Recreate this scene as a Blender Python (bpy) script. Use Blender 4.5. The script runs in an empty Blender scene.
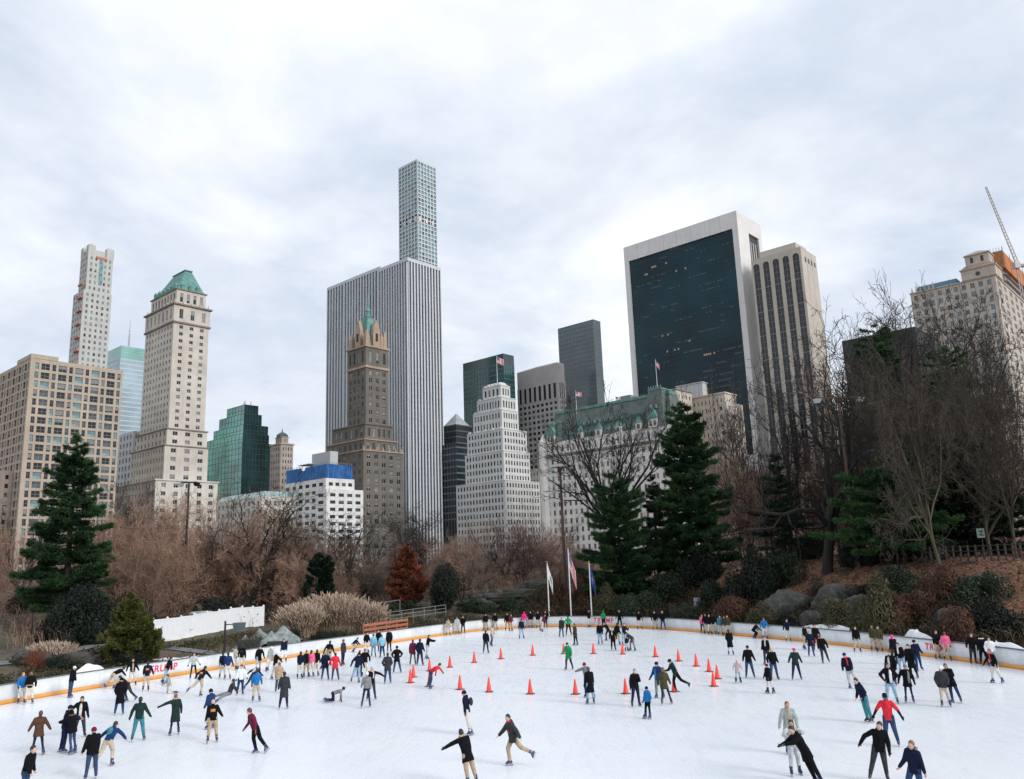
import bpy, math, random
import numpy as np
from mathutils import Vector, Matrix
rnd = random.Random(7)
scene = bpy.context.scene
COL = scene.collection
PI = math.pi
R_ = math.radians

# ---------------------------------------------------------------- camera (survey of the photograph)
W_, H_, FPX, HC = 1024, 779, 825.0, 6.4
_th, _p = math.asin(-.036), math.atan(172 / 825)
_r0, _u0 = np.array([1., 0, 0]), np.array([0, -math.sin(_p), math.cos(_p)])
CF = np.array([0, math.cos(_p), math.sin(_p)])
CR = math.cos(_th) * _r0 + math.sin(_th) * _u0
CU = math.cos(_th) * _u0 - math.sin(_th) * _r0
EYE = np.array([0, 0, HC])
def ray(x, y): return CF + (x - 512) / FPX * CR - (y - 389.5) / FPX * CU
def G(x, y, z=0.):
    d = ray(x, y); return EYE + d * ((z - HC) / d[2])
def at(x, y, Y):
    d = ray(x, y); return EYE + d * (Y / d[1])
def proj(P):
    d = np.asarray(P, float) - EYE; z = d @ CF
    return 512 + FPX * (d @ CR) / z, 389.5 - FPX * (d @ CU) / z

cam = bpy.data.cameras.new('camera'); camo = bpy.data.objects.new('camera', cam); COL.objects.link(camo)
cam.sensor_fit = 'HORIZONTAL'; cam.sensor_width = 36; cam.lens = FPX * 36 / 1024
cam.clip_start = .5; cam.clip_end = 8000
M = Matrix.Identity(4)
for i in range(3):
    M[i][0], M[i][1], M[i][2], M[i][3] = CR[i], CU[i], -CF[i], EYE[i]
camo.matrix_world = M
scene.camera = camo

# ---------------------------------------------------------------- object helpers
def tag(o, label=None, cat=None, group=None, kind=None):
    if label: o['label'] = label
    if cat: o['category'] = cat
    if group: o['group'] = group
    if kind: o['kind'] = kind
    return o
def empty(name, loc=(0, 0, 0), rz=0., label=None, cat=None, group=None):
    o = bpy.data.objects.new(name, None); COL.objects.link(o)
    o.location = loc; o.rotation_euler = (0, 0, rz)
    o.empty_display_size = .3
    return tag(o, label, cat, group)
def link(name, me, parent=None, loc=None):
    o = bpy.data.objects.new(name, me); COL.objects.link(o)
    if parent is not None: o.parent = parent
    if loc is not None: o.location = loc
    return o
def copy_thing(root, loc=None, rz=None, scale=None, label=None):
    c = root.copy(); COL.objects.link(c)
    for ch in root.children:
        d = ch.copy(); COL.objects.link(d); d.parent = c
        for g in ch.children:
            e = g.copy(); COL.objects.link(e); e.parent = d
    if loc is not None: c.location = loc
    if rz is not None: c.rotation_euler = (0, 0, rz)
    if scale is not None: c.scale = scale
    if label: c['label'] = label
    return c
def arr_mesh(name, V, F, mats, mi=None, smooth=False):
    """V (n,3), F list of arrays of equal-size faces [(m,3),(k,4)...]"""
    me = bpy.data.meshes.new(name)
    V = np.ascontiguousarray(V, dtype=np.float32)
    if not isinstance(F, (list, tuple)): F = [F]
    F = [np.asarray(f, dtype=np.int32) for f in F if len(f)]
    loops = np.concatenate([f.ravel() for f in F]); cnt = np.concatenate([np.full(len(f), f.shape[1], np.int32) for f in F])
    me.vertices.add(len(V)); me.vertices.foreach_set('co', V.ravel())
    me.loops.add(len(loops)); me.loops.foreach_set('vertex_index', loops)
    me.polygons.add(len(cnt))
    st = np.zeros(len(cnt), np.int32); st[1:] = np.cumsum(cnt)[:-1]
    me.polygons.foreach_set('loop_start', st); me.polygons.foreach_set('loop_total', cnt)
    if mi is not None: me.polygons.foreach_set('material_index', np.asarray(mi, np.int32))
    if smooth: me.polygons.foreach_set('use_smooth', np.ones(len(cnt), bool))
    for m in (mats if isinstance(mats, (list, tuple)) else [mats]): me.materials.append(m)
    me.update(calc_edges=True); me.validate()
    return me
class MB:
    """collects boxes, tubes and polygons of ONE part"""
    def __init__(s): s.v = []; s.f = []; s.m = []
    def poly(s, pts, m=0):
        b = len(s.v); s.v.extend([tuple(map(float, p)) for p in pts]); s.f.append(tuple(range(b, b + len(pts)))); s.m.append(m)
    def box(s, x0, y0, z0, x1, y1, z1, m=0):
        b = len(s.v)
        s.v += [(x0, y0, z0), (x1, y0, z0), (x1, y1, z0), (x0, y1, z0), (x0, y0, z1), (x1, y0, z1), (x1, y1, z1), (x0, y1, z1)]
        for q in ((0, 3, 2, 1), (4, 5, 6, 7), (0, 1, 5, 4), (1, 2, 6, 5), (2, 3, 7, 6), (3, 0, 4, 7)):
            s.f.append(tuple(b + i for i in q)); s.m.append(m)
    def frus(s, r0, z0, r1, z1, m=0):
        """frustum between rectangle r0=(x0,y0,x1,y1) at z0 and r1 at z1"""
        b = len(s.v)
        for (a, c, d, e), z in ((r0, z0), (r1, z1)):
            s.v += [(a, c, z), (d, c, z), (d, e, z), (a, e, z)]
        for q in ((0, 3, 2, 1), (4, 5, 6, 7), (0, 1, 5, 4), (1, 2, 6, 5), (2, 3, 7, 6), (3, 0, 4, 7)):
            s.f.append(tuple(b + i for i in q)); s.m.append(m)
    def tube(s, p0, p1, r0, r1=None, n=6, m=0):
        r1 = r0 if r1 is None else r1
        p0 = Vector(p0); p1 = Vector(p1); d = (p1 - p0)
        if d.length < 1e-9: return
        d.normalize(); a = d.orthogonal().normalized(); c = d.cross(a); b = len(s.v)
        for p, r in ((p0, r0), (p1, r1)):
            for i in range(n):
                t = 2 * PI * i / n; q = p + a * (r * math.cos(t)) + c * (r * math.sin(t)); s.v.append(tuple(q))
        for i in range(n):
            j = (i + 1) % n; s.f.append((b + i, b + j, b + n + j, b + n + i)); s.m.append(m)
        s.f.append(tuple(b + i for i in reversed(range(n)))); s.m.append(m)
        s.f.append(tuple(b + n + i for i in range(n))); s.m.append(m)
    def lathe(s, prof, n=12, c=(0, 0), m=0):
        b = len(s.v)
        for r, z in prof:
            for i in range(n):
                t = 2 * PI * i / n; s.v.append((c[0] + r * math.cos(t), c[1] + r * math.sin(t), z))
        for k in range(len(prof) - 1):
            for i in range(n):
                j = (i + 1) % n; s.f.append((b + k * n + i, b + k * n + j, b + (k + 1) * n + j, b + (k + 1) * n + i)); s.m.append(m)
        s.f.append(tuple(b + i for i in reversed(range(n)))); s.m.append(m)
        k = (len(prof) - 1) * n
        s.f.append(tuple(b + k + i for i in range(n))); s.m.append(m)
    def mesh(s, name, mats, smooth=False):
        me = bpy.data.meshes.new(name); me.from_pydata(s.v, [], s.f)
        for x in (mats if isinstance(mats, (list, tuple)) else [mats]): me.materials.append(x)
        me.polygons.foreach_set('material_index', s.m)
        if smooth: me.polygons.foreach_set('use_smooth', [True] * len(s.f))
        me.update(); return me
    def build(s, name, mats, parent=None, loc=None, smooth=False):
        return link(name, s.mesh(name, mats, smooth), parent, loc)

# ---------------------------------------------------------------- materials
_mc = {}
def new_mat(name):
    m = bpy.data.materials.new(name); m.use_nodes = True
    nt = m.node_tree; b = nt.nodes['Principled BSDF']; return m, nt, b
def nd(nt, t, **kw):
    n = nt.nodes.new(t)
    for k, v in kw.items():
        if k.startswith('i_'): n.inputs[k[2:].replace('_', ' ')].default_value = v
        else: setattr(n, k, v)
    return n
def mixc(nt, fac, a, b, blend='MIX'):
    n = nt.nodes.new('ShaderNodeMix'); n.data_type = 'RGBA'; n.blend_type = blend
    for s, v in ((n.inputs[0], fac), (n.inputs[6], a), (n.inputs[7], b)):
        if hasattr(v, 'is_linked') or hasattr(v, 'links'): nt.links.new(v, s)
        else: s.default_value = v if isinstance(v, (int, float)) else (*v, 1)[:4]
    return n.outputs[2]
def ramp(nt, src, stops):
    n = nt.nodes.new('ShaderNodeValToRGB'); e = n.color_ramp.elements
    while len(e) < len(stops): e.new(.5)
    for q, (p, c) in zip(e, stops):
        q.position = p; q.color = (*c, 1) if isinstance(c, (tuple, list)) else (c, c, c, 1)
    nt.links.new(src, n.inputs[0]); return n.outputs[0]
def noise(nt, scale, detail=4, rough=.55, coord='Object', stretch=None):
    tc = nt.nodes.new('ShaderNodeTexCoord'); n = nt.nodes.new('ShaderNodeTexNoise')
    n.inputs['Scale'].default_value = scale; n.inputs['Detail'].default_value = detail; n.inputs['Roughness'].default_value = rough
    o = tc.outputs[coord]
    if stretch:
        mp = nt.nodes.new('ShaderNodeMapping'); mp.inputs['Scale'].default_value = stretch; nt.links.new(o, mp.inputs[0]); o = mp.outputs[0]
    nt.links.new(o, n.inputs['Vector']); return n.outputs[0]
def wall_mat(key, c, var=.22, rough=.85, scale=.12):
    """weathered masonry / panel: broad mottling, vertical streaking, grain"""
    if key in _mc: return _mc[key]
    m, nt, b = new_mat(key)
    n1 = noise(nt, scale, 5); n2 = noise(nt, 1.0, 4, .6, 'Object', (1, 1, .05)); n3 = noise(nt, 2.2, 3)
    d = tuple(x * (1 - var) for x in c); l = tuple(min(1, x * (1 + var * .6)) for x in c)
    k = mixc(nt, ramp(nt, n1, [(.3, 0), (.7, 1)]), d, l)
    k2 = mixc(nt, ramp(nt, n2, [(.35, .75), (.6, 1)]), (0, 0, 0), k, 'MULTIPLY') if False else mixc(nt, .3, k, ramp(nt, n2, [(.3, .6), (.65, 1.)]), 'MULTIPLY')
    k3 = mixc(nt, .22, k2, ramp(nt, n3, [(.35, .6), (.65, 1.)]), 'MULTIPLY')
    nt.links.new(k3, b.inputs['Base Color']); b.inputs['Roughness'].default_value = rough
    _mc[key] = m; return m
def glass_mat(key, c, rough=.12, spec=.5, var=.5, scale=.4):
    if key in _mc: return _mc[key]
    m, nt, b = new_mat(key)
    n1 = noise(nt, scale, 2)
    k = mixc(nt, ramp(nt, n1, [(.35, 0), (.65, 1)]), tuple(x * (1 - var) for x in c), tuple(x * (1 + var) for x in c))
    nt.links.new(k, b.inputs['Base Color']); b.inputs['Roughness'].default_value = rough
    b.inputs['Specular IOR Level'].default_value = spec
    _mc[key] = m; return m
def flat_mat(key, c, rough=.6, metal=0., var=.15, scale=3.):
    if key in _mc: return _mc[key]
    m, nt, b = new_mat(key)
    n1 = noise(nt, scale, 4)
    k = mixc(nt, ramp(nt, n1, [(.3, 0), (.7, 1)]), tuple(x * (1 - var) for x in c), tuple(min(1, x * (1 + var)) for x in c))
    nt.links.new(k, b.inputs['Base Color']); b.inputs['Roughness'].default_value = rough; b.inputs['Metallic'].default_value = metal
    _mc[key] = m; return m
def leaf_mat(key, a, c, scale=.5, rough=.6, trans=False):
    """leaves / needles / twigs: each leaf its own shade, with broad clumps"""
    if key in _mc: return _mc[key]
    m, nt, b = new_mat(key)
    g = nt.nodes.new('ShaderNodeNewGeometry')
    n1 = noise(nt, scale, 3)
    k = mixc(nt, ramp(nt, n1, [(.35, 0), (.65, 1)]), a, c)
    k2 = mixc(nt, .7, k, ramp(nt, g.outputs['Random Per Island'], [(0, .35), (1, 1.)]), 'MULTIPLY')
    nt.links.new(k2, b.inputs['Base Color']); b.inputs['Roughness'].default_value = rough
    b.inputs['Specular IOR Level'].default_value = .25
    _mc[key] = m; return m

# ---------------------------------------------------------------- the rink's outline (metres), anticlockwise seen from above is not needed
_B = [(22.6, 700), (110, 686), (143, 680.6), (184, 675.5), (215, 670), (277, 659), (330, 652), (363, 647.6), (404, 641), (445, 635), (477, 630.4), (508, 627.7), (555, 626.7), (588, 626.3), (637, 627), (682, 630.8), (702, 632.4), (743, 636.5), (784, 640), (817, 642.7), (853, 646.8), (886, 651), (923, 656.5), (964, 661.6), (1001, 665.7)]
_pts = [tuple(G(*b)[:2]) for b in _B] + [(26.9, 40), (27.5, 32), (26.8, 23), (22.5, 15.5), (14, 11.6), (0, 10.4), (-14, 11.6), (-24.5, 16), (-30, 25), (-30.6, 34), (-29.3, 41)]
def smooth_loop(P, n):
    P = np.array(P, float)
    for _ in range(2):   # settle survey jitter
        P = .25 * np.roll(P, 1, 0) + .5 * P + .25 * np.roll(P, -1, 0)
    out = []
    N = len(P)
    for i in range(N):
        a, b, c, d = P[i - 1], P[i], P[(i + 1) % N], P[(i + 2) % N]
        for k in range(8):
            t = k / 8; out.append(.5 * ((2 * b) + (c - a) * t + (2 * a - 5 * b + 4 * c - d) * t * t + (3 * b - a - 3 * c + d) * t ** 3))
    Q = np.array(out); S = np.r_[0, np.cumsum(np.linalg.norm(np.diff(np.vstack([Q, Q[:1]]), axis=0), axis=1))]
    Q2 = np.vstack([Q, Q[:1]]); s = np.linspace(0, S[-1], n, endpoint=False)
    return np.c_[np.interp(s, S, Q2[:, 0]), np.interp(s, S, Q2[:, 1])]
RINK = smooth_loop(_pts, 240)
_T = np.roll(RINK, -1, 0) - np.roll(RINK, 1, 0); _T /= np.linalg.norm(_T, axis=1)[:, None]
RN = np.c_[-_T[:, 1], _T[:, 0]]                       # outward normal (the loop runs clockwise)
if ((RINK + RN - RINK.mean(0)) ** 2).sum() < ((RINK - RINK.mean(0)) ** 2).sum(): RN = -RN
def sdist(X, Y):
    X = np.atleast_1d(np.asarray(X, float)).ravel(); Y = np.atleast_1d(np.asarray(Y, float)).ravel()
    out = np.empty(len(X))
    A = RINK; Bn = np.roll(RINK, -1, 0)
    for i in range(0, len(X), 4000):
        x = X[i:i + 4000, None]; y = Y[i:i + 4000, None]
        d = np.sqrt(((x - A[None, :, 0]) ** 2 + (y - A[None, :, 1]) ** 2).min(1))
        c = ((A[None, :, 1] > y) != (Bn[None, :, 1] > y)) & (x < (Bn[None, :, 0] - A[None, :, 0]) * (y - A[None, :, 1]) / (Bn[None, :, 1] - A[None, :, 1] + 1e-12) + A[None, :, 0])
        out[i:i + 4000] = np.where(c.sum(1) % 2 == 1, -d, d)
    return out
def sst(a, b, x):
    t = np.clip((x - a) / (b - a), 0, 1); return t * t * (3 - 2 * t)
def lump(X, Y, s, seed=0):
    return (np.sin(X / s + 1.3 + seed) * np.cos(Y / s * 1.13 + .4 * seed) + .5 * np.sin(X / s * 2.3 + Y / s * 1.7 + seed * 2)) / 1.5
def T(X, Y):
    X = np.atleast_1d(np.asarray(X, float)).ravel(); Y = np.atleast_1d(np.asarray(Y, float)).ravel()
    s = sdist(X, Y); az = np.arctan2(X, np.maximum(Y, 1.))
    right = sst(.1, .3, az) ; cen = sst(-.2, 0, az) * (1 - right); left = 1 - right - cen
    hr = .5 + 4.9 * sst(.5, 15, s) + 1.2 * sst(15, 70, s)
    hcn = .5 + 2.7 * sst(1, 24, s) + 1.9 * sst(24, 90, s)
    hl = .5 + .5 * sst(1, 12, s) + 2.0 * sst(14, 45, s) + 2.0 * sst(45, 130, s)
    h = hr * right + hcn * cen + hl * left
    h += (lump(X, Y, 5.) * .22 + lump(X, Y, 1.9, 3) * .08) * sst(1, 8, s) + lump(X, Y, 40, 5) * .5 * sst(40, 90, s)
    h = np.where(Y < 12, .5 + 0 * h, h)
    far = sst(250, 320, np.hypot(X, Y)); h = h * (1 - far) + 3.0 * far
    return np.where(s < 1.0, -.4, h)
def Tz(x, y): return float(T(x, y)[0])
# ================================================================ GROUND, ICE, BOARDS
def axis(lo, hi, step, far):
    a = list(np.arange(lo, hi + .01, step)); g = step
    x = hi
    while x < far: g *= 1.35; x += g; a.append(x)
    x = lo; g = step; pre = []
    while x > -far: g *= 1.35; x -= g; pre.append(x)
    return np.array(pre[::-1] + a)
gx = axis(-72, 72, .8, 3500); gy = axis(-20, 135, .8, 3500)
XX, YY = np.meshgrid(gx, gy); ZZ = T(XX, YY)
V = np.c_[XX.ravel(), YY.ravel(), ZZ]
nx, ny = len(gx), len(gy)
ii = (np.arange(ny - 1)[:, None] * nx + np.arange(nx - 1)[None, :]).ravel()
Fq = np.c_[ii, ii + 1, ii + nx + 1, ii + nx]
gm, nt, b = new_mat('ground_soil')
big = noise(nt, .09, 4); med = noise(nt, .7, 5); fine = noise(nt, 6., 4)
soil = mixc(nt, ramp(nt, med, [(.35, 0), (.65, 1)]), (.045, .034, .026), (.12, .085, .058))
tc = nt.nodes.new('ShaderNodeTexCoord'); sep = nt.nodes.new('ShaderNodeSeparateXYZ'); nt.links.new(tc.outputs['Object'], sep.inputs[0])
mr = nt.nodes.new('ShaderNodeMapRange'); mr.inputs[1].default_value = 6; mr.inputs[2].default_value = 22; nt.links.new(sep.outputs[0], mr.inputs[0])
leafy = mixc(nt, ramp(nt, fine, [(.35, 0), (.6, 1)]), (.10, .045, .025), (.30, .15, .08))
c1 = mixc(nt, ramp(nt, med, [(.38, 0), (.52, 1)]), soil, leafy)
c1 = mixc(nt, mr.outputs[0], soil, c1)
ml = nt.nodes.new('ShaderNodeMapRange'); ml.inputs[1].default_value = 4; ml.inputs[2].default_value = -6; nt.links.new(sep.outputs[0], ml.inputs[0])
grass = mixc(nt, ramp(nt, med, [(.35, 0), (.65, 1)]), (.06, .065, .028), (.14, .105, .06))
gf = nt.nodes.new('ShaderNodeMath'); gf.operation = 'MULTIPLY'; nt.links.new(ramp(nt, big, [(.42, 0), (.55, 1)]), gf.inputs[0]); nt.links.new(ml.outputs[0], gf.inputs[1])
c2 = mixc(nt, gf.outputs[0], c1, grass)
c3 = mixc(nt, .6, c2, ramp(nt, fine, [(.3, .45), (.7, 1.)]), 'MULTIPLY')
nt.links.new(c3, b.inputs['Base Color']); b.inputs['Roughness'].default_value = .95
bp = nt.nodes.new('ShaderNodeBump'); bp.inputs['Strength'].default_value = .6; bp.inputs['Distance'].default_value = .12; nt.links.new(fine, bp.inputs['Height']); nt.links.new(bp.outputs[0], b.inputs['Normal'])
tag(link('ground', arr_mesh('ground', V, [Fq], gm, smooth=True)), kind='structure')

im, nt, b = new_mat('rink_ice')
n1 = noise(nt, .12, 5); n2 = noise(nt, 2.5, 5, .7, 'Object', (1, .18, 1)); n3 = noise(nt, 9, 3)
k = mixc(nt, ramp(nt, n1, [(.3, 0), (.7, 1)]), (.80, .855, .92), (.86, .885, .92))
wv = nt.nodes.new('ShaderNodeTexVoronoi'); wv.feature = 'DISTANCE_TO_EDGE'; wv.inputs['Scale'].default_value = .9
tcv = nt.nodes.new('ShaderNodeTexCoord'); mpv = nt.nodes.new('ShaderNodeMapping'); mpv.inputs['Scale'].default_value = (1, .35, 1)
dsn = nt.nodes.new('ShaderNodeTexNoise'); dsn.inputs['Scale'].default_value = .5; nt.links.new(tcv.outputs['Object'], dsn.inputs['Vector'])
vad = nt.nodes.new('ShaderNodeVectorMath'); vad.operation = 'MULTIPLY_ADD'; vad.inputs[1].default_value = (6, 6, 0); nt.links.new(dsn.outputs['Color'], vad.inputs[0]); nt.links.new(tcv.outputs['Object'], vad.inputs[2]); nt.links.new(vad.outputs[0], mpv.inputs[0]); nt.links.new(mpv.outputs[0], wv.inputs['Vector'])
cuts = ramp(nt, wv.outputs['Distance'], [(.0, .92), (.012, 1.)])
k = mixc(nt, .7, k, cuts, 'MULTIPLY')
n4 = noise(nt, .35, 6, .65); k = mixc(nt, .6, k, ramp(nt, n4, [(.3, .93), (.55, 1.)]), 'MULTIPLY')
k = mixc(nt, .7, k, ramp(nt, n2, [(.36, .93), (.48, 1.)]), 'MULTIPLY')
nt.links.new(k, b.inputs['Base Color']); b.inputs['Roughness'].default_value = .32; b.inputs['Specular IOR Level'].default_value = .35
nt.links.new(ramp(nt, n2, [(.3, .34), (.7, .22)]), b.inputs['Roughness'])
bp = nt.nodes.new('ShaderNodeBump'); bp.inputs['Strength'].default_value = .12; bp.inputs['Distance'].default_value = .02; nt.links.new(n3, bp.inputs['Height']); nt.links.new(bp.outputs[0], b.inputs['Normal'])
N = len(RINK); c0 = RINK.mean(0)
Vi = [np.r_[c0, 0]]; rings = [.35, .7, 1.]
for q in rings: Vi += [np.r_[c0 + (p - c0) * q, 0] for p in RINK]
Fi = [(0, 1 + i, 1 + (i + 1) % N) for i in range(N)]
Fj = [(1 + k * N + i, 1 + (k + 1) * N + i, 1 + (k + 1) * N + (i + 1) % N, 1 + k * N + (i + 1) % N) for k in range(2) for i in range(N)]
o = tag(link('ice', arr_mesh('ice', np.array(Vi), [Fi, Fj], im)), kind='structure')

white_board = wall_mat('board_white', (.74, .76, .78), .1, .4, .8)
board_orange = flat_mat('board_orange', (.72, .33, .07), .45, 0, .08, 2)
board_cap = flat_mat('board_cap', (.12, .13, .14), .6)
board_post = flat_mat('board_seam', (.55, .57, .6), .5)  # grey of the seams between barrier panels
bo = empty('rink_barrier', (float(RINK[0][0]), float(RINK[0][1]), 0), 0, 'low white rink barrier with an amber kick strip curving round the ice', 'barrier')
def loop_band(name, d0, d1, z0, z1, m):
    P0 = RINK + RN * d0; P1 = RINK + RN * d1
    V = np.vstack([np.c_[P0, np.full(N, z0)], np.c_[P1, np.full(N, z0)], np.c_[P1, np.full(N, z1)], np.c_[P0, np.full(N, z1)]]) - [bo.location.x, bo.location.y, 0]
    F = []
    for i in range(N):
        j = (i + 1) % N
        for a in range(4):
            c = (a + 1) % 4; F.append((a * N + i, a * N + j, c * N + j, c * N + i))
    return link(name, arr_mesh(name, V, [F], m), bo)
loop_band('board_panel', 0, .10, -.05, .98, white_board)
loop_band('kick_strip', -.025, .0, .004, .21, board_orange)
loop_band('cap_rail', -.02, .16, .983, 1.03, board_cap)
pm = bpy.data.objects['board_panel'].data; pm.materials.append(board_post)
import bmesh
bm = bmesh.new(); bm.from_mesh(pm)
for i in range(0, N, 3):      # seams between panels are part of the panels' own mesh
    p = RINK[i] - [bo.location.x, bo.location.y]; n = RN[i]; t = np.array([-n[1], n[0]]); a = p - n * .004
    q = [(a - t * .012), (a + t * .012)]
    f = bm.faces.new([bm.verts.new((*c, z)) for c, z in ((q[0], .212), (q[1], .212), (q[1], .98), (q[0], .98))]); f.material_index = 1
bm.to_mesh(pm); bm.free()
letter_red = flat_mat('letter_red', (.70, .03, .09), .5)
def lettering(text, px, py, hgt):
    """red advertising letters lying on the inner face of the barrier"""
    p = G(px, py)[:2]; i = int(((RINK - p) ** 2).sum(1).argmin()); n = RN[i]; pos = RINK[i] - n * .012
    cu = bpy.data.curves.new('lettering', 'FONT'); cu.body = text; cu.size = hgt * 1.4; cu.align_x = 'CENTER'; cu.offset = .014; cu.shear = .12; cu.space_character = 1.12
    tmp = bpy.data.objects.new('tmp', cu); COL.objects.link(tmp)
    me = bpy.data.meshes.new_from_object(tmp.evaluated_get(bpy.context.evaluated_depsgraph_get())); bpy.data.objects.remove(tmp)
    me.materials.clear(); me.materials.append(letter_red)
    if not len(me.vertices): return
    x = Vector((n[1], -n[0], 0)); z = Vector((0, 0, 1)); y = -Vector((n[0], n[1], 0))   # faces the ice
    x = z.cross(y) * -1 if False else z.cross(Vector((-n[0], -n[1], 0))).normalized() * 1
    m = Matrix.Identity(4)
    for r in range(3): m[r][0] = x[r]; m[r][1] = z[r]; m[r][2] = -n[r] if r < 2 else 0; m[r][3] = (pos[0], pos[1], .42)[r]
    # bend the letters along the curve of the barrier
    co = []
    acc = np.linalg.norm(np.roll(RINK, -1, 0) - RINK, axis=1).mean()
    for v in me.vertices:
        u = v.co.x / acc; s = 1 if (RINK[(i + 1) % N] - RINK[i]) @ np.array([x[0], x[1]]) > 0 else -1
        k = i + s * u; k0 = int(math.floor(k)); fr = k - k0
        q = RINK[k0 % N] * (1 - fr) + RINK[(k0 + 1) % N] * fr; nn = RN[k0 % N] * (1 - fr) + RN[(k0 + 1) % N] * fr
        w = q - nn * .012; v.co = (w[0] - bo.location.x, w[1] - bo.location.y, .42 + v.co.y)
    link('lettering', me, bo)
lettering('TRUMP', 157, 678, .42)
lettering('TRUMP', 606, 627, .46)
lettering('TRUMP', 933, 658, .38)

def strip(name, pts, w, m, lift, kind='structure', n=60):
    """a path laid on the terrain"""
    P = np.array(pts, float); S = np.r_[0, np.cumsum(np.linalg.norm(np.diff(P, axis=0), axis=1))]; s = np.linspace(0, S[-1], n)
    C = np.c_[np.interp(s, S, P[:, 0]), np.interp(s, S, P[:, 1])]
    for _ in range(6): C[1:-1] = .25 * C[:-2] + .5 * C[1:-1] + .25 * C[2:]
    t = np.gradient(C, axis=0); t /= np.linalg.norm(t, axis=1)[:, None]; nn = np.c_[-t[:, 1], t[:, 0]]
    cols = 7; V = []
    for k in range(cols):
        q = C + nn * (w * (k / (cols - 1) - .5)); V.append(np.c_[q, T(q[:, 0], q[:, 1]) + lift])
    V = np.vstack(V); F = [(k * n + i, k * n + i + 1, (k + 1) * n + i + 1, (k + 1) * n + i) for k in range(cols - 1) for i in range(n - 1)]
    return tag(link(name, arr_mesh(name, V, [F], m, smooth=True)), kind=kind)
asph = flat_mat('path_asphalt', (.15, .15, .155), .9, 0, .2, .8)
dirtp = flat_mat('path_dirt', (.20, .125, .085), .95, 0, .25, .6)
def GT(px, py, z0=None):
    """where the sight line through a picture point first meets the terrain outside the barrier"""
    d = ray(px, py); d = d / math.hypot(d[0], d[1]); t = np.arange(20, 190, .2); P = EYE + d * t[:, None]
    s = sdist(P[:, 0], P[:, 1]); z = T(P[:, 0], P[:, 1]); ok = np.where((s > 1.15) & (P[:, 1] > 20))[0]
    hit = [i for i in ok if P[i, 2] <= z[i]]
    i = hit[0] if hit else ok[-1]
    return np.array([P[i, 0], P[i, 1], z[i]])
def ptl(L, z=1.): return [tuple(GT(x, y)[:2]) for x, y in L]
strip('path', ptl([(-60, 676), (20, 662), (70, 652), (120, 642), (180, 650), (235, 655), (300, 650)]), 1.5, asph, .06)
strip('path', ptl([(-40, 618), (20, 612), (45, 604), (120, 600), (230, 598)], 2.), 2.4, asph, .07)
strip('footpath', [(20, 90), (30, 78), (42, 66), (60, 55)], 3., dirtp, .07)

# snow scraped off the ice
snow_m, nt, b = new_mat('snow_pile')
n1 = noise(nt, 3., 5); nt.links.new(ramp(nt, n1, [(.3, (.68, .72, .77)), (.6, (.88, .9, .93))]), b.inputs['Base Color']); b.inputs['Roughness'].default_value = .7
bp = nt.nodes.new('ShaderNodeBump'); bp.inputs['Distance'].default_value = .1; nt.links.new(n1, bp.inputs['Height']); nt.links.new(bp.outputs[0], b.inputs['Normal'])
def heap(name, x, y, z0, lx, ly, h, ang, m, label, cat, seed, group=None, rough=.25, kind=None, nn=26, sharp=1.4):
    """a closed mound: domed top with noisy outline on a base below the ground"""
    V = [(0, 0, h)]; F = []; na = nn * 2; nr = nn
    for k in range(1, nr + 1):
        r = k / nr
        for i in range(na):
            a = 2 * PI * i / na
            w = 1 + .16 * math.sin(3 * a + seed) + .1 * math.sin(5 * a + 2 * seed)
            px, py = r * lx * w * math.cos(a), r * ly * w * math.sin(a)
            z = h * (1 - r ** sharp) * (1 + rough * math.sin(px * 2.1 / max(lx, .4) * 2 + seed) * math.cos(py * 3.3 / max(ly, .4) + seed * 1.7)) + rough * .22 * h * math.sin(px * 6.1 + seed) * math.sin(py * 5.3 + px * 2) * (1 - r)
            V.append((px, py, max(z, -.4) if k < nr else -.5))
    for i in range(na): F.append((0, 1 + i, 1 + (i + 1) % na))
    Fq = [(1 + k * na + i, 1 + (k + 1) * na + i, 1 + (k + 1) * na + (i + 1) % na, 1 + k * na + (i + 1) % na) for k in range(nr - 1) for i in range(na)]
    o = link(name, arr_mesh(name, np.array(V), [F, Fq], m, smooth=True)); o.location = (x, y, z0); o.rotation_euler = (0, 0, ang)
    return tag(o, label, cat, group, kind)
def rink_dir(px, py, off):
    p = G(px, py)[:2]; i = int(((RINK - p) ** 2).sum(1).argmin()); q = RINK[i] + RN[i] * off; return q[0], q[1], math.atan2(RN[i][0], -RN[i][1])
x, y, a = rink_dir(100, 687, 1.05); heap('snow_pile', x, y, .5, 1.25, .6, .85, a, snow_m, 'pointed heap of scraped snow behind the barrier beside the golden conifer', 'snow pile', 1.)
x, y, a = rink_dir(907, 653, 1.0); heap('snow_pile', x, y, .5, 1.7, .65, .95, a, snow_m, 'broad heap of scraped snow behind the barrier below the rocky bank', 'snow pile', 2.4)
x, y, a = rink_dir(823, 643, 1.0); heap('snow_pile', x, y, .5, 4.6, .7, .78, a, snow_m, 'long low ridge of snow lying along the barrier under the boulders', 'snow pile', 3.3)
x, y, a = rink_dir(985, 663, 1.0); heap('snow_pile', x, y, .5, 2.2, .65, .72, a, snow_m, 'small low drift of snow by the barrier near the rust leaf litter', 'snow pile', 4.1)
for (px, py, lx, ly, lab) in ((205, 657, 2.2, .5, 'thin patch of old snow beside the grey path under the white fence'), (52, 655, 1.2, .4, 'thin patch of old snow by the dry grass tuft'), (165, 660, 1.6, .4, 'thin patch of old snow next to the golden conifer')):
    p = GT(px, py); heap('snow_patch', p[0], p[1], p[2] + .02, lx, ly, .1, .2, snow_m, lab, 'snow patch', px * .1)
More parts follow.
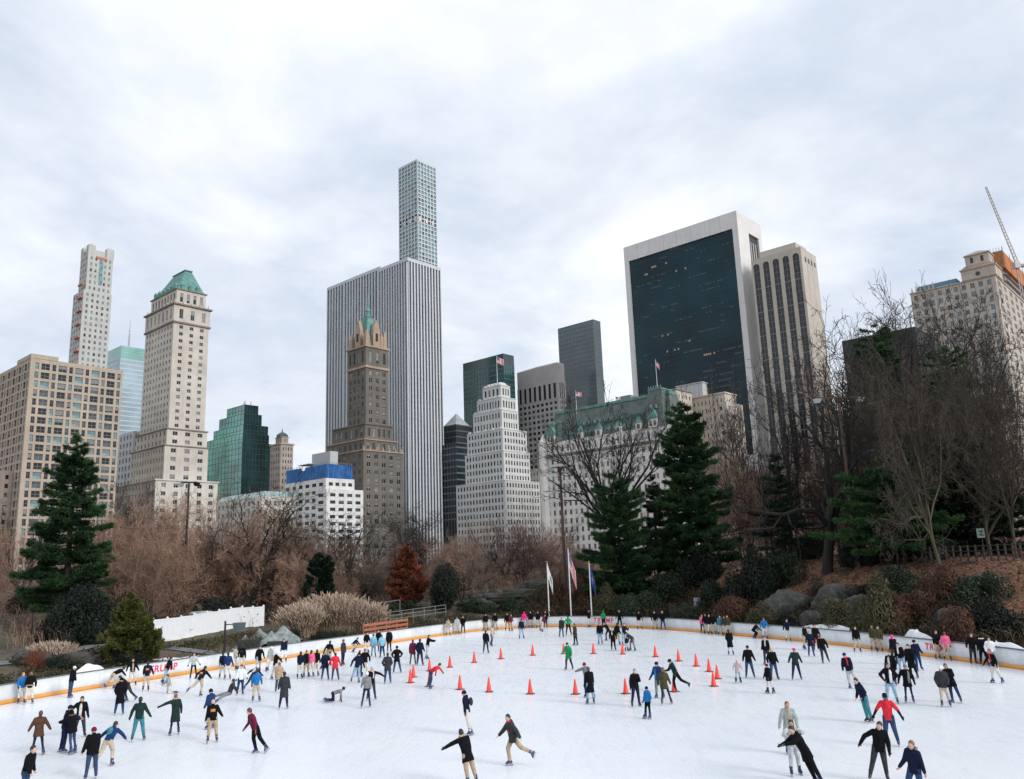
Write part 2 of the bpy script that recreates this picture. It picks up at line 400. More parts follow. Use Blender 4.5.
# ================================================================ SKATERS
CC = {'K': (.006, .006, .0075), 'N': (.008, .012, .032), 'G': (.20, .21, .22), 'DG': (.035, .039, .043), 'LG': (.42, .44, .45), 'W': (.72, .73, .75), 'B': (.02, .15, .40), 'LB': (.22, .47, .62), 'R': (.66, .03, .045), 'PK': (.75, .14, .27),
      'HP': (.75, .03, .22), 'MR': (.13, .018, .045), 'GN': (.015, .24, .09), 'OL': (.06, .058, .03), 'DGN': (.014, .032, .028), 'TN': (.40, .30, .20), 'KH': (.46, .38, .28), 'CR': (.60, .56, .50), 'JE': (.03, .06, .125), 'LJ': (.24, .37, .48), 'TE': (.05, .19, .23),
      'BR': (.09, .045, .03), 'PU': (.014, .018, .05), 'BG': (.46, .40, .32), 'OR': (.62, .24, .05), 'BL': (.5, .36, .2), 'GY': (.30, .34, .32), 'DB': (.012, .04, .12), 'BK': (.02, .014, .011), 'AU': (.20, .09, .04), 'PG': (.42, .34, .35)}
def cloth(k):
    m = flat_mat('cloth_' + k, CC[k], .9, 0, .25, 9.); b = m.node_tree.nodes['Principled BSDF']; b.inputs['Specular IOR Level'].default_value = .12
    if not b.inputs['Normal'].is_linked:
        bp = m.node_tree.nodes.new('ShaderNodeBump'); bp.inputs['Distance'].default_value = .05; bp.inputs['Strength'].default_value = .8
        m.node_tree.links.new(noise(m.node_tree, 8., 3, .6, 'Object', (1, 1, .6)), bp.inputs['Height']); m.node_tree.links.new(bp.outputs[0], b.inputs['Normal'])
    return m
def hairm(k): return flat_mat('hair_' + k, CC[k], .55, 0, .3, 20.)
SKIN = [flat_mat('skin_fair', (.56, .36, .27), .55, 0, .06), flat_mat('skin_tan', (.42, .25, .17), .55, 0, .06), flat_mat('skin_deep', (.13, .07, .045), .5, 0, .06)]
EYE_M = flat_mat('eye_dark', (.02, .015, .012), .3); LIP_M = flat_mat('lip', (.38, .14, .12), .5)
SK_BOOT = flat_mat('skate_boot_blue', (.025, .04, .13), .45); SK_BLK = flat_mat('skate_boot_black', (.015, .015, .018), .4); SK_WHT = flat_mat('skate_boot_white', (.62, .62, .64), .4)
SK_SOLE = flat_mat('skate_sole', (.30, .30, .32), .5); SK_BLADE = flat_mat('skate_blade', (.3, .32, .34), .5, .6)
class Geo:
    def __init__(s): s.v = []; s.f = []; s.b = 0
    def add(s, V, F): s.v.append(np.asarray(V)); s.f += [tuple(i + s.b for i in q) for q in F]; s.b += len(V)
    def loft(s, C, X, Y, rx, ry, n=10):
        C = np.asarray(C, float); k = len(C); a = 2 * PI * np.arange(n) / n
        V = np.vstack([C[i] + np.outer(np.cos(a) * rx[i], X[i] if np.ndim(X) == 2 else X) + np.outer(np.sin(a) * ry[i], Y[i] if np.ndim(Y) == 2 else Y) for i in range(k)])
        F = [(i * n + j, i * n + (j + 1) % n, (i + 1) * n + (j + 1) % n, (i + 1) * n + j) for i in range(k - 1) for j in range(n)]
        F.append(tuple(reversed(range(n)))); F.append(tuple((k - 1) * n + j for j in range(n))); s.add(V, F)
    def cap(s, p0, p1, r0, r1, n=8):
        p0 = np.asarray(p0, float); p1 = np.asarray(p1, float); d = p1 - p0; L = np.linalg.norm(d) + 1e-9; d = d / L
        x = np.cross(d, [0, 1, 0.01]) if abs(d[1]) < .9 else np.cross(d, [1, 0, 0.01]); x /= np.linalg.norm(x); y = np.cross(d, x)
        C = [p0 - d * r0 * .96, p0 - d * r0 * .6, p0, p1, p1 + d * r1 * .6, p1 + d * r1 * .96]; R = [r0 * .25, r0 * .8, r0, r1, r1 * .8, r1 * .25]
        s.loft(C, x, y, R, R, n)
    def ell(s, c, r, X=(1, 0, 0), Y=(0, 1, 0), Z=(0, 0, 1), n=10, m=7):
        X, Y, Z = map(np.asarray, (X, Y, Z)); t = np.linspace(.12, PI - .12, m)
        C = [np.asarray(c) - Z * (r[2] * math.cos(q)) for q in t]; s.loft(C, X, Y, [r[0] * math.sin(q) for q in t], [r[1] * math.sin(q) for q in t], n)
    def arrays(s): return np.vstack(s.v), s.f
def nrm(v): v = np.asarray(v, float); return v / (np.linalg.norm(v) + 1e-9)
def LD(sg, ab, fw):
    a, f = R_(ab), R_(fw); return np.array([sg * math.sin(a), -math.cos(a) * math.sin(f), -math.cos(a) * math.cos(f)])
POSE = {
 'st': (3, (10, 4, 6, 14), (10, 4, 6, 14), (5, 1, 5), (6, -1, 5)), 'st2': (5, (14, 0, 8, 14), (13, 8, 6, 26), (6, 7, 9), (6, -6, 10)),
 'gl': (12, (18, 10, 12, 32), (18, -10, 12, 8), (7, 12, 18), (6, -10, 15)), 'sr': (22, (25, 30, 15, 52), (26, -28, 22, -12), (4, 26, 30), (11, -34, 26)),
 'ao': (6, (60, 6, 50, 12), (56, 6, 52, 12), (8, 6, 10), (8, -5, 10)), 'ad': (4, (25, 4, 18, 16), (25, 2, 19, 14), (7, 6, 8), (8, -5, 10)),
 'a1': (6, (72, 8, 66, 14), (14, 4, 10, 18), (8, 4, 8), (8, -4, 8)), 'a2': (6, (14, 4, 10, 18), (72, 8, 66, 14), (8, 4, 8), (8, -4, 8)),
 'a3': (8, (44, 6, 36, 14), (16, 4, 10, 18), (8, 4, 8), (8, -4, 8)), 'ph': (3, (14, 30, -30, 128), (14, 30, -30, 128), (6, 2, 6), (5, -2, 5)), 'p1': (3, (12, 4, 8, 14), (16, 32, -34, 135), (6, 2, 6), (5, -2, 5)),
 'hp': (3, (34, -14, -28, 22), (34, -14, -28, 22), (9, 2, 5), (9, -2, 5)), 'pk': (3, (16, -8, -14, 30), (16, -8, -14, 30), (5, 2, 5), (6, -2, 5)),
 'bn': (62, (12, 18, 8, 22), (14, 12, 10, 20), (9, 16, 26), (9, -4, 16)), 'lo': (36, (34, 34, 26, 48), (40, -18, 34, -6), (9, 22, 32), (11, -16, 18)),
 'b2': (55, (50, 40, 44, 40), (66, 0, 60, 0), (12, 22, 26), (14, -14, 12)), 'kn': (14, (12, 20, 6, 45), (12, 20, 6, 45), (8, 10, 92), (8, 6, 96)),
 'cr': (78, (6, 8, 4, 4), (6, 4, 4, 0), (7, 4, 96), (9, -4, 92)), 'si': (-22, (24, -38, 20, -34), (22, -34, 20, -30), (9, 82, 8), (12, 76, 14)),
 'cu': (40, (16, 40, 8, 56), (16, 40, 8, 56), (12, 72, 100), (12, 52, 90)), 'hg': (6, (26, 62, -24, 84), (26, 62, -24, 84), (5, 2, 6), (5, -3, 5)),
 'ru': (12, (18, 34, 6, 78), (18, -22, 12, 18), (5, 22, 26), (7, -26, 30)),
 'wv': (5, (24, 0, 16, 12), (55, 30, 10, 150), (7, 3, 6), (7, -3, 6))}
PEND = []
def pend(geo, vox, sm, cb): PEND.append((geo, vox, sm, cb))
def flush():
    tmp = []
    for geo, vox, sm, cb in PEND:
        V, F = geo.arrays(); me = bpy.data.meshes.new('t'); me.from_pydata(V.tolist(), [], F)
        o = bpy.data.objects.new('t', me); COL.objects.link(o)
        m = o.modifiers.new('r', 'REMESH'); m.mode = 'VOXEL'; m.voxel_size = vox; m.use_smooth_shade = True
        q = o.modifiers.new('s', 'SMOOTH'); q.factor = .5; q.iterations = sm
        tmp.append((o, cb))
    dg = bpy.context.evaluated_depsgraph_get(); dg.update()
    for o, cb in tmp:
        me = bpy.data.meshes.new_from_object(o.evaluated_get(dg)); cb(me)
    for o, _ in tmp:
        m = o.data; bpy.data.objects.remove(o); bpy.data.meshes.remove(m)
    PEND.clear()
def append_geo(me, geo_list):
    """add further faces (fingers, eyes, nose, mouth) to a body mesh"""
    bm = bmesh.new(); bm.from_mesh(me)
    for g, mi in geo_list:
        V, F = g.arrays(); vs = [bm.verts.new(v) for v in V]
        for f in F:
            try: q = bm.faces.new([vs[i] for i in f]); q.material_index = mi; q.smooth = True
            except ValueError: pass
    bm.to_mesh(me); bm.free()
def simple(name, geo, m, parent, smooth=True):
    V, F = geo.arrays(); me = bpy.data.meshes.new(name); me.from_pydata(V.tolist(), [], F); me.materials.append(m)
    if smooth: me.polygons.foreach_set('use_smooth', [True] * len(F))
    me.update(); return link(name, me, parent)
def person(px, py, S, rot, tilt, pose, tk, tc_, bc, hk, hc_, label, **ex):
    S *= .895
    if py > 757: hz = 561 - .036 * (px - 512); py = hz + (py - hz) * .972
    x, y, _ = G(px, py)
    for _ in range(60):      # those at the barrier stand on the ice side of it
        s_ = sdist(x, y)[0]
        if -12 < s_ and s_ > -.42:
            x *= .995; y *= .995
    d = math.hypot(x, y); hpx = S * FPX / d; near = hpx > 33
    r = random.Random(int(px * 31 + py * 7)); lean, a0, a1, l0, l1 = POSE[pose]; lean += ex.get('lean', 0) + r.uniform(-2, 3)
    jit = lambda t, k=5: tuple(q + r.uniform(-k, k) for q in t)
    a0, a1 = jit(a0, 11), jit(a1, 11); l0, l1 = jit(l0, 3), jit(l1, 3)
    X = np.array([1., 0, 0]); t = np.array([0, -math.sin(R_(lean)), math.cos(R_(lean))]); Yd = np.cross(t, X)   # Yd: towards the back
    hip = np.array([0, 0, .53 * S]); sh = hip + t * .285 * S; nb = hip + t * .325 * S
    hd = nrm(t * .55 + np.array([0, -.12, .55])); hc3 = nb + hd * .072 * S + np.array([0, -.012 * S, 0]); hr = np.array([.044, .053, .066]) * S * 1.1
    yw = R_(r.uniform(-38, 38)); HX = nrm(np.array([math.cos(yw), math.sin(yw), 0])); HX = nrm(HX - hd * (HX @ hd))
    J = {}
    for i, (sg, a, l) in enumerate(((-1, a0, l0), (1, a1, l1))):
        s0 = sh + X * sg * .108 * S; e = s0 + LD(sg, a[0], a[1]) * .17 * S; w = e + LD(sg, a[2], a[3]) * .145 * S; hand = w + LD(sg, a[2], a[3]) * .045 * S
        h0 = hip + X * sg * .052 * S; k = h0 + LD(sg, l[0], l[1]) * .245 * S; an = k + LD(sg, l[0], l[1] - l[2]) * .245 * S; sd_ = LD(sg, l[0] * .5, l[1] - l[2])
        J[sg] = [s0, e, w, hand, h0, k, an, sd_, LD(sg, a[2], a[3])]
    low = min([min((J[q][6] + J[q][7] * .17)[2], J[q][5][2] - .06 * S * .9, J[q][3][2] - .04) for q in J] + [hip[2] - .085 * S])
    up = np.array([0, 0, -low])
    for q in J: J[q] = [p + up if i < 7 else p for i, p in enumerate(J[q])]
    hip, sh, nb, hc3 = hip + up, sh + up, nb + up, hc3 + up
    root_rot = -math.atan2(x, y) + R_(rot)
    body = Geo(); u = S
    body.loft([hip - t * .05 * u, hip + t * .02 * u, hip + t * .12 * u, hip + t * .22 * u, sh, nb], X, Yd, [.07 * u, .082 * u, .07 * u, .085 * u, .095 * u, .03 * u], [.05 * u, .06 * u, .05 * u, .06 * u, .048 * u, .03 * u])
    body.cap(nb - t * .02 * u, hc3 - hd * .03 * u, .031 * u, .029 * u)
    body.ell(hc3, hr, HX, nrm(np.cross(hd, HX)), hd, 12, 9); body.ell(hc3 + hd * -.038 * u + nrm(np.cross(HX, hd)) * (.014 * u * (-1 if np.cross(HX, hd)[1] > 0 else 1)), (.032 * u, .035 * u, .03 * u))
    fg = Geo(); fx = Geo(); lp = Geo(); F_ = nrm(np.cross(HX, hd)) * -1 if np.cross(HX, hd)[1] > 0 else nrm(np.cross(HX, hd))
    for sg in J:
        s0, e, w, hand, h0, k, an, sd_, ad = J[sg]
        body.cap(s0, e, .03 * u, .024 * u); body.cap(e, w, .024 * u, .017 * u); pw = nrm(np.cross(ad, [0.3, 1, .2])); pn = np.cross(ad, pw)
        body.ell(w + ad * .024 * u, (.024 * u, .013 * u, .032 * u), pw, pn, ad)
        body.cap(h0, k, .048 * u, .034 * u); body.cap(k, an, .032 * u, .022 * u)
        if near:
            for q in range(4):
                b0 = w + ad * .044 * u + pw * (.016 - .0107 * q) * u; L = (.036, .042, .039, .03)[q] * u; m1 = b0 + nrm(ad + pn * .25) * L * .55; m2 = m1 + nrm(ad + pn * .75) * L * .5
                fg.cap(b0 - ad * .012 * u, m1, .0056 * u, .005 * u, 5); fg.cap(m1, m2, .005 * u, .004 * u, 5)
            b0 = w + ad * .012 * u + pw * .02 * u; m1 = b0 + nrm(ad + pw * .9) * .022 * u; fg.cap(b0, m1, .0065 * u, .0058 * u, 5); fg.cap(m1, m1 + nrm(ad + pn * .5) * .018 * u, .0056 * u, .0045 * u, 5)
    if near:
        fg.loft([hc3 + F_ * .050 * u + hd * .012 * u, hc3 + F_ * .060 * u - hd * .012 * u, hc3 + F_ * .050 * u - hd * .018 * u], HX, F_, [.004 * u, .009 * u, .006 * u], [.004 * u, .008 * u, .003 * u], 6)
        for sg in (-1, 1):
            fx.ell(hc3 + F_ * .047 * u + HX * sg * .018 * u + hd * .008 * u, (.007 * u, .006 * u, .0045 * u), n=6, m=4); fg.ell(hc3 + HX * sg * .046 * u - hd * .004 * u, (.007 * u, .011 * u, .017 * u), n=6, m=5)
        lp.ell(hc3 + F_ * .049 * u - hd * .034 * u, (.013 * u, .006 * u, .004 * u), n=6, m=4)
    skin = SKIN[ex.get('skin', 0 if r.random() < .75 else 1)]
    root = bpy.data.objects.new('person', None) ; bpy.data.objects.remove(root)
    holder = {}
    vox = .017 if near else .026
    dummy = bpy.data.meshes.new('person'); root = bpy.data.objects.new('person', dummy); COL.objects.link(root)
    root.location = (x, y, 0); M3 = Matrix.Rotation(R_(tilt), 4, Vector((-x / d, -y / d, 0)).normalized() * -1) @ Matrix.Rotation(root_rot, 4, 'Z'); root.rotation_euler = M3.to_euler()
    tag(root, label, 'person', 'skaters on the ice')
    def cb(me):
        me.materials.clear(); me.materials.append(skin); me.materials.append(EYE_M); me.materials.append(LIP_M)
        if near: append_geo(me, [(fg, 0), (fx, 1), (lp, 2)])
        root.data = me; me.name = 'person'
    pend(body, vox, 3, cb)
    # trousers or leggings
    tight = ex.get('tight', False); q = Geo(); f = .82 if tight else 1.1
    q.ell(hip - t * .01 * u, (.092 * u, .072 * u, .075 * u))
    for sg in J:
        h0, k, an = J[sg][4:7]; q.cap(h0, k, .062 * u * f, .046 * u * f); q.cap(k, an - J[sg][7] * .0, .045 * u * f, (.037 if not tight else .028) * u)
    def cbt(me, nm='trousers'):
        me.materials.clear(); me.materials.append(cloth(bc)); link(nm, me, root)
    pend(q, vox * 1.1, 3, cbt)
    # coat, jacket or sweater
    puff = {'j': 1.25, 'c': 1.27, 'l': 1.27, 's': 1.1, 't': 1.14, 'p': 1.42}[tk]; hem = {'j': .06, 'c': .15, 'l': .27, 's': .035, 't': .06, 'p': .09}[tk]
    q = Geo(); dn = nrm(np.array([0, 0, -1.]) * .6 + (J[-1][5] - J[-1][4] + J[1][5] - J[1][4]) * .8); fl = .0 if tk != 'l' and tk != 'c' else .16
    lo_ = hip + dn * hem * u
    Rx = np.array([.094 * (1 + fl), .088, .083, .094, .104, .055]) * u * puff; Ry = np.array([.07 * (1 + fl), .068, .064, .072, .062, .042]) * u * puff
    Cs = [lo_, hip, hip + t * .11 * u, hip + t * .21 * u, sh + t * .0 * u, nb - t * .0 * u]
    if pose in ('si', 'cu', 'kn', 'cr'): Cs[0] = hip - t * .04 * u
    q.loft(Cs, X, Yd, Rx, Ry, 12)
    for sg in J:
        s0, e, w = J[sg][:3]; q.cap(s0 - X * sg * .012 * u, e, .041 * u * puff, .035 * u * puff)
        if tk != 't': q.cap(e, w, .035 * u * puff, .026 * u * puff)
    if tk in 'jcp' and hk not in 'o' and r.random() < .7: q.ell(nb + Yd * .045 * u - t * .0 * u, (.06 * u, .035 * u, .04 * u), X, Yd, t)
    q.cap(nb - t * .01 * u, nb + t * .018 * u, .045 * u, .04 * u)
    nm = {'j': 'jacket', 'c': 'coat', 'l': 'long_coat', 's': 'sweater', 't': 't_shirt', 'p': 'padded_coat'}[tk]
    def cbj(me):
        me.materials.clear(); me.materials.append(cloth(tc_)); link(nm, me, root)
    pend(q, vox, 3, cbj)
    if tk == 't':
        g = Geo()
        for sg in J: s0, e, w = J[sg][:3]; g.cap(s0 + (e - s0) * .7, e, .031 * u, .031 * u); g.cap(e, w, .031 * u, .022 * u)
        simple('undershirt_sleeves', g, cloth(ex.get('sleeve', 'N')), root)
    # head
    bk = -F_
    if hk in 'hlp':
        g = Geo(); g.ell(hc3 + bk * .014 * u + hd * .017 * u, (hr[0] * 1.08, hr[1] * 1.03, hr[2] * .98), HX, F_, hd, 12, 8)
        if hk == 'l': g.loft([hc3 + bk * .02 * u, hc3 + bk * .032 * u - hd * .06 * u, hc3 + bk * .045 * u - hd * .12 * u, hc3 + bk * .05 * u - hd * .17 * u], HX, F_, [.045 * u, .052 * u, .05 * u, .03 * u], [.04 * u, .032 * u, .026 * u, .012 * u], 9)
        if hk == 'p': g.cap(hc3 + bk * .055 * u + hd * .04 * u, hc3 + bk * .085 * u - hd * .03 * u, .022 * u, .012 * u)
        simple('hair', g, hairm(hc_), root)
    elif hk in 'bB':
        g = Geo(); g.ell(hc3 + bk * .006 * u + hd * .024 * u, (hr[0] * 1.14, hr[1] * 1.1, hr[2] * .86), HX, F_, hd, 12, 8); g.loft([hc3 + hd * .012 * u + bk * .004 * u, hc3 + hd * .03 * u + bk * .004 * u], HX, F_, [hr[0] * 1.2] * 2, [hr[1] * 1.14] * 2, 12)
        if hk == 'B': g.ell(hc3 + hd * .088 * u, (.016 * u,) * 3)
        simple('knit_hat', g, cloth(hc_), root)
        if ex.get('hair'):
            g = Geo(); g.loft([hc3 + bk * .02 * u, hc3 + bk * .03 * u - hd * .06 * u, hc3 + bk * .04 * u - hd * .13 * u, hc3 + bk * .045 * u - hd * .17 * u], HX, F_, [.045 * u, .05 * u, .046 * u, .028 * u], [.036 * u, .03 * u, .026 * u, .012 * u], 9); simple('hair', g, hairm(ex['hair']), root)
    elif hk == 'c':
        g = Geo(); g.ell(hc3 + bk * .004 * u + hd * .026 * u, (hr[0] * 1.08, hr[1] * 1.06, hr[2] * .78), HX, F_, hd, 12, 8); g.loft([hc3 + F_ * .06 * u + hd * .022 * u, hc3 + F_ * .06 * u + hd * .028 * u], HX, F_, [.036 * u] * 2, [.04 * u] * 2, 10); simple('cap', g, cloth(hc_), root)
    elif hk == 'o':
        g = Geo(); g.ell(hc3 + bk * .016 * u + hd * .008 * u, (hr[0] * 1.3, hr[1] * 1.16, hr[2] * 1.16), HX, F_, hd, 12, 8); g.cap(hc3 + bk * .02 * u - hd * .05 * u, nb, .05 * u, .055 * u); simple('hood', g, cloth(hc_), root)
    if 'fur' in ex:
        g = Geo(); 
        for q_ in range(11):
            a = PI * (q_ / 10) + (0 if True else 0); c = nb + X * math.cos(a) * .07 * u + Yd * (.01 + .055 * math.sin(a)) * u + t * .022 * u; g.ell(c, (.026 * u, .026 * u, .024 * u), n=7, m=5)
        simple('fur_trim', g, hairm(ex['fur']), root)
    if 'scarf' in ex:
        g = Geo(); g.loft([nb - t * .012 * u, nb + t * .02 * u], X, Yd, [.062 * u, .056 * u], [.056 * u, .052 * u], 10); g.loft([nb + F_ * .06 * u, sh + F_ * .085 * u - t * .05 * u, sh + F_ * .09 * u - t * .17 * u], X, F_, [.022 * u, .026 * u, .026 * u], [.012 * u] * 3, 8); simple('scarf', g, cloth(ex['scarf']), root)
    fo = .068 * u * puff
    if 'shirt' in ex:
        g = Geo(); g.loft([hip - t * .03 * u + F_ * (fo + .006 * u), hip + t * .12 * u + F_ * (fo + .003 * u), hip + t * .24 * u + F_ * (fo + .008 * u), sh + t * .022 * u + F_ * fo * .8], X, F_, [.034 * u, .036 * u, .036 * u, .02 * u], [.014 * u] * 4, 8); simple('shirt', g, cloth(ex['shirt']), root)
    if 'patch' in ex:
        g = Geo(); g.loft([hip + t * .15 * u + Yd * fo * .98, hip + t * .22 * u + Yd * fo * 1.03], X, Yd, [.06 * u] * 2, [.016 * u] * 2, 8); simple('back_print', g, cloth(ex['patch']), root)
    if 'pack' in ex:
        g = Geo(); g.ell(hip + t * .19 * u + Yd * (fo + .045 * u), (.07 * u, .055 * u, .105 * u), X, Yd, t); simple('backpack', g, cloth(ex['pack']), root)
    if 'band' in ex:
        g = Geo(); g.loft([hip + t * .015 * u, hip + t * .05 * u], X, Yd, [.1 * u * puff] * 2, [.078 * u * puff] * 2, 12); simple('waistband', g, cloth(ex['band']), root)
    if r.random() < .5:
        gk = r.choice(('K', 'K', 'N', 'DG', 'BR'))
        for sg in J:
            w, ad = J[sg][2], J[sg][8]; g = Geo(); g.cap(w - ad * .012 * u, w + ad * .045 * u, .021 * u, .024 * u); g.cap(w + ad * .05 * u, w + ad * .08 * u, .022 * u, .013 * u); pw = nrm(np.cross(ad, [0.3, 1, .2])); g.cap(w + ad * .015 * u + pw * .014 * u, w + ad * .045 * u + pw * .036 * u, .01 * u, .008 * u); simple('glove', g, cloth(gk), root)
    # skates
    bootm = SK_WHT if ex.get('skate') == 'W' else SK_BLK if ex.get('skate') == 'K' or r.random() < .25 else SK_BOOT
    for sg in J:
        an, sd_ = J[sg][6], J[sg][7]; fw = nrm(np.array([sg * .18, -1., 0]) - sd_ * np.dot([sg * .18, -1., 0], sd_)); sx = np.cross(fw, sd_); mb = MB()
        def ring(c, a, b_): return [tuple(c + fw * (a * math.cos(q)) + sx * (b_ * math.sin(q))) for q in np.linspace(0, 2 * PI, 9)[:-1]]
        rg = [ring(an - sd_ * .10, .062, .058), ring(an - sd_ * .02, .055, .048), ring(an + sd_ * .045 + fw * .035, .105, .047), ring(an + sd_ * .08 + fw * .045, .125, .05), ring(an + sd_ * .085 + fw * .045, .118, .043)]
        bb = len(mb.v)
        for q in rg: mb.v.extend(q)
        for i in range(4):
            for j in range(8): mb.f.append((bb + i * 8 + j, bb + i * 8 + (j + 1) % 8, bb + (i + 1) * 8 + (j + 1) % 8, bb + (i + 1) * 8 + j)); mb.m.append(0)
        mb.f.append(tuple(bb + j for j in range(8))); mb.m.append(0); mb.f.append(tuple(bb + 32 + j for j in reversed(range(8)))); mb.m.append(1)
        def slab(c, l, w_, h_, m):
            b0 = len(mb.v)
            for dz in (0, 1):
                for (a, b_) in ((-1, -1), (1, -1), (1, 1), (-1, 1)): mb.v.append(tuple(c + fw * a * l + sx * b_ * w_ + sd_ * dz * h_))
            for f_ in ((0, 1, 2, 3), (7, 6, 5, 4), (0, 4, 5, 1), (1, 5, 6, 2), (2, 6, 7, 3), (3, 7, 4, 0)): mb.f.append(tuple(b0 + i for i in f_)); mb.m.append(m)
        slab(an + sd_ * .086 + fw * .1, .03, .02, .035, 1); slab(an + sd_ * .086 - fw * .02, .03, .02, .035, 1); slab(an + sd_ * .12 + fw * .045, .14, .004, .05, 2)
        mb.build('ice_skate', [bootm, SK_SOLE, SK_BLADE], root)
    return root
P = person
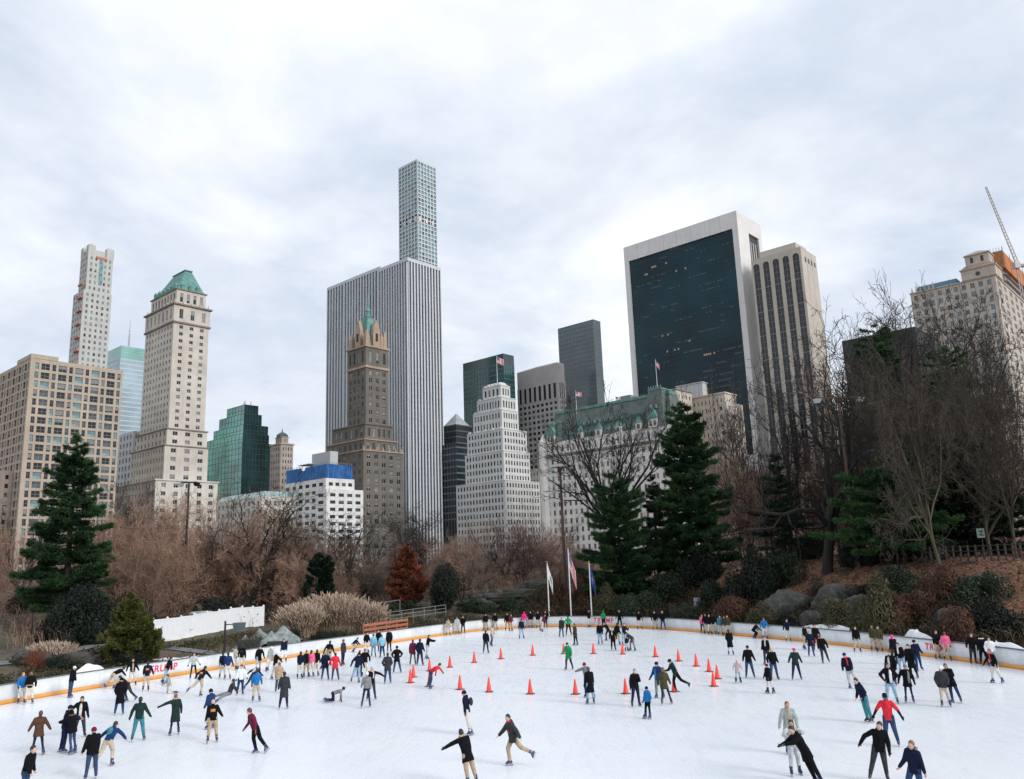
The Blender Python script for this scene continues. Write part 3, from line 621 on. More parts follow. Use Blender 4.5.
ROWS = [
 # ---- west boards
 (28.5, 704, 1.66, 170, 0, 'st2', 'j', 'K', 'CR', 'h', 'AU', 'skater in black jacket with tan waistband and cream trousers beside the red leaved shrub', dict(band='TN')),
 (21, 702.5, 1.6, 20, 0, 'st', 'j', 'B', 'CR', 'l', 'OR', 'ginger haired skater in blue top half behind the one with the tan waistband'),
 (69.3, 697.8, 1.72, 60, 3, 'st', 'j', 'K', 'JE', 'c', 'W', 'man in black jacket and white cap leaning along the barrier below the snow heap'),
 (37, 755.5, 1.62, 170, 0, 'ad', 'c', 'BR', 'PU', 'h', 'BR', 'woman in flared dark brown coat and purple leggings, arms held out', dict(tight=True)),
 (24, 811, 1.7, 60, 0, 'gl', 'j', 'K', 'JE', 'h', 'BK', 'black haired skater in black jacket cut off by the bottom corner of the view'),
 (62.4, 753, 1.76, 95, 2, 'hg', 'j', 'N', 'PU', 'b', 'N', 'man in navy jacket and dark knit hat hugging the woman in the long padded coat'),
 (72, 754, 1.62, -140, -3, 'hg', 'p', 'K', 'JE', 'o', 'K', 'woman in long black padded coat and jeans hugged by the man in navy', dict(tight=True, fur='BR')),
 (79, 738, 1.7, 10, 0, 'a3', 'j', 'K', 'DG', 'h', 'BK', 'man in black jacket holding a hand out behind the hugging couple', dict(shirt='CR')),
 (91, 785, 1.64, -170, 0, 'st', 'p', 'K', 'JE', 'b', 'MR', 'skater in black padded coat and maroon knit hat seen from behind'),
 (104, 772, 1.6, 150, 6, 'lo', 'j', 'DB', 'KH', 'h', 'BK', 'skater in teal blue jacket and khaki trousers stooping next to the maroon hat', dict(pack='TE')),
 (119.4, 714.7, 1.74, 176, 0, 'pk', 'l', 'K', 'DB', 'c', 'K', 'tall skater in long black coat and blue jeans with back turned'),
 (110, 689, 1.64, 100, 10, 'b2', 'j', 'K', 'KH', 'h', 'BK', 'skater in tan trousers lunging low along the barrier behind the long black coat'),
 (129, 702, 1.6, -80, -6, 'lo', 'j', 'N', 'DG', 'h', 'BK', 'skater in navy top tipping forward between the long black coat and the green parka'),
 (138, 741, 1.72, 172, 0, 'ad', 'j', 'DGN', 'TE', 'h', 'BK', 'man in dark green hooded parka and teal jeans with back turned'),
 (131.7, 686, 1.64, 0, 0, 'ad', 'j', 'K', 'CR', 'h', 'BK', 'skater in black top with tan emblem and cream trousers, arms low, at the barrier lettering', dict(shirt='TN')),
 (145.6, 691, 1.66, 175, 2, 'st2', 'j', 'N', 'KH', 'h', 'BK', 'skater in navy top with orange back print before the barrier lettering', dict(patch='OR')),
 (164, 684, 1.66, 60, 8, 'gl', 'j', 'K', 'LJ', 'h', 'BK', 'skater in black jacket and pale blue jeans leaning along the barrier past the lettering'),
 (169, 693.5, 1.5, -70, 0, 'kn', 'j', 'GY', 'CR', 'h', 'BK', 'child in grey jacket kneeling on the ice below the barrier lettering'),
 (193, 679, 1.64, 5, 0, 'ad', 's', 'LG', 'K', 'h', 'BK', 'woman in pale grey hoodie and black leggings with arms spread near the barrier', dict(tight=True)),
 (197, 696.5, 1.68, 140, 8, 'sr', 'j', 'N', 'KH', 'h', 'BK', 'skater striding in navy top with orange back print and tan trousers', dict(patch='OR')),
 (222.3, 678.5, 1.6, 175, 0, 'st2', 'j', 'N', 'CR', 'h', 'BK', 'skater in dark navy jacket hidden behind another blue jacket by the floodlight post'),
 (227.5, 679.5, 1.64, 175, 0, 'st2', 'j', 'DB', 'CR', 'h', 'BK', 'skater in blue jacket and cream trousers below the floodlight post'),
 (241.5, 670.5, 1.7, 165, 0, 'st2', 'j', 'K', 'CR', 'h', 'BK', 'skater in black jacket and cream trousers at the barrier by the tarp covered pile', dict(patch='DG')),
 (238, 669, 1.6, 60, -14, 'gl', 's', 'BG', 'CR', 'h', 'BR', 'skater in beige top slumped on the barrier beside a black jacket'),
 (258.6, 671, 1.68, 20, 0, 'gl', 'c', 'K', 'LG', 'h', 'BK', 'skater in black coat and pale trousers gliding below the rusty shrub'),
 (267.5, 671, 1.62, 40, 5, 'gl', 'j', 'GY', 'CR', 'b', 'W', 'skater in grey green jacket and white knit hat gliding by the barrier'),
 (240.5, 694.7, 1.58, 10, 0, 'st2', 'j', 'W', 'DB', 'h', 'BK', 'girl in white jacket and blue jeans standing behind the seated skater'),
 (250, 691, 1.5, 150, 10, 'lo', 'j', 'K', 'DG', 'b', 'W', 'skater in black jacket bent over beside the bright blue jacket', dict(pack='LG')),
 (256, 701.8, 1.62, 172, 0, 'gl', 'j', 'B', 'KH', 'h', 'BK', 'skater in bright blue jacket and tan trousers with legs apart'),
 (229, 701, 1.66, -85, 0, 'si', 'j', 'DG', 'G', 'h', 'BK', 'skater sitting on the ice in dark grey jacket with legs stretched out'),
 (174.7, 734.8, 1.64, -165, 0, 'a2', 'l', 'DGN', 'PU', 'h', 'AU', 'woman in long dark green coat with fur collar holding one arm out', dict(fur='TN', tight=True)),
 (209, 729, 1.66, -140, 2, 'st', 'j', 'DB', 'KH', 'b', 'PU', 'man in blue jacket and purple knit hat with tan trousers', dict()),
 (213, 742.5, 1.66, 178, -2, 'gl', 'j', 'K', 'TN', 'n', 'K', 'bald skater in black top with orange back print and tan trousers', dict(patch='OR')),
 (258.6, 759, 1.72, -65, -8, 'gl', 's', 'MR', 'K', 'h', 'BR', 'man in maroon top and black trousers gliding with arms away from his sides', dict(shirt='MR')),
 (283.4, 661.5, 1.6, 10, 0, 'st', 'j', 'N', 'W', 'h', 'BR', 'skater in navy top and white trousers at the barrier by the dark bin'),
 (275, 679.5, 1.68, 120, 0, 'a1', 'j', 'K', 'CR', 'b', 'W', 'skater in black top and white hat reaching an arm out above the fluffy coat'),
 (278.5, 692.5, 1.6, 170, 0, 'st', 'c', 'TN', 'JE', 'l', 'AU', 'woman with long ginger hair in a fluffy tan coat'),
 (284, 708.8, 1.74, 176, 0, 'st', 'l', 'DG', 'PU', 'h', 'BK', 'person in long grey overcoat with back turned beside the fluffy tan coat'),
 (300, 678.5, 1.6, 160, 0, 'st', 'j', 'N', 'CR', 'l', 'BK', 'long haired skater in navy jacket and cream trousers at the edge of the chatting group'),
 (306, 677, 1.62, 30, 0, 'st', 'j', 'K', 'KH', 'h', 'BR', 'skater in black jacket and khaki trousers chatting between navy and pink'),
 (311, 676.8, 1.6, 165, 0, 'st', 'j', 'PK', 'CR', 'l', 'BK', 'skater in pink jacket and cream trousers in the chatting group'),
 (316.5, 676, 1.6, 160, 0, 'st', 'j', 'K', 'CR', 'l', 'BK', 'long haired skater in black jacket and cream trousers in the chatting group'),
 (320, 669, 1.6, 80, 14, 'lo', 'j', 'G', 'JE', 'h', 'BK', 'skater in grey sleeves bending over behind the chatting group'),
 (328, 666, 1.7, 170, 4, 'gl', 'j', 'K', 'KH', 'h', 'BK', 'skater in black jacket with tan waistband behind the woman in the navy coat', dict(band='TN')),
 (325.3, 680, 1.66, 172, 0, 'st2', 'c', 'N', 'JE', 'b', 'TN', 'woman in navy coat and jeans with tan knit hat holding hands with the red coat'),
 (335, 680.3, 1.6, 175, 0, 'ad', 'c', 'R', 'JE', 'l', 'BK', 'dark haired woman in crimson coat and blue jeans'),
 (343, 665, 1.74, 60, 0, 'st', 'j', 'DG', 'PU', 'h', 'BR', 'tall man in charcoal jacket and dark trousers by the barrier below the ornamental grass'),
 (352, 652, 1.5, 70, 6, 'cu', 'j', 'N', 'LG', 'h', 'BR', 'skater in navy crouching against the barrier near the orange barricade'),
 (355.7, 683, 1.74, 160, 6, 'ad', 'j', 'N', 'LJ', 'b', 'K', 'broad man in dark parka and light jeans, arms hanging wide'),
 (359.5, 676.5, 1.55, 20, 0, 'st', 'j', 'DG', 'PU', 'h', 'BK', 'smaller skater in dark clothes half hidden by the broad man in parka'),
 (365, 676.3, 1.66, 10, 0, 'st2', 'j', 'K', 'CR', 'b', 'G', 'skater in black jacket and pale trousers facing the camera behind the white bobble hat'),
 (371, 700, 1.64, 10, 2, 'a2', 'j', 'K', 'DG', 'l', 'BL', 'fair haired skater in black jacket with cream collar flinging one arm out', dict(scarf='CR')),
 (365.8, 707.5, 1.64, 176, 2, 'st2', 's', 'G', 'PU', 'B', 'W', 'woman in grey sweater, dark leggings and white bobble hat', dict(tight=True)),
 (387.7, 683.5, 1.72, 178, 0, 'pk', 'c', 'DG', 'JE', 'h', 'DG', 'man in grey green jacket and jeans with back turned near the close pair of cones'),
 (397, 673, 1.66, 175, 0, 'hp', 'c', 'K', 'JE', 'b', 'K', 'woman in black parka and jeans, elbows out, behind the grey green jacket'),
 (373.5, 656.8, 1.66, 170, 0, 'st', 'j', 'LB', 'LJ', 'h', 'BR', 'skater in light blue jacket and light jeans by the orange barricade'),
 (382, 657.5, 1.64, -170, 0, 'st', 'j', 'LB', 'DB', 'h', 'BR', 'skater in light blue jacket and dark trousers beside a tall black coat'),
 (389, 651.5, 1.72, 20, 0, 'st', 'c', 'K', 'DG', 'h', 'BR', 'tall skater in black coat by the barrier right of the orange barricade'),
 (380, 651, 1.66, 30, -6, 'st2', 'j', 'K', 'DG', 'h', 'BK', 'skater in black top seen between two light blue jackets'),
 (366.5, 653, 1.6, 30, 0, 'st', 'j', 'K', 'CR', 'h', 'BK', 'skater in black top and cream trousers at the barrier left of the light blue jackets'),
 (333, 702, 1.45, 85, 0, 'cr', 's', 'G', 'PU', 'b', 'PU', 'child in grey top crawling on hands and knees on open ice'),
 (413, 665, 1.66, 175, 0, 'st', 'c', 'MR', 'PU', 'l', 'BR', 'woman in maroon coat and dark leggings beside two men in dark jackets', dict(tight=True)),
 (420, 665.5, 1.74, 160, 0, 'st', 'j', 'N', 'PU', 'h', 'BK', 'man in navy jacket and dark trousers beside the woman in the maroon coat'),
 (427, 659, 1.68, 80, 3, 'hg', 'j', 'K', 'LG', 'h', 'BK', 'skater in black jacket and pale grey trousers holding both arms forward'),
 (429.5, 688.4, 1.68, 60, 6, 'b2', 's', 'R', 'JE', 'h', 'BK', 'red jacketed skater bending low among the cones with an arm thrown back'),
 # ---- far boards
 (448.3, 634, 1.55, 10, 0, 'st', 's', 'TN', 'KH', 'h', 'BR', 'small skater in tan at the far barrier below the dark evergreen bush'),
 (457.3, 633.5, 1.6, 0, 0, 'st', 'j', 'LG', 'KH', 'h', 'BR', 'skater in pale grey jacket at the far barrier'),
 (463, 633.3, 1.66, -20, 2, 'pk', 'j', 'K', 'DG', 'h', 'BK', 'skater in black next to the pale grey jacket at the far barrier'),
 (486, 629.6, 1.66, 0, 0, 'st', 'j', 'K', 'TN', 'h', 'BK', 'skater in black and tan at the far barrier behind the dark jeans skater'),
 (495.4, 628.6, 1.66, 0, 0, 'st', 'j', 'K', 'BG', 'h', 'BK', 'skater in black and beige at the far barrier behind the beige jacket'),
 (486, 653.3, 1.66, 160, 0, 'st2', 'j', 'K', 'DG', 'h', 'BK', 'skater in black jacket and dark jeans beside the beige jacket on far ice'),
 (492.2, 646, 1.64, 60, 0, 'gl', 'c', 'BG', 'JE', 'h', 'BR', 'skater in beige jacket and blue jeans on the far ice'),
 (507.6, 630.5, 1.7, 0, 0, 'st', 'j', 'K', 'OR', 'h', 'BR', 'skater in black jacket and rust trousers at the far barrier'),
 (511, 631, 1.6, 40, 0, 'st', 'j', 'MR', 'TN', 'h', 'BK', 'skater in maroon jacket beside the rust trousers at the far barrier'),
 (521.7, 638.5, 1.68, 20, 0, 'st', 'j', 'N', 'LJ', 'b', 'DG', 'skater in navy jacket and light jeans standing before the pink jacket'),
 (524.6, 628.3, 1.62, 180, 0, 'st', 'j', 'HP', 'LG', 'h', 'HP', 'skater in hot pink jacket at the far barrier'),
 (531, 628, 1.66, 0, 0, 'st', 'j', 'K', 'KH', 'h', 'BK', 'skater in black jacket and khaki trousers just right of the hot pink jacket'),
 (538.4, 628, 1.64, 0, 0, 'st', 'j', 'K', 'BG', 'h', 'BK', 'skater in black and beige between the khaki trousers and the white green flagpole'),
 (542.3, 631.5, 1.66, 70, 5, 'gl', 'j', 'MR', 'CR', 'h', 'BK', 'skater in dark maroon and cream pushing off the far barrier'),
 (545.8, 628, 1.68, 0, 0, 'st', 'j', 'K', 'DG', 'h', 'BK', 'skater all in black under the white green flag'),
 (561.5, 637.2, 1.68, 10, 2, 'st', 'j', 'DGN', 'JE', 'h', 'BR', 'skater in dark green jacket and jeans next to the green hoodie'),
 (568.7, 635.5, 1.72, 178, 0, 'hp', 's', 'GN', 'K', 'h', 'BK', 'skater in green hoodie and black trousers standing under the national flag'),
 (575.7, 645.6, 1.7, -60, 0, 'pk', 'c', 'OL', 'PU', 'h', 'BR', 'man in olive parka and dark trousers on far ice right of the green hoodie'),
 (568.6, 670, 1.66, -30, 2, 'gl', 'c', 'GN', 'DG', 'b', 'BR', 'skater in bright green coat among the cones'),
 (591.5, 704, 1.66, -160, -2, 'st', 'l', 'K', 'LJ', 'h', 'BR', 'woman in long black coat and light jeans skating with a companion'),
 (589, 698, 1.7, -40, -3, 'a1', 'j', 'G', 'DB', 'b', 'MR', 'skater in grey with a pinkish hat half hidden by the long black coat'),
 (589, 627.3, 1.66, 60, 0, 'st', 'j', 'K', 'CR', 'h', 'BK', 'skater in black top and cream trousers at the foot of the blue flagpole'),
 (600.4, 644.5, 1.68, -10, 0, 'st', 'j', 'K', 'LJ', 'h', 'BR', 'skater in black jacket and light jeans at the edge of the far huddle'),
 (604, 628.5, 1.66, 178, 0, 'st', 's', 'GN', 'K', 'h', 'GN', 'skater in green hoodie hiding part of the far barrier lettering'),
 (608.2, 641, 1.64, -60, 4, 'lo', 'j', 'K', 'DB', 'h', 'BK', 'skater in black stooping in the far huddle'),
 (613.4, 650.3, 1.66, 10, 0, 'st', 'j', 'K', 'K', 'h', 'BR', 'skater in black with a cream scarf in the middle of the far huddle', dict(scarf='CR')),
 (617.7, 645, 1.66, 150, 0, 'st2', 'j', 'K', 'TN', 'h', 'BK', 'skater in black jacket and tan trousers within the far huddle'),
 (624.7, 645.6, 1.68, 40, 0, 'ph', 'j', 'N', 'LJ', 'h', 'BR', 'skater in navy and light jeans raising both hands at the far huddle'),
 (620, 627.8, 1.74, 0, 0, 'st2', 'j', 'K', 'K', 'h', 'BR', 'tall skater in black leaning on the far barrier by the lettering'),
 (632, 651, 1.6, -60, 6, 'bn', 'c', 'DG', 'G', 'h', 'BR', 'skater in dark grey coat bending over a small child'),
 (626.8, 651.5, .98, 20, 0, 'st2', 'j', 'PU', 'LG', 'b', 'PK', 'small child in purple with a pink hat held by the bending skater'),
 (639.7, 627.8, 1.62, 0, 0, 'st', 'j', 'K', 'CR', 'h', 'BK', 'skater in black and cream alone at the far barrier under the grey green juniper'),
 (655.3, 628.6, 1.7, 0, 0, 'st2', 'j', 'K', 'KH', 'h', 'BR', 'skater in black jacket and khaki trousers at the far barrier under the tallest pine'),
 (663.2, 629.2, 1.72, 0, 0, 'hp', 'j', 'K', 'JE', 'c', 'TN', 'skater in black jacket and jeans with a tan cap at the far barrier'),
 (636.4, 706.7, 1.66, 20, 0, 'p1', 'j', 'K', 'PU', 'h', 'G', 'grey haired skater in black coat holding a hand to the face'),
 (648, 719, 1.26, -40, 2, 'st', 'j', 'B', 'K', 'b', 'K', 'child in blue padded jacket and black knit hat looking down'),
 (659.4, 698.5, 1.7, -30, 0, 'ad', 'j', 'DB', 'G', 'b', 'PU', 'man in blue jacket and grey trousers beside the woman with long auburn hair', dict(shirt='B')),
 (666.7, 704.5, 1.64, 170, -4, 'gl', 'c', 'OL', 'PU', 'l', 'AU', 'woman with long auburn hair in olive coat and navy leggings', dict(tight=True)),
 (679.5, 692.3, 1.68, -70, -8, 'ru', 'j', 'DGN', 'K', 'b', 'N', 'skater in dark green jacket and navy knit hat striding past a cone'),
 # ---- east side
 (703, 632, 1.6, 0, 0, 'st', 'j', 'PK', 'DG', 'h', 'BR', 'skater in pink at the end of the row along the far barrier'),
 (706.4, 632, 1.68, 0, 0, 'st', 'j', 'K', 'KH', 'h', 'BK', 'skater in black and khaki next to the pink one in the barrier row'),
 (710, 632.4, 1.66, 20, 0, 'st', 'j', 'K', 'CR', 'h', 'BR', 'skater in black and cream in the middle of the barrier row'),
 (714, 633.6, 1.66, 170, 0, 'st', 'j', 'K', 'BG', 'h', 'BK', 'skater in black and beige with back turned in the barrier row'),
 (721, 635.5, 1.64, 10, 0, 'st', 'j', 'TE', 'LG', 'h', 'BK', 'skater in dark teal and pale grey in the barrier row'),
 (725.6, 635, 1.62, 0, 0, 'st', 'j', 'DG', 'KH', 'h', 'BK', 'skater in charcoal and khaki near the end of the barrier row'),
 (728.6, 634.6, 1.68, -10, 0, 'st', 'j', 'OL', 'BG', 'h', 'BK', 'skater in olive and beige at the end of the barrier row'),
 (731.5, 655.3, 1.66, 175, -3, 'pk', 'l', 'K', 'LG', 'h', 'BK', 'woman in long black coat and pale leggings skating away below the barrier row', dict(tight=True)),
 (753, 635.8, 1.6, 60, 4, 'cu', 'j', 'K', 'K', 'h', 'BK', 'skater in black squatting against the barrier beneath the brushy shrubs'),
 (764.7, 634.8, 1.62, 10, 0, 'st', 'j', 'B', 'CR', 'h', 'BK', 'skater in blue jacket at the barrier beside the squatting one'),
 (788.4, 641.8, 1.66, 10, 0, 'a2', 'j', 'N', 'CR', 'h', 'BR', 'skater in navy and cream with one arm out by the barrier under the boulders'),
 (750, 678.2, 1.74, 2, 0, 'ad', 'j', 'K', 'JE', 'c', 'N', 'man in black jacket and blue jeans with arms spread beside a small girl'),
 (738.6, 683, 1.12, 10, 0, 'ad', 'c', 'PG', 'LJ', 'h', 'BL', 'small girl in pinkish grey coat skating beside the man with spread arms'),
 (767.3, 665, 1.68, -20, 0, 'st', 'j', 'K', 'DG', 'h', 'BR', 'skater in black jacket with pale scarf behind the fair haired woman', dict(scarf='CR')),
 (775, 680.3, 1.68, 15, -2, 'st2', 'j', 'K', 'JE', 'l', 'BL', 'fair haired woman in black jacket and jeans leaning forward'),
 (769.4, 693.8, 1.36, -50, 2, 'st2', 'c', 'K', 'CR', 'b', 'MR', 'girl in black coat and cream leggings with a maroon hat', dict(tight=True, skate='K')),
 (797, 680, 1.64, 5, 0, 'ad', 'j', 'DGN', 'PU', 'b', 'HP', 'skater in dark green jacket with a bright pink knit hat'),
 (806.3, 649.2, 1.64, 60, -3, 'gl', 'j', 'K', 'KH', 'h', 'BK', 'skater in black jacket and khaki trousers near the barrier under the boulders'),
 (817, 650.5, 1.72, 10, 0, 'st', 'j', 'K', 'MR', 'h', 'BR', 'tall skater in black against the barrier behind the pinkish hat'),
 (811.6, 656.7, 1.62, 10, 0, 'st2', 'c', 'N', 'JE', 'b', 'PG', 'woman in navy coat and jeans with pinkish knit hat'),
 (826.5, 663.5, 1.72, 10, -8, 'gl', 'j', 'K', 'DG', 'h', 'BR', 'man in black jacket and dark trousers leaning back beside the pinkish hat'),
 (857.7, 652, 1.66, 5, 0, 'st2', 'j', 'K', 'BG', 'h', 'BK', 'skater in black jacket and beige trousers alone by the barrier'),
 (874.2, 649.8, 1.64, 0, 0, 'st', 'j', 'OL', 'KH', 'h', 'BR', 'skater in olive jacket and khaki trousers at the barrier by the tall olive bush'),
 (880.2, 649.8, 1.66, 0, 0, 'st', 'j', 'OL', 'TN', 'h', 'BK', 'skater in olive camouflage jacket and tan trousers beside the snow heap'),
 (854.5, 688.8, 1.74, -20, -9, 'st2', 'j', 'N', 'LG', 'b', 'DB', 'man in navy jacket and red scarf leaning sideways on open ice', dict(scarf='R')),
 (870.5, 722.7, 1.72, -60, -8, 'pk', 'j', 'N', 'TE', 'h', 'BK', 'man in navy jacket and dark teal jeans gliding behind the red shirt', dict(lean=8)),
 (893, 747, 1.78, -10, -2, 'ad', 't', 'R', 'JE', 'c', 'N', 'man in red T-shirt over navy sleeves with a navy cap', dict(skin=2, sleeve='N')),
 (892.3, 703.9, 1.74, 0, 0, 'hp', 'j', 'K', 'LJ', 'h', 'BK', 'man in open black jacket, white shirt and light jeans, hands on hips', dict(shirt='W')),
 (909.8, 703, 1.62, 0, 0, 'ad', 'c', 'K', 'PU', 'b', 'G', 'woman in open black coat over grey sweater with grey knit hat', dict(shirt='G', tight=True)),
 (879, 788, 1.74, 5, 6, 'a3', 'j', 'K', 'DG', 'h', 'BK', 'dark haired man in black leather jacket reaching out before the red shirt', dict(lean=8)),
 (915, 812, 1.64, -30, 6, 'gl', 'j', 'N', 'JE', 'p', 'AU', 'auburn haired woman with ponytail and grey hood cut by the bottom of the view', dict(fur='G')),
 (895, 664.4, 1.66, -150, 2, 'st', 'j', 'K', 'DG', 'l', 'HP', 'skater with bright pink hair in a black jacket'),
 (904, 674, 1.64, -20, -4, 'st2', 'j', 'K', 'LJ', 'l', 'BR', 'woman in black jacket with white scarf in the crowded group', dict(scarf='W')),
 (893.3, 685.7, 1.66, 0, 0, 'st', 'c', 'K', 'DG', 'h', 'BR', 'man in open black coat and pale shirt in the crowded group', dict(shirt='LG')),
 (921, 671, 1.7, 20, -8, 'gl', 'j', 'N', 'DB', 'b', 'N', 'skater in navy jacket and navy hat partly behind the tall man in black'),
 (914, 678.5, 1.72, -30, -3, 'st', 'l', 'K', 'K', 'h', 'BK', 'tall man all in black in the crowded group'),
 (938.5, 658, 1.68, 30, 0, 'p1', 'j', 'K', 'KH', 'h', 'BR', 'man in black jacket and khaki trousers hiding part of the barrier lettering'),
 (947.7, 658.4, 1.64, 175, 0, 'st', 'j', 'PK', 'KH', 'h', 'BR', 'skater in salmon pink jacket and khaki trousers by the barrier lettering'),
 (974.4, 663.5, 1.72, 20, 0, 'st2', 'j', 'K', 'DG', 'h', 'BR', 'broad skater in black jacket and dark trousers at the barrier beyond the lettering'),
 (984.7, 665, 1.66, 175, 0, 'st', 'j', 'K', 'K', 'o', 'K', 'hooded skater in black with a pale hood band at the barrier', dict(fur='CR')),
 (992, 662.5, 1.62, 10, 0, 'st', 'j', 'W', 'LJ', 'h', 'BK', 'skater in white jacket and light jeans at the barrier'),
 (997, 683.5, 1.66, -50, 0, 'gl', 'j', 'K', 'CR', 'h', 'AU', 'skater in black jacket and cream trousers in front of the white jacket', dict(scarf='R')),
 (945.6, 707, 1.66, 0, 0, 'pk', 'p', 'DG', 'BG', 'B', 'W', 'woman in grey padded jacket, beige trousers and white bobble hat'),
 (958, 703, 1.66, -20, -10, 'p1', 'c', 'K', 'DB', 'l', 'BR', 'dark haired woman in black coat touching her face behind the grey padded jacket'),
 # ---- foreground
 (791.6, 760, 1.68, 5, 0, 'st', 'c', 'GY', 'LJ', 'l', 'AU', 'woman in grey sweater coat with a tan scarf wrapped round long hair', dict(scarf='TN')),
 (797, 782, 1.6, 15, -2, 'hg', 's', 'LG', 'LG', 'l', 'BK', 'black haired girl in pale grey embraced by the man in the black coat'),
 (818, 792, 1.74, -60, -16, 'hg', 'c', 'K', 'K', 'h', 'BK', 'man in black coat leaning in to embrace the black haired girl', dict(lean=6)),
 (469, 735, 1.7, -100, -4, 'st', 'j', 'N', 'CR', 'b', 'PU', 'man in navy jacket and cream trousers gliding past the nearer cones', dict(pack='DG')),
 (472, 792, 1.66, -150, -8, 'a2', 'c', 'K', 'TN', 'h', 'BK', 'skater in black coat with tan fur collar teetering with arms flung out', dict(fur='TN', lean=10)),
 (515, 772, 1.7, -75, -2, 'sr', 'p', 'DG', 'TN', 'h', 'BK', 'man in charcoal padded coat with red hood lining kicking a foot back', dict(scarf='R', lean=-12)),
]
for row in ROWS:
    ex = row[12] if len(row) > 12 else {}
    person(*row[:12], **ex)
flush()
# ================================================================ BUILDINGS
AZ = R_(48.2)
UL = np.array([-math.sin(AZ), math.cos(AZ), 0]); UR = np.array([math.cos(AZ), math.sin(AZ), 0])
ZB = 2.0
GL_DK = glass_mat('window_glass_dark', (.009, .012, .015), .1, .5)
GL_MD = glass_mat('window_glass_grey', (.05, .066, .076), .12, .8)
GL_LT = glass_mat('window_glass_blind', (.2, .21, .21), .4, .5, .3)
GL_BL = glass_mat('window_glass_blue', (.05, .12, .17), .1, .9)
GL_GR = glass_mat('window_glass_teal', (.13, .25, .27), .12, .9)
FR_DK = flat_mat('frame_dark', (.05, .05, .052), .5)
FR_LT = flat_mat('frame_pale', (.45, .45, .43), .6)
FR_MD = flat_mat('frame_grey', (.2, .2, .2), .6)
COPPER = wall_mat('copper_green', (.13, .30, .27), .35, .7, .5)
SLATE = wall_mat('slate_green', (.12, .155, .145), .35, .7, .4)
_wm = {}
def window_mesh(w, h, g, fr, mull):
    key = (round(w, 1), round(h, 1), g.name, fr.name, mull)
    if key not in _wm:
        w, h = key[:2]; m = MB(); t = .07 + .02 * w
        m.poly([(-w / 2, -.03, -h / 2), (w / 2, -.03, -h / 2), (w / 2, -.03, h / 2), (-w / 2, -.03, h / 2)], 0)
        m.box(-w / 2, -.12, h / 2 - t, w / 2, -.04, h / 2, 1); m.box(-w / 2, -.16, -h / 2, w / 2, -.04, -h / 2 + t, 1)
        m.box(-w / 2, -.11, -h / 2 + t, -w / 2 + t, -.04, h / 2 - t, 1); m.box(w / 2 - t, -.11, -h / 2 + t, w / 2, -.04, h / 2 - t, 1)
        if mull & 1: m.box(-t / 2, -.10, -h / 2 + t, t / 2, -.04, h / 2 - t, 1)
        if mull & 2: m.box(-w / 2 + t, -.09, -t / 2, w / 2 - t, -.04, t / 2, 1)
        if mull & 4: m.poly([(-w / 2 + t, -.038, h * .06), (w / 2 - t, -.038, h * .06), (w / 2 - t, -.038, h / 2 - t), (-w / 2 + t, -.038, h / 2 - t)], 2)
        if mull & 8: m.poly([(-w / 2 + t, -.038, -h * .22), (w / 2 - t, -.038, -h * .22), (w / 2 - t, -.038, h / 2 - t), (-w / 2 + t, -.038, h / 2 - t)], 2)
        _wm[key] = m.mesh('window', [g, fr, GL_LT] if mull & 12 else [g, fr])
    return _wm[key]
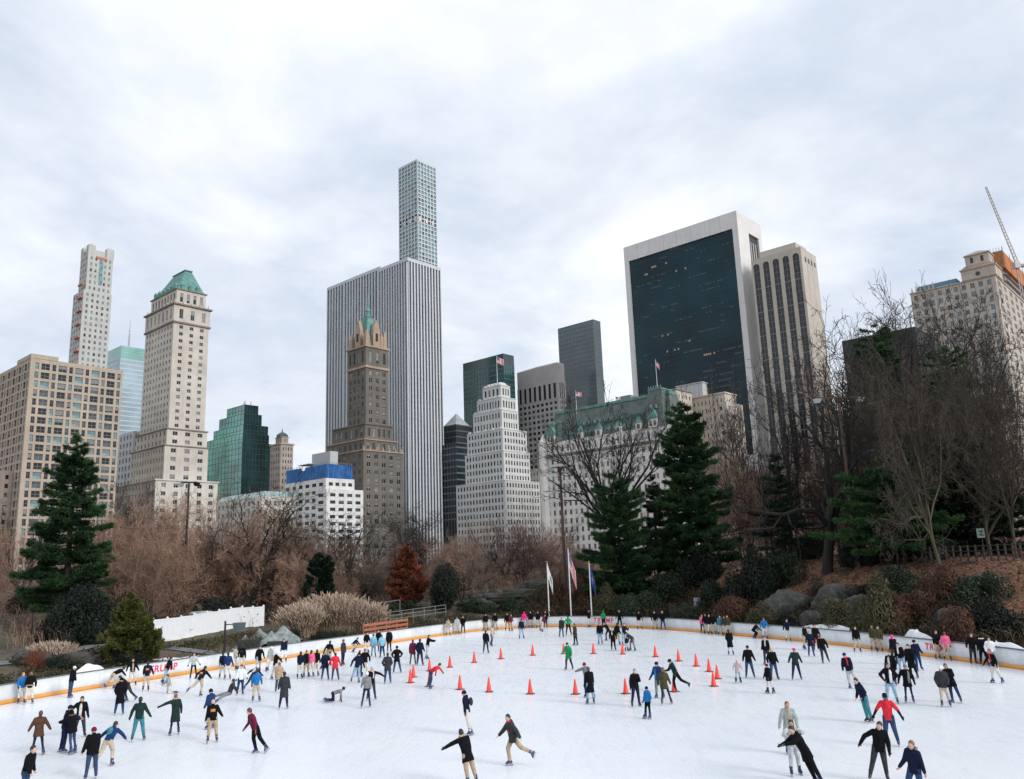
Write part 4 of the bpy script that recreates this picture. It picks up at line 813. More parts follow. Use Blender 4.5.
class Bld:
    def __init__(s, name, label, xc, yt, D, xl, xr, cat='building', group='city buildings beyond the park'):
        s.C = at(xc, yt, D); s.D = D; s.H = s.C[2] - ZB
        s.xc, s.yt = xc, yt
        s.o = empty(name, (s.C[0], s.C[1], ZB), AZ, label, cat, group)
        s.wins = []; s.parts = {}
        s.L = s.Y(xl); s.R = s.X(xr)
    def P(s, x, y, z): return np.array([s.C[0], s.C[1], ZB]) + UR * x + UL * y + np.array([0, 0, z])
    def Z(s, py, px=None):
        return at(s.xc if px is None else px, py, s.D)[2] - ZB
    def X(s, px, z=None, y=0.):
        z = s.H if z is None else z; lo, hi = -60., 400.
        for _ in range(50):
            m = (lo + hi) / 2
            if proj(s.P(m, y, z))[0] < px: lo = m
            else: hi = m
        return lo
    def Y(s, px, z=None, x=0.):
        z = s.H if z is None else z; lo, hi = -60., 400.
        for _ in range(50):
            m = (lo + hi) / 2
            if proj(s.P(x, m, z))[0] > px: lo = m
            else: hi = m
        return lo
    def part(s, name, mat):
        k = (name, mat.name)
        if k not in s.parts: s.parts[k] = (MB(), name, mat)
        return s.parts[k][0]
    def win(s, face, u, d, z, w, h, g, fr=FR_DK, mull=0): s.wins.append((face, u, d, z, w, h, g, fr, mull))
    def done(s, limit=100):
        for mb, name, mat in s.parts.values():
            if mb.f: mb.build(name, mat, s.o)
        vis = []
        for k, (face, u, d, z, w, h, g, fr, mull) in enumerate(s.wins):
            P = s.P(u, d, z) if face == 'R' else s.P(d, u, z)
            x, y = proj(P); inn = -10 < x < 1034 and -10 < y < 515
            vis.append((not inn, np.linalg.norm(P - EYE) / (w * h) ** .5, k))
        vis.sort(); front = set(k for _, _, k in vis[:limit])
        rest = []
        for k, (face, u, d, z, w, h, g, fr, mull) in enumerate(s.wins):
            me = window_mesh(w, h, g, fr, mull)
            loc = (u, d, z) if face == 'R' else (d, u, z); rz = 0 if face == 'R' else -PI / 2
            if k in front:
                o = link('window', me, s.o, loc); o.rotation_euler = (0, 0, rz)
            else: rest.append((me, loc, rz))
        if rest:
            mats = []; V = []; F = []; MI = []; b = 0
            for me, loc, rz in rest:
                n = len(me.vertices); co = np.empty(n * 3); me.vertices.foreach_get('co', co); co = co.reshape(-1, 3)
                c, q = math.cos(rz), math.sin(rz)
                V.append(np.c_[co[:, 0] * c - co[:, 1] * q + loc[0], co[:, 0] * q + co[:, 1] * c + loc[1], co[:, 2] + loc[2]])
                loops = np.empty(len(me.loops), np.int32); me.loops.foreach_get('vertex_index', loops); F.append(loops.reshape(-1, 4) + b); b += n
                ml = []
                for m in me.materials:
                    if m not in mats: mats.append(m)
                    ml.append(mats.index(m))
                mi = np.empty(len(me.polygons), np.int32); me.polygons.foreach_get('material_index', mi); MI.append(np.array(ml)[mi])
            tag(link('windows', arr_mesh('windows', np.vstack(V), [np.vstack(F)], mats, np.concatenate(MI)), s.o), kind='stuff')
        return s
def even(n, L, ww, m0=0., m1=0.):
    p = (L - m0 - m1) / n; return [(m0 + p * (i + .5), p * ww) for i in range(n)]
def pick(r, mix):
    t = r.random(); a = 0
    for g, p in mix:
        a += p
        if t < a: return g
    return mix[-1][0]
MIX = [(GL_DK, .5), (GL_MD, .32), (GL_LT, .18)]
def face_grid(b, face, u0, u1, d, z0, z1, cols, rows, mat, rel=.35, mix=MIX, fr=FR_DK, mull=0, seed=1, band=True, wname='wall', skip=None):
    """piers and spandrels standing proud of the core, windows set back between them. cols: (centre, width); rows: (centre z, height)"""
    r = random.Random(seed); m = b.part(wname, mat); W = lambda a0, a1, p, q0, q1: m.box(a0, d - p, q0, a1, d, q1) if face == 'R' else m.box(d - p, a0, q0, d, a1, q1)
    cols = sorted(cols); rows = sorted(rows); e = u0
    for c, w in cols:
        if c - w / 2 > e: W(e, c - w / 2, rel, z0, z1)
        e = c + w / 2
    if u1 > e: W(e, u1, rel, z0, z1)
    if band:
        e = z0
        for c, h in rows:
            if c - h / 2 > e + .02: W(u0 + .02, u1 - .02, rel - .06, e + .005, c - h / 2)
            e = c + h / 2
        if z1 > e + .02: W(u0 + .02, u1 - .02, rel - .06, e, z1 - .005)
    for i, (c, w) in enumerate(cols):
        for j, (zc, h) in enumerate(rows):
            if skip and skip(i, j): continue
            b.win(face, c, d, zc, w, h, pick(r, mix), fr, mull | (0 if len(mix) < 2 else r.choice((0, 0, 0, 0, 0, 4, 8))))
def rows_of(z0, z1, fl, wh, base=0., top=0.):
    n = max(1, int((z1 - z0 - base - top) / fl)); p = (z1 - z0 - base - top) / n
    return [(z0 + base + p * (i + .5), p * wh) for i in range(n)]
def tier(b, x0, y0, x1, y1, z0, z1, nR, nL, fl, ww, wh, mat, rel=.35, mix=MIX, fr=FR_DK, mull=0, seed=1, base=0., top=.8, colsR=None, colsL=None, cap=None, m0=.6):
    """one block of a building: core, relief on both street faces, coping"""
    b.part('wall', mat).box(x0, y0, z0, x1, y1, z1 - .1)
    rw = rows_of(z0, z1, fl, wh, base, top)
    cR = colsR if colsR is not None else [(x0 + c, w) for c, w in even(nR, x1 - x0, ww, m0, m0)] if nR else []
    cL = colsL if colsL is not None else [(y0 + c, w) for c, w in even(nL, y1 - y0, ww, m0, m0)] if nL else []
    face_grid(b, 'R', x0 - .0, x1, y0, z0, z1, cR, rw, mat, rel, mix, fr, mull, seed)
    face_grid(b, 'L', y0 - rel, y1, x0, z0, z1, cL, rw, mat, rel, mix, fr, mull, seed + 1)
    if cap: m = MB(); m.box(x0 - rel - cap[1], y0 - rel - cap[1], z1 - cap[2] - .003, x1 + cap[1], y1 + cap[1], z1 + .05); m.build('cornice', cap[0], b.o)
def curtain(b, x0, y0, x1, y1, z0, z1, nR, nL, fl, glass, mull, t=.18, band=.0, bmat=None):
    """glass skin with a grid of real mullions"""
    b.part('glass_facade', glass).box(x0, y0, z0, x1, y1, z1)
    m = b.part('mullion_grid', mull)
    for i in range(nR + 1):
        x = x0 + (x1 - x0) * i / nR; m.box(x - t / 2, y0 - .14, z0, x + t / 2, y0 - .01, z1)
    for i in range(nL + 1):
        y = y0 + (y1 - y0) * i / nL; m.box(x0 - .14, y - t / 2, z0, x0 - .01, y + t / 2, z1)
    n = int((z1 - z0) / fl); mm = b.part('spandrel_band', bmat) if band else m; bt = band if band else t
    for j in range(n + 1):
        z = z1 - fl * j - bt; mm.box(x0 - .1, y0 - .1, z, x1, y0 - .012, z + bt); mm.box(x0 - .1, y0 - .012, z, x0 - .012, y1, z + bt)
def flag_on_pole(base, top, fw, fh, kind, label, pole_label, drop=.35, group=None):
    """pole and cloth are one thing: pole, finial, flag"""
    base = np.array(base); h = top[2] - base[2]; r = max(.06, h * .007)
    o = empty('flagpole', tuple(base), 0, pole_label, 'flagpole', group)
    m = MB(); m.tube((0, 0, 0), (0, 0, h), r * 1.3, r * .7, 8); m.build('pole', flat_mat('pole_white', (.72, .72, .70), .4), o, smooth=False)
    m = MB(); m.lathe([(r * .2, h - .02), (r * 1.3, h + r), (r * 1.5, h + r * 2), (r * .3, h + r * 3.2)], 8); m.build('finial', flat_mat('brass', (.5, .36, .12), .35, .8), o)
    nu, nv = 16, 26; V = []; F = []; mi = []
    for i in range(nu + 1):
        for j in range(nv + 1):
            u = i / nu; v = j / nv
            x = u * fw * (1 - drop) + r; z = h - .15 * fh - (1 - v) * fh - u * fw * drop * (1.12 - .12 * v)
            y = .10 * fw * (1 - drop * .5) * math.sin(u * 11 + v * 1.3) * (u + .1); V.append((x, y, z))
    for i in range(nu):
        for j in range(nv):
            F.append((i * (nv + 1) + j, (i + 1) * (nv + 1) + j, (i + 1) * (nv + 1) + j + 1, i * (nv + 1) + j + 1))
            if kind == 'us':
                c = 2 if (i < nu * .42 and j >= nv * 6 / 13) else (0 if (j // 2) % 2 == 0 else 1)
                if c == 2 and (i % 2 == 1 and j % 3 == 1): c = 1
            elif kind == 'blue': c = 3 if not (5 < i < 11 and 10 < j < 17) else 4
            else: c = 1 if not (5 < i < 12 and 9 < j < 18) else 5
            mi.append(c)
    mats = [flat_mat('flag_red', (.55, .03, .05), .8), flat_mat('flag_white', (.8, .8, .8), .8), flat_mat('flag_canton', (.02, .03, .16), .8), flat_mat('flag_blue', (.02, .06, .24), .8), flat_mat('flag_gold', (.45, .34, .1), .8), flat_mat('flag_green', (.05, .22, .13), .8)]
    me = arr_mesh('flag', np.array(V), [F], mats, mi, True); link('flag', me, o)
    return o

# ---- tan apartment block on the avenue
w = wall_mat('tan_brick', (.49, .41, .33), .15)
b = Bld('apartment_building', 'tan brick apartment block with dark balcony bays behind the tall pine', 32, 358, 330, -40, 122.7)
colsR = []; u = 1.3; k = 0
while u < b.R - 2.2:
    ww = 3.3 if k % 2 == 1 else 1.45
    colsR.append((u + ww / 2, ww)); u += ww + .95; k += 1
colsL = []; u = 1.2; k = 0
while u < 42:
    ww = 3.0 if k % 2 == 1 else 1.4; colsL.append((u + ww / 2, ww)); u += ww + 1.2; k += 1
tier(b, 0, 0, b.R, b.L, 0, b.H, 0, 0, 3.75, .5, .72, w, .45, [(GL_DK, .6), (GL_MD, .2), (GL_GR, .25)], FR_MD, 3, 4, 2, 1.2, colsR, colsL)
b.part('parapet', w).box(-.55, -.55, b.H - .02, b.R * .27, 16, b.H + 1.8)
b.part('parapet', w).box(b.R * .27 + .05, 4, b.H - .02, b.R * .7, 14, b.H + 1.2)
b.done()

# ---- slim stepped tower with red balconies
w = wall_mat('limestone_cool', (.54, .54, .52), .12)
b = Bld('residential_tower', 'slim pale stone tower with notched top and small red balconies', 89.3, 245, 600, 82, 113.7)
zz = b.Z(290)
tier(b, 0, 0, b.R, b.L, zz, b.H - 7, 5, 3, 4.6, .42, .5, w, .4, [(GL_GR, .5), (GL_MD, .3), (GL_DK, .2)], FR_LT, 0, 11)
tier(b, -1.5, -.4, b.R + .5, b.L + 5, 0, zz, 5, 4, 4.6, .42, .5, w, .4, [(GL_GR, .5), (GL_MD, .3), (GL_DK, .2)], FR_LT, 0, 12)
for (x0, y0) in ((-.4, -.4), (b.R - 5, -.4), (-.4, b.L - 4)):
    m = MB(); m.box(x0, y0, b.H - 7, x0 + 5.4, y0 + 4.4, b.H + .5); m.frus((x0 + .6, y0 + .6, x0 + 4.8, y0 + 3.8), b.H + .5, (x0 + 1.6, y0 + 1.6, x0 + 3.8, y0 + 2.8), b.H + 2.2); m.build('corner_turret', w, b.o)
b.part('penthouse', w).box(2, 2, b.H - 7, b.R - 2, b.L - 1, b.H - 2)
redb = flat_mat('balcony_red', (.50, .17, .11), .7)
for k in range(9):
    z = zz + 4 - k * 10.5
    m = MB(); m.box(-3.3, -.2, z, -1.95, 8.2, z + 1.4); m.build('balcony', redb, b.o)
m = MB(); m.box(b.R * .3, -.9, b.H - 9.6, b.R * .75, -.45, b.H - 7.8); m.build('balcony', redb, b.o)
gs = MB(); gs.box(b.R * .45, -.62, b.H - 30, b.R * .6, -.42, b.H - 9); gs.build('window_strip', GL_GR, b.o)
b.done()

# ---- pale blue glass office block with a mast
b = Bld('office_tower', 'pale blue glass office block with green crown band and a thin roof mast', 121.4, 345.5, 700, 103, 146)
bl = glass_mat('pale_blue_glass', (.30, .42, .50), .15, .8, .2, .05); gr = glass_mat('pale_green_glass', (.20, .42, .38), .2, .8, .25, .05)
zc = b.Z(358)
curtain(b, 0, 0, b.R, b.L, 0, zc, 10, 9, 4.2, bl, flat_mat('mullion_pale', (.42, .47, .5), .5), .25, 1.0, flat_mat('band_pale', (.50, .56, .6), .5))
b.part('crown_band', gr).box(-.2, -.2, zc + .01, b.R, b.L, b.H)
for k in range(4): b.part('crown_rail', flat_mat('mullion_green', (.25, .4, .38), .5)).box(-.35, -.35, zc + 2 + k * (b.H - zc - 2) / 4, b.R, -.21, zc + 2.5 + k * (b.H - zc - 2) / 4)
m = MB(); x = b.X(131.6); zt = b.Z(321)
m.tube((x, 6, b.H), (x, 6, b.H + (zt - b.H) * .55), .8, .6, 6); m.tube((x, 6, b.H + (zt - b.H) * .55), (x, 6, zt + 4), .35, .15, 5)
for q in range(5): m.box(x - 1.1, 5.8, b.H + 4 + q * 3, x + 1.1, 6.2, b.H + 4.4 + q * 3)
m.build('mast', flat_mat('mast_grey', (.35, .38, .4), .5), b.o)
b.done()

# ---- white gridded block squeezed beside the hotel tower
b = Bld('office_building', 'small white gridded block between the tan apartments and the copper roofed hotel', 134, 431, 460, 117, 146)
tier(b, 0, 0, b.R, b.L, 0, b.H, 4, 5, 4.2, .5, .6, wall_mat('white_panel', (.55, .56, .57), .1), .4, [(GL_MD, .5), (GL_BL, .5)], FR_LT, 0, 21); b.done()

# ---- hotel tower with green mansard
w = wall_mat('cream_stone', (.60, .56, .50), .16)
b = Bld('hotel_tower', 'tall cream stone hotel tower with steep green copper mansard roof', 174.5, 302.5, 420, 145.8, 210.7)
MH = [(GL_DK, .6), (GL_MD, .25), (GL_LT, .15)]
z1 = b.Z(321); zs = b.Z(428)
xs = b.R - .6; ys = b.L - .6
tier(b, .6, .6, xs, ys, zs, z1, 0, 9, 3.6, .4, .48, w, .4, MH, FR_LT, 1, 31, 0, .5, even(3, b.R, .36, 1.6, 1.6), None)
tier(b, .3, .3, b.R - .2, b.L - .2, z1, b.H, 3, 7, (b.H - z1) - 1.4, .34, .6, w, .4, MH, FR_LT, 1, 32, .4, 1., None, None, (wall_mat('cornice_brown', (.26, .21, .17), .2), .9, .8))
m = MB(); m.box(-.5, -.5, z1 - .5, b.R + .3, b.L + .3, z1 + .4); m.build('cornice', wall_mat('cornice_brown', (.26, .21, .17), .2), b.o)
z2 = b.Z(286.5); e = 2.2
tier(b, e, e, b.R - e, b.L - e, b.H + .05, z2, 4, 8, (z2 - b.H) - 1.2, .45, .62, w, .4, MH, FR_LT, 0, 33, .3, .8, None, None, (wall_mat('cornice_brown', (.26, .21, .17), .2), .6, .5))
zt = b.Z(263.5)
rf = b.part('roof', COPPER)
rf.frus((e + .4, e + .4, b.R - e - .4, b.L - e - .4), z2 + .05, (b.R * .42, b.L * .22, b.R * .60, b.L * .62), zt)
rf.box(b.R * .40, b.L * .2, zt, b.R * .62, b.L * .64, zt + .5)
for q in range(6):
    y = e + 2.2 + q * (b.L - 2 * e - 4) / 5.4; m = MB(); m.box(e - .1, y, z2 + .05, e + 1.8, y + 1.7, z2 + 2.6); m.frus((e - .2, y - .15, e + 1.9, y + 1.85), z2 + 2.6, (e + .2, y + .8, e + 1.9, y + .9), z2 + 4); m.build('dormer', COPPER, b.o)
for q in range(3):
    x = e + 2.4 + q * 4.2; m = MB(); m.box(x, e - .1, z2 + .05, x + 1.7, e + 1.8, z2 + 2.6); m.frus((x - .15, e - .2, x + 1.85, e + 1.9), z2 + 2.6, (x + .8, e + .2, x + .9, e + 1.9), z2 + 4); m.build('dormer', COPPER, b.o)
for q in range(9):
    m = MB(); y = 1 + q * (b.L - 2) / 8; m.frus((.3, y - .35, 1.0, y + .35), b.H, (.55, y - .05, .75, y + .05), b.H + 2.6); m.build('pinnacle', w, b.o)
for q in range(5):
    m = MB(); x = 1 + q * (b.R - 2) / 4; m.frus((x - .35, .3, x + .35, 1.0), b.H, (x - .05, .55, x + .05, .75), b.H + 2.6); m.build('pinnacle', w, b.o)
z3 = b.Z(445)
cb = wall_mat('cornice_brown', (.26, .21, .17), .2)
tier(b, -.6, -.6, b.R + .4, b.L + 1, z3, zs, 3, 8, 4, .4, .5, w, .4, MH, FR_LT, 1, 34, 0, .4, None, None, (cb, .5, .5))
z4 = b.Z(481); yl = b.Y(130, z4, -2)
tier(b, -2, -2, b.R + .5, yl, z4, z3 - .06, 3, 12, 3.7, .38, .5, w, .4, MH, FR_LT, 1, 35, 0, .5, None, None, (cb, .5, .45))
wl = wall_mat('pale_stone', (.68, .65, .59), .14)
xr = b.X(217.5, z4, -9)
tier(b, -9, -9, xr, yl + 8, 0, z4 - .06, 5, 14, 3.9, .38, .5, wl, .4, MH, FR_LT, 1, 36, 0, .8, None, None, (wl, .5, .6))
b.done()

# ---- dark green faceted glass tower
b = Bld('glass_tower', 'dark green faceted glass tower stepping up to a flat crown', 244, 412, 560, 211, 270)
g1 = glass_mat('green_glass_sky_reflection', (.12, .36, .29), .08, 1., .55, .035); g2 = glass_mat('green_glass_dark', (.010, .035, .036), .08, .7, .6, .05)  # left face's brighter green has the sky's reflection put into its colour
mg = flat_mat('mullion_darkgreen', (.02, .05, .05), .5)
def skin(x0, y0, x1, y1, z0, z1, nR, nL):
    b.part('core', g2).box(x0 + .1, y0 + .1, z0, x1, y1, z1)
    m = MB(); m.box(x0 - .05, y0 - .05, z0, x0 + .06, y1, z1); m.build('glass_panel', g1, b.o)
    m = MB(); m.box(x0 + .07, y0 - .05, z0, x1, y0 + .06, z1); m.build('glass_panel', g2, b.o)
    q = b.part('mullion_grid', mg)
    for i in range(nR + 1):
        x = x0 + (x1 - x0) * i / nR; q.box(x - .1, y0 - .16, z0, x + .1, y0 - .06, z1)
    for i in range(nL + 1):
        y = y0 + (y1 - y0) * i / nL; q.box(x0 - .16, y - .1, z0, x0 - .06, y + .1, z1)
    n = int((z1 - z0) / 3.9)
    for j in range(n + 1):
        z = z1 - j * 3.9 - .2; q.box(x0 - .14, y0 - .15, z, x1, y0 - .07, z + .2); q.box(x0 - .15, y0 - .07, z, x0 - .07, y1, z + .2)
zA = b.Z(404); zB = b.Z(413); zC = b.Z(424); zD = b.Z(433); zE = b.Z(442)
skin(b.X(258, zA) * .0 + 1, 1, b.X(259, zA), b.Y(226, zA), zB, zA, 5, 6)
skin(.5, .5, b.X(262, zB), b.Y(219, zB), zC, zB, 6, 8)
skin(0, 0, b.X(268, zC), b.Y(214, zC), zD, zC, 7, 9)
skin(-.5, -.5, b.X(268.5, zD), b.Y(208, zD), zE, zD, 7, 10)
skin(-1, -1, b.X(272, zE), b.Y(205, zE), 0, zE, 9, 12)
m = MB()
for (u, v) in ((3, 4), (5, 9), (8, 5)): m.tube((u, v, zA), (u, v, zA + 3.5), .4, .3, 6)
m.build('roof_vent', FR_LT, b.o); b.done()

# ---- small stone tower with lantern
w = wall_mat('rose_stone', (.44, .38, .34), .18)
b = Bld('stone_tower', 'small stone tower with arched lantern and pointed cap beside the blue tarped building', 281, 443, 520, 271, 293)
tier(b, 0, 0, b.R, b.L, 0, b.H, 4, 4, 4, .4, .5, w, .4, MH, FR_MD, 0, 41, 0, 1.5, None, None, (w, .6, .8))
zz = b.Z(436)
tier(b, 2.2, 2.2, b.R - 2.2, b.L - 2.2, b.H + .06, zz, 3, 3, 5, .4, .6, w, .3, MH, FR_MD, 0, 42, .3, .6, None, None, (w, .4, .4))
c = (b.R / 2, b.L / 2); zt = b.Z(427)
m = MB(); m.lathe([(3.6, zz), (3.6, zz + 1.6), (2.6, zz + 2.6), (1.3, zz + 3.3), (.5, zz + 3.6), (.12, zt)], 10, c); m.build('cap', flat_mat('lead_cap', (.08, .09, .1), .5), b.o); b.done()

# ---- white low block with blue construction wrap
w = wall_mat('white_stucco', (.72, .72, .71), .1)
b = Bld('hotel_building', 'white low block wrapped at the top in blue construction tarps', 326, 478, 330, 284.5, 354)
MW = [(GL_DK, .6), (GL_MD, .4)]
tier(b, 0, 0, b.R, b.L, 0, b.H, 4, 6, 2.85, .62, .46, w, .3, MW, FR_DK, 3, 51, 0, .8)
xr = b.X(361, b.Z(491)); tier(b, -.4, -1.2, xr, 6, 0, b.Z(489), 4, 1, 2.85, .62, .46, w, .3, MW, FR_DK, 3, 52, 0, .9)
tarp = flat_mat('tarp_blue', (.02, .12, .34), .55, 0, .35, .35)
zt = b.Z(463.5); V = []; F = []; n = 40
def wob(i, k): return .22 * math.sin(i * 1.9 + k) + .12 * math.sin(i * 4.1 + 2 * k)
m = MB()
for side in (0, 1):
    Lh = (b.R - .5) if side == 0 else (b.L - .5); pts = []
    for i in range(n + 1):
        t = .4 + (Lh - .4) * i / n; cut = .8 if (side == 1 and .52 < i / n < .6) else 0
        zz = [b.H + .12, b.H + (zt - b.H) * .5, zt - .6 * abs(wob(i, 3)) - cut * 2]
        pts.append([((t, .25 + wob(i, k)) if side == 0 else (.25 + wob(i, k), t)) + (zz[k],) for k in range(3)])
    for i in range(n):
        for k in range(2): m.poly([pts[i][k], pts[i + 1][k], pts[i + 1][k + 1], pts[i][k + 1]])
m.build('tarp', tarp, b.o)
sc = MB()
for i in range(9):
    t = 1 + i * (b.L - 2) / 8; sc.tube((.6, t, b.H), (.6, t, zt + .8), .07, .07, 5)
for i in range(6):
    t = 1 + i * (b.R - 2) / 5; sc.tube((t, .6, b.H), (t, .6, zt + .8), .07, .07, 5)
sc.tube((.6, .6, zt + .5), (.6, b.L - .6, zt + .5), .07, .07, 5); sc.tube((.6, .6, zt + .5), (b.R - .6, .6, zt + .5), .07, .07, 5)
sc.build('scaffold', FR_MD, b.o)
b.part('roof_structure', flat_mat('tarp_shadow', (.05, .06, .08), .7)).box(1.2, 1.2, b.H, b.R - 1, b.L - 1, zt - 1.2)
m = MB(); zp = b.Z(450); m.box(3, 1.5, zt - 1.3, b.X(338, zp, 1.5), b.Y(312, zp, 3), zp); m.build('penthouse', flat_mat('penthouse_grey', (.42, .45, .46), .7, 0, .08), b.o)
m = MB(); y = b.Y(304, zt)
m.frus((1, y - 2.5, 9, y + 6), zt + 1.3, (1.2, y - 2.2, 8.8, y + 5.7), zt + 1.6); m.tube((2, y - 1, zt - .5), (2, y - 1, zt + 1.3), .12); m.tube((2, y + 4, zt - .5), (2, y + 4, zt + 1.3), .12); m.build('canopy', FR_LT, b.o)
b.done()

# ---- tall dark stone hotel with copper spire
w = wall_mat('brown_stone', (.165, .148, .128), .2); wl = wall_mat('terracotta_tan', (.44, .33, .25), .2)
b = Bld('spired_hotel', 'dark brown stone tower with tan gables and slender green copper spire', 366, 345, 430, 348.6, 387.6)
zs = b.Z(424); zc1 = b.Z(366)
MS = [(GL_DK, .62), (GL_MD, .25), (GL_LT, .13)]
tier(b, 0, 0, b.R, b.L, zs, zc1, 3, 4, 4.1, .48, .58, w, .4, MS, FR_LT, 1, 61, 0, 1.)
tier(b, -.2, -.2, b.R + .2, b.L + .2, zc1, b.H, 3, 4, (b.H - zc1) / 2 - .5, .4, .6, w, .4, MS, FR_LT, 0, 62, .3, .9, None, None, (wl, .6, .9))
m = MB(); m.box(-1, -1, zc1 - .8, b.R + .6, b.L + .6, zc1 + .5); m.build('cornice', wl, b.o)
zg = b.Z(320); cx, cy = b.R / 2, b.L / 2
for (x, y, hh, fc) in ((cx - 2.3, .2, 1., 'R'), (.2, cy - 2.3, 1., 'L'), (.1, .1, .55, 'C'), (b.R - 2.7, .1, .6, 'C'), (.1, b.L - 2.7, .55, 'C'), (cx + 2.6, .3, .5, 'C')):
    m = MB(); wd = 4.6 if fc in 'RL' else 2.4; zt = b.H + (zg - b.H) * hh
    m.box(x, y, b.H + .05, x + (wd if fc != 'L' else 2.2), y + (wd if fc != 'R' else 2.2), b.H + (zt - b.H) * .72)
    m.frus((x, y, x + (wd if fc != 'L' else 2.2), y + (wd if fc != 'R' else 2.2)), b.H + (zt - b.H) * .72, ((x + wd * .42, y + .3, x + wd * .58, y + 1.9) if fc != 'L' else (x + .3, y + wd * .42, x + 1.9, y + wd * .58)), zt + 1.5)
    m.build('gable', wl, b.o)
    if fc == 'R': b.win('R', x + wd / 2, y - .05, b.H + (zt - b.H) * .4, 1.6, 4.5, GL_DK, FR_DK, 1)
    if fc == 'L': b.win('L', y + wd / 2, x - .05, b.H + (zt - b.H) * .4, 1.6, 4.5, GL_DK, FR_DK, 1)
zl = b.Z(313); zt = b.Z(289)
m = MB(); m.frus((1.4, 1.4, b.R - 1.4, b.L - 1.4), b.H + .06, (cx - 2.2, cy - 2.2, cx + 2.2, cy + 2.2), zl); m.build('roof', COPPER, b.o)
m = MB(); m.lathe([(2.4, zl), (2.6, zl + .8), (1.3, zl + 1.2), (1.2, zl + 4), (1.5, zl + 4.2), (.7, zl + 6.5), (.12, zt + 1)], 8, (cx, cy)); m.build('spire', COPPER, b.o)
za = b.Z(440); xr = b.X(391.5, zs, -2); yl = b.Y(334, zs, -2)
tier(b, -2.2, -2.2, xr, yl, za, zs - .06, 5, 6, 4, .5, .6, w, .4, MS, FR_LT, 1, 63, 0, .8, None, None, (w, .5, .6))
zb_ = b.Z(452); xr2 = b.X(397, za, -4)
tier(b, -4, -4, xr2, yl + 3, zb_, za - .06, 6, 7, 4, .5, .6, w, .4, MS, FR_LT, 1, 64, 0, .7, None, None, (wl, .5, .5))
xr3 = b.X(402.5, zb_, -7)
tier(b, -7, -7, xr3, yl + 4, 0, zb_ - .06, 5, 8, 4.1, .5, .58, w, .4, MS, FR_LT, 1, 65, 0, 1.2, None, None, (wl, .5, .5))
for q in range(7): m = MB(); x = -6.8 + q * (xr3 + 6.2) / 6; m.frus((x - .4, -7.2, x + .4, -6.5), zb_, (x - .1, -7.0, x + .1, -6.7), zb_ + 2.2); m.build('pinnacle', wl, b.o)
b.done()

# ---- white marble slab with dark vertical window strips
w = wall_mat('white_marble', (.60, .635, .67), .07, .6); sg = glass_mat('strip_glass', (.036, .040, .058), .15, .5, .35, .06)
b = Bld('striped_tower', 'broad white marble skyscraper striped top to bottom with dark window strips', 407.6, 258, 520, 328, 439.7)
def stripes(face, u0, u1, d, n, z0, z1):
    p = (u1 - u0) / n; q = b.part('pier', w)
    for i in range(n + 1):
        c = u0 + p * i; a0, a1 = (c - p * .225, c + p * .225)
        if i == 0: a0 = u0
        if i == n: a1 = u1
        if face == 'R': q.box(a0, d - 1.0, z0, a1, d, z1)
        else: q.box(d - 1.0, a0, z0, d, a1, z1)
    for i in range(n):
        c = u0 + p * (i + .5); m = MB(); a0, a1 = c - p * .27, c + p * .27
        if face == 'R': m.box(a0, d - .12, z0, a1, d + .05, z1)
        else: m.box(d - .12, a0, z0, d + .05, a1, z1)
        zz = z0 + 3.9
        while zz < z1 - 1:
            if face == 'R': m.box(a0, d - .2, zz, a1, d - .121, zz + .9, 1)
            else: m.box(d - .2, a0, zz, d - .121, a1, zz + .9, 1)
            zz += 3.9
        m.build('window_strip', [sg, flat_mat('strip_spandrel', (.08, .085, .105), .4)], b.o)
def gm_block(x0, y0, x1, y1, z1, nR, nL):
    b.part('wall', w).box(x0, y0, 0, x1, y1, z1)
    if nR: stripes('R', x0, x1, y0, nR, 0, z1 - 2.2); b.part('wall', w).box(x0 - 1.02, y0 - 1.02, z1 - 2.19, x1, y0 - .002, z1 + .05)
    stripes('L', y0 + .001, y1, x0, nL, 0, z1 - 2.2); b.part('wall', w).box(x0 - 1.02, y0 - .001, z1 - 2.19, x0 - .002, y1, z1 + .05)
Y1 = b.Y(379.5, b.H); Y2 = b.Y(345, b.H, 1.5)
gm_block(0, 0, b.R, Y1, b.H, 11, 11)
gm_block(1.8, Y1 + .01, b.R - 2, Y2, b.H + 2.6, 0, 13)
Y3 = b.Y(328, b.H - 2, 3.5)
gm_block(3.6, Y2 + .01, b.R - 4, Y3, b.H + 3.6, 0, 7)
b.done()

# ---- very slender white gridded tower
w = wall_mat('white_concrete', (.62, .67, .69), .06, .7)
b = Bld('skinny_tower', 'very slender white concrete tower with a square window grid rising behind the striped skyscraper', 417, 159.5, 830, 398.6, 435.8)
GT4 = glass_mat('slim_tower_glass', (.17, .36, .41), .12, .9, .3); MP = [(GT4, .8), (GL_BL, .2)]
fl = 4.72; n = int(b.H / fl); zsk = b.Z(216.5)
rows = [(b.H - 1.2 - fl * (k + .5), fl * .76) for k in range(n)]
jm = min(range(n), key=lambda k: abs(rows[k][0] - zsk)); srt = sorted(rows)
js = [srt.index(rows[jm]), srt.index(rows[jm]) - 1]
b.part('core', flat_mat('core_dark', (.05, .06, .065), .6)).box(.5, .5, 0, b.R, b.L, b.H - .5)
sk = lambda i, j: j in js
face_grid(b, 'R', 0, b.R, .5, 0, b.H, even(6, b.R, .77, .3, .3), rows, w, .8, MP, FR_MD, 0, 71, True, 'wall', sk)
face_grid(b, 'L', -.3, b.L, .5, 0, b.H, even(6, b.L, .77, .3, .3), rows, w, .8, MP, FR_MD, 0, 72, True, 'wall', sk)
b.part('roof', w).box(-.3, -.3, b.H + .005, b.R, b.L, b.H + .6)
m = MB()
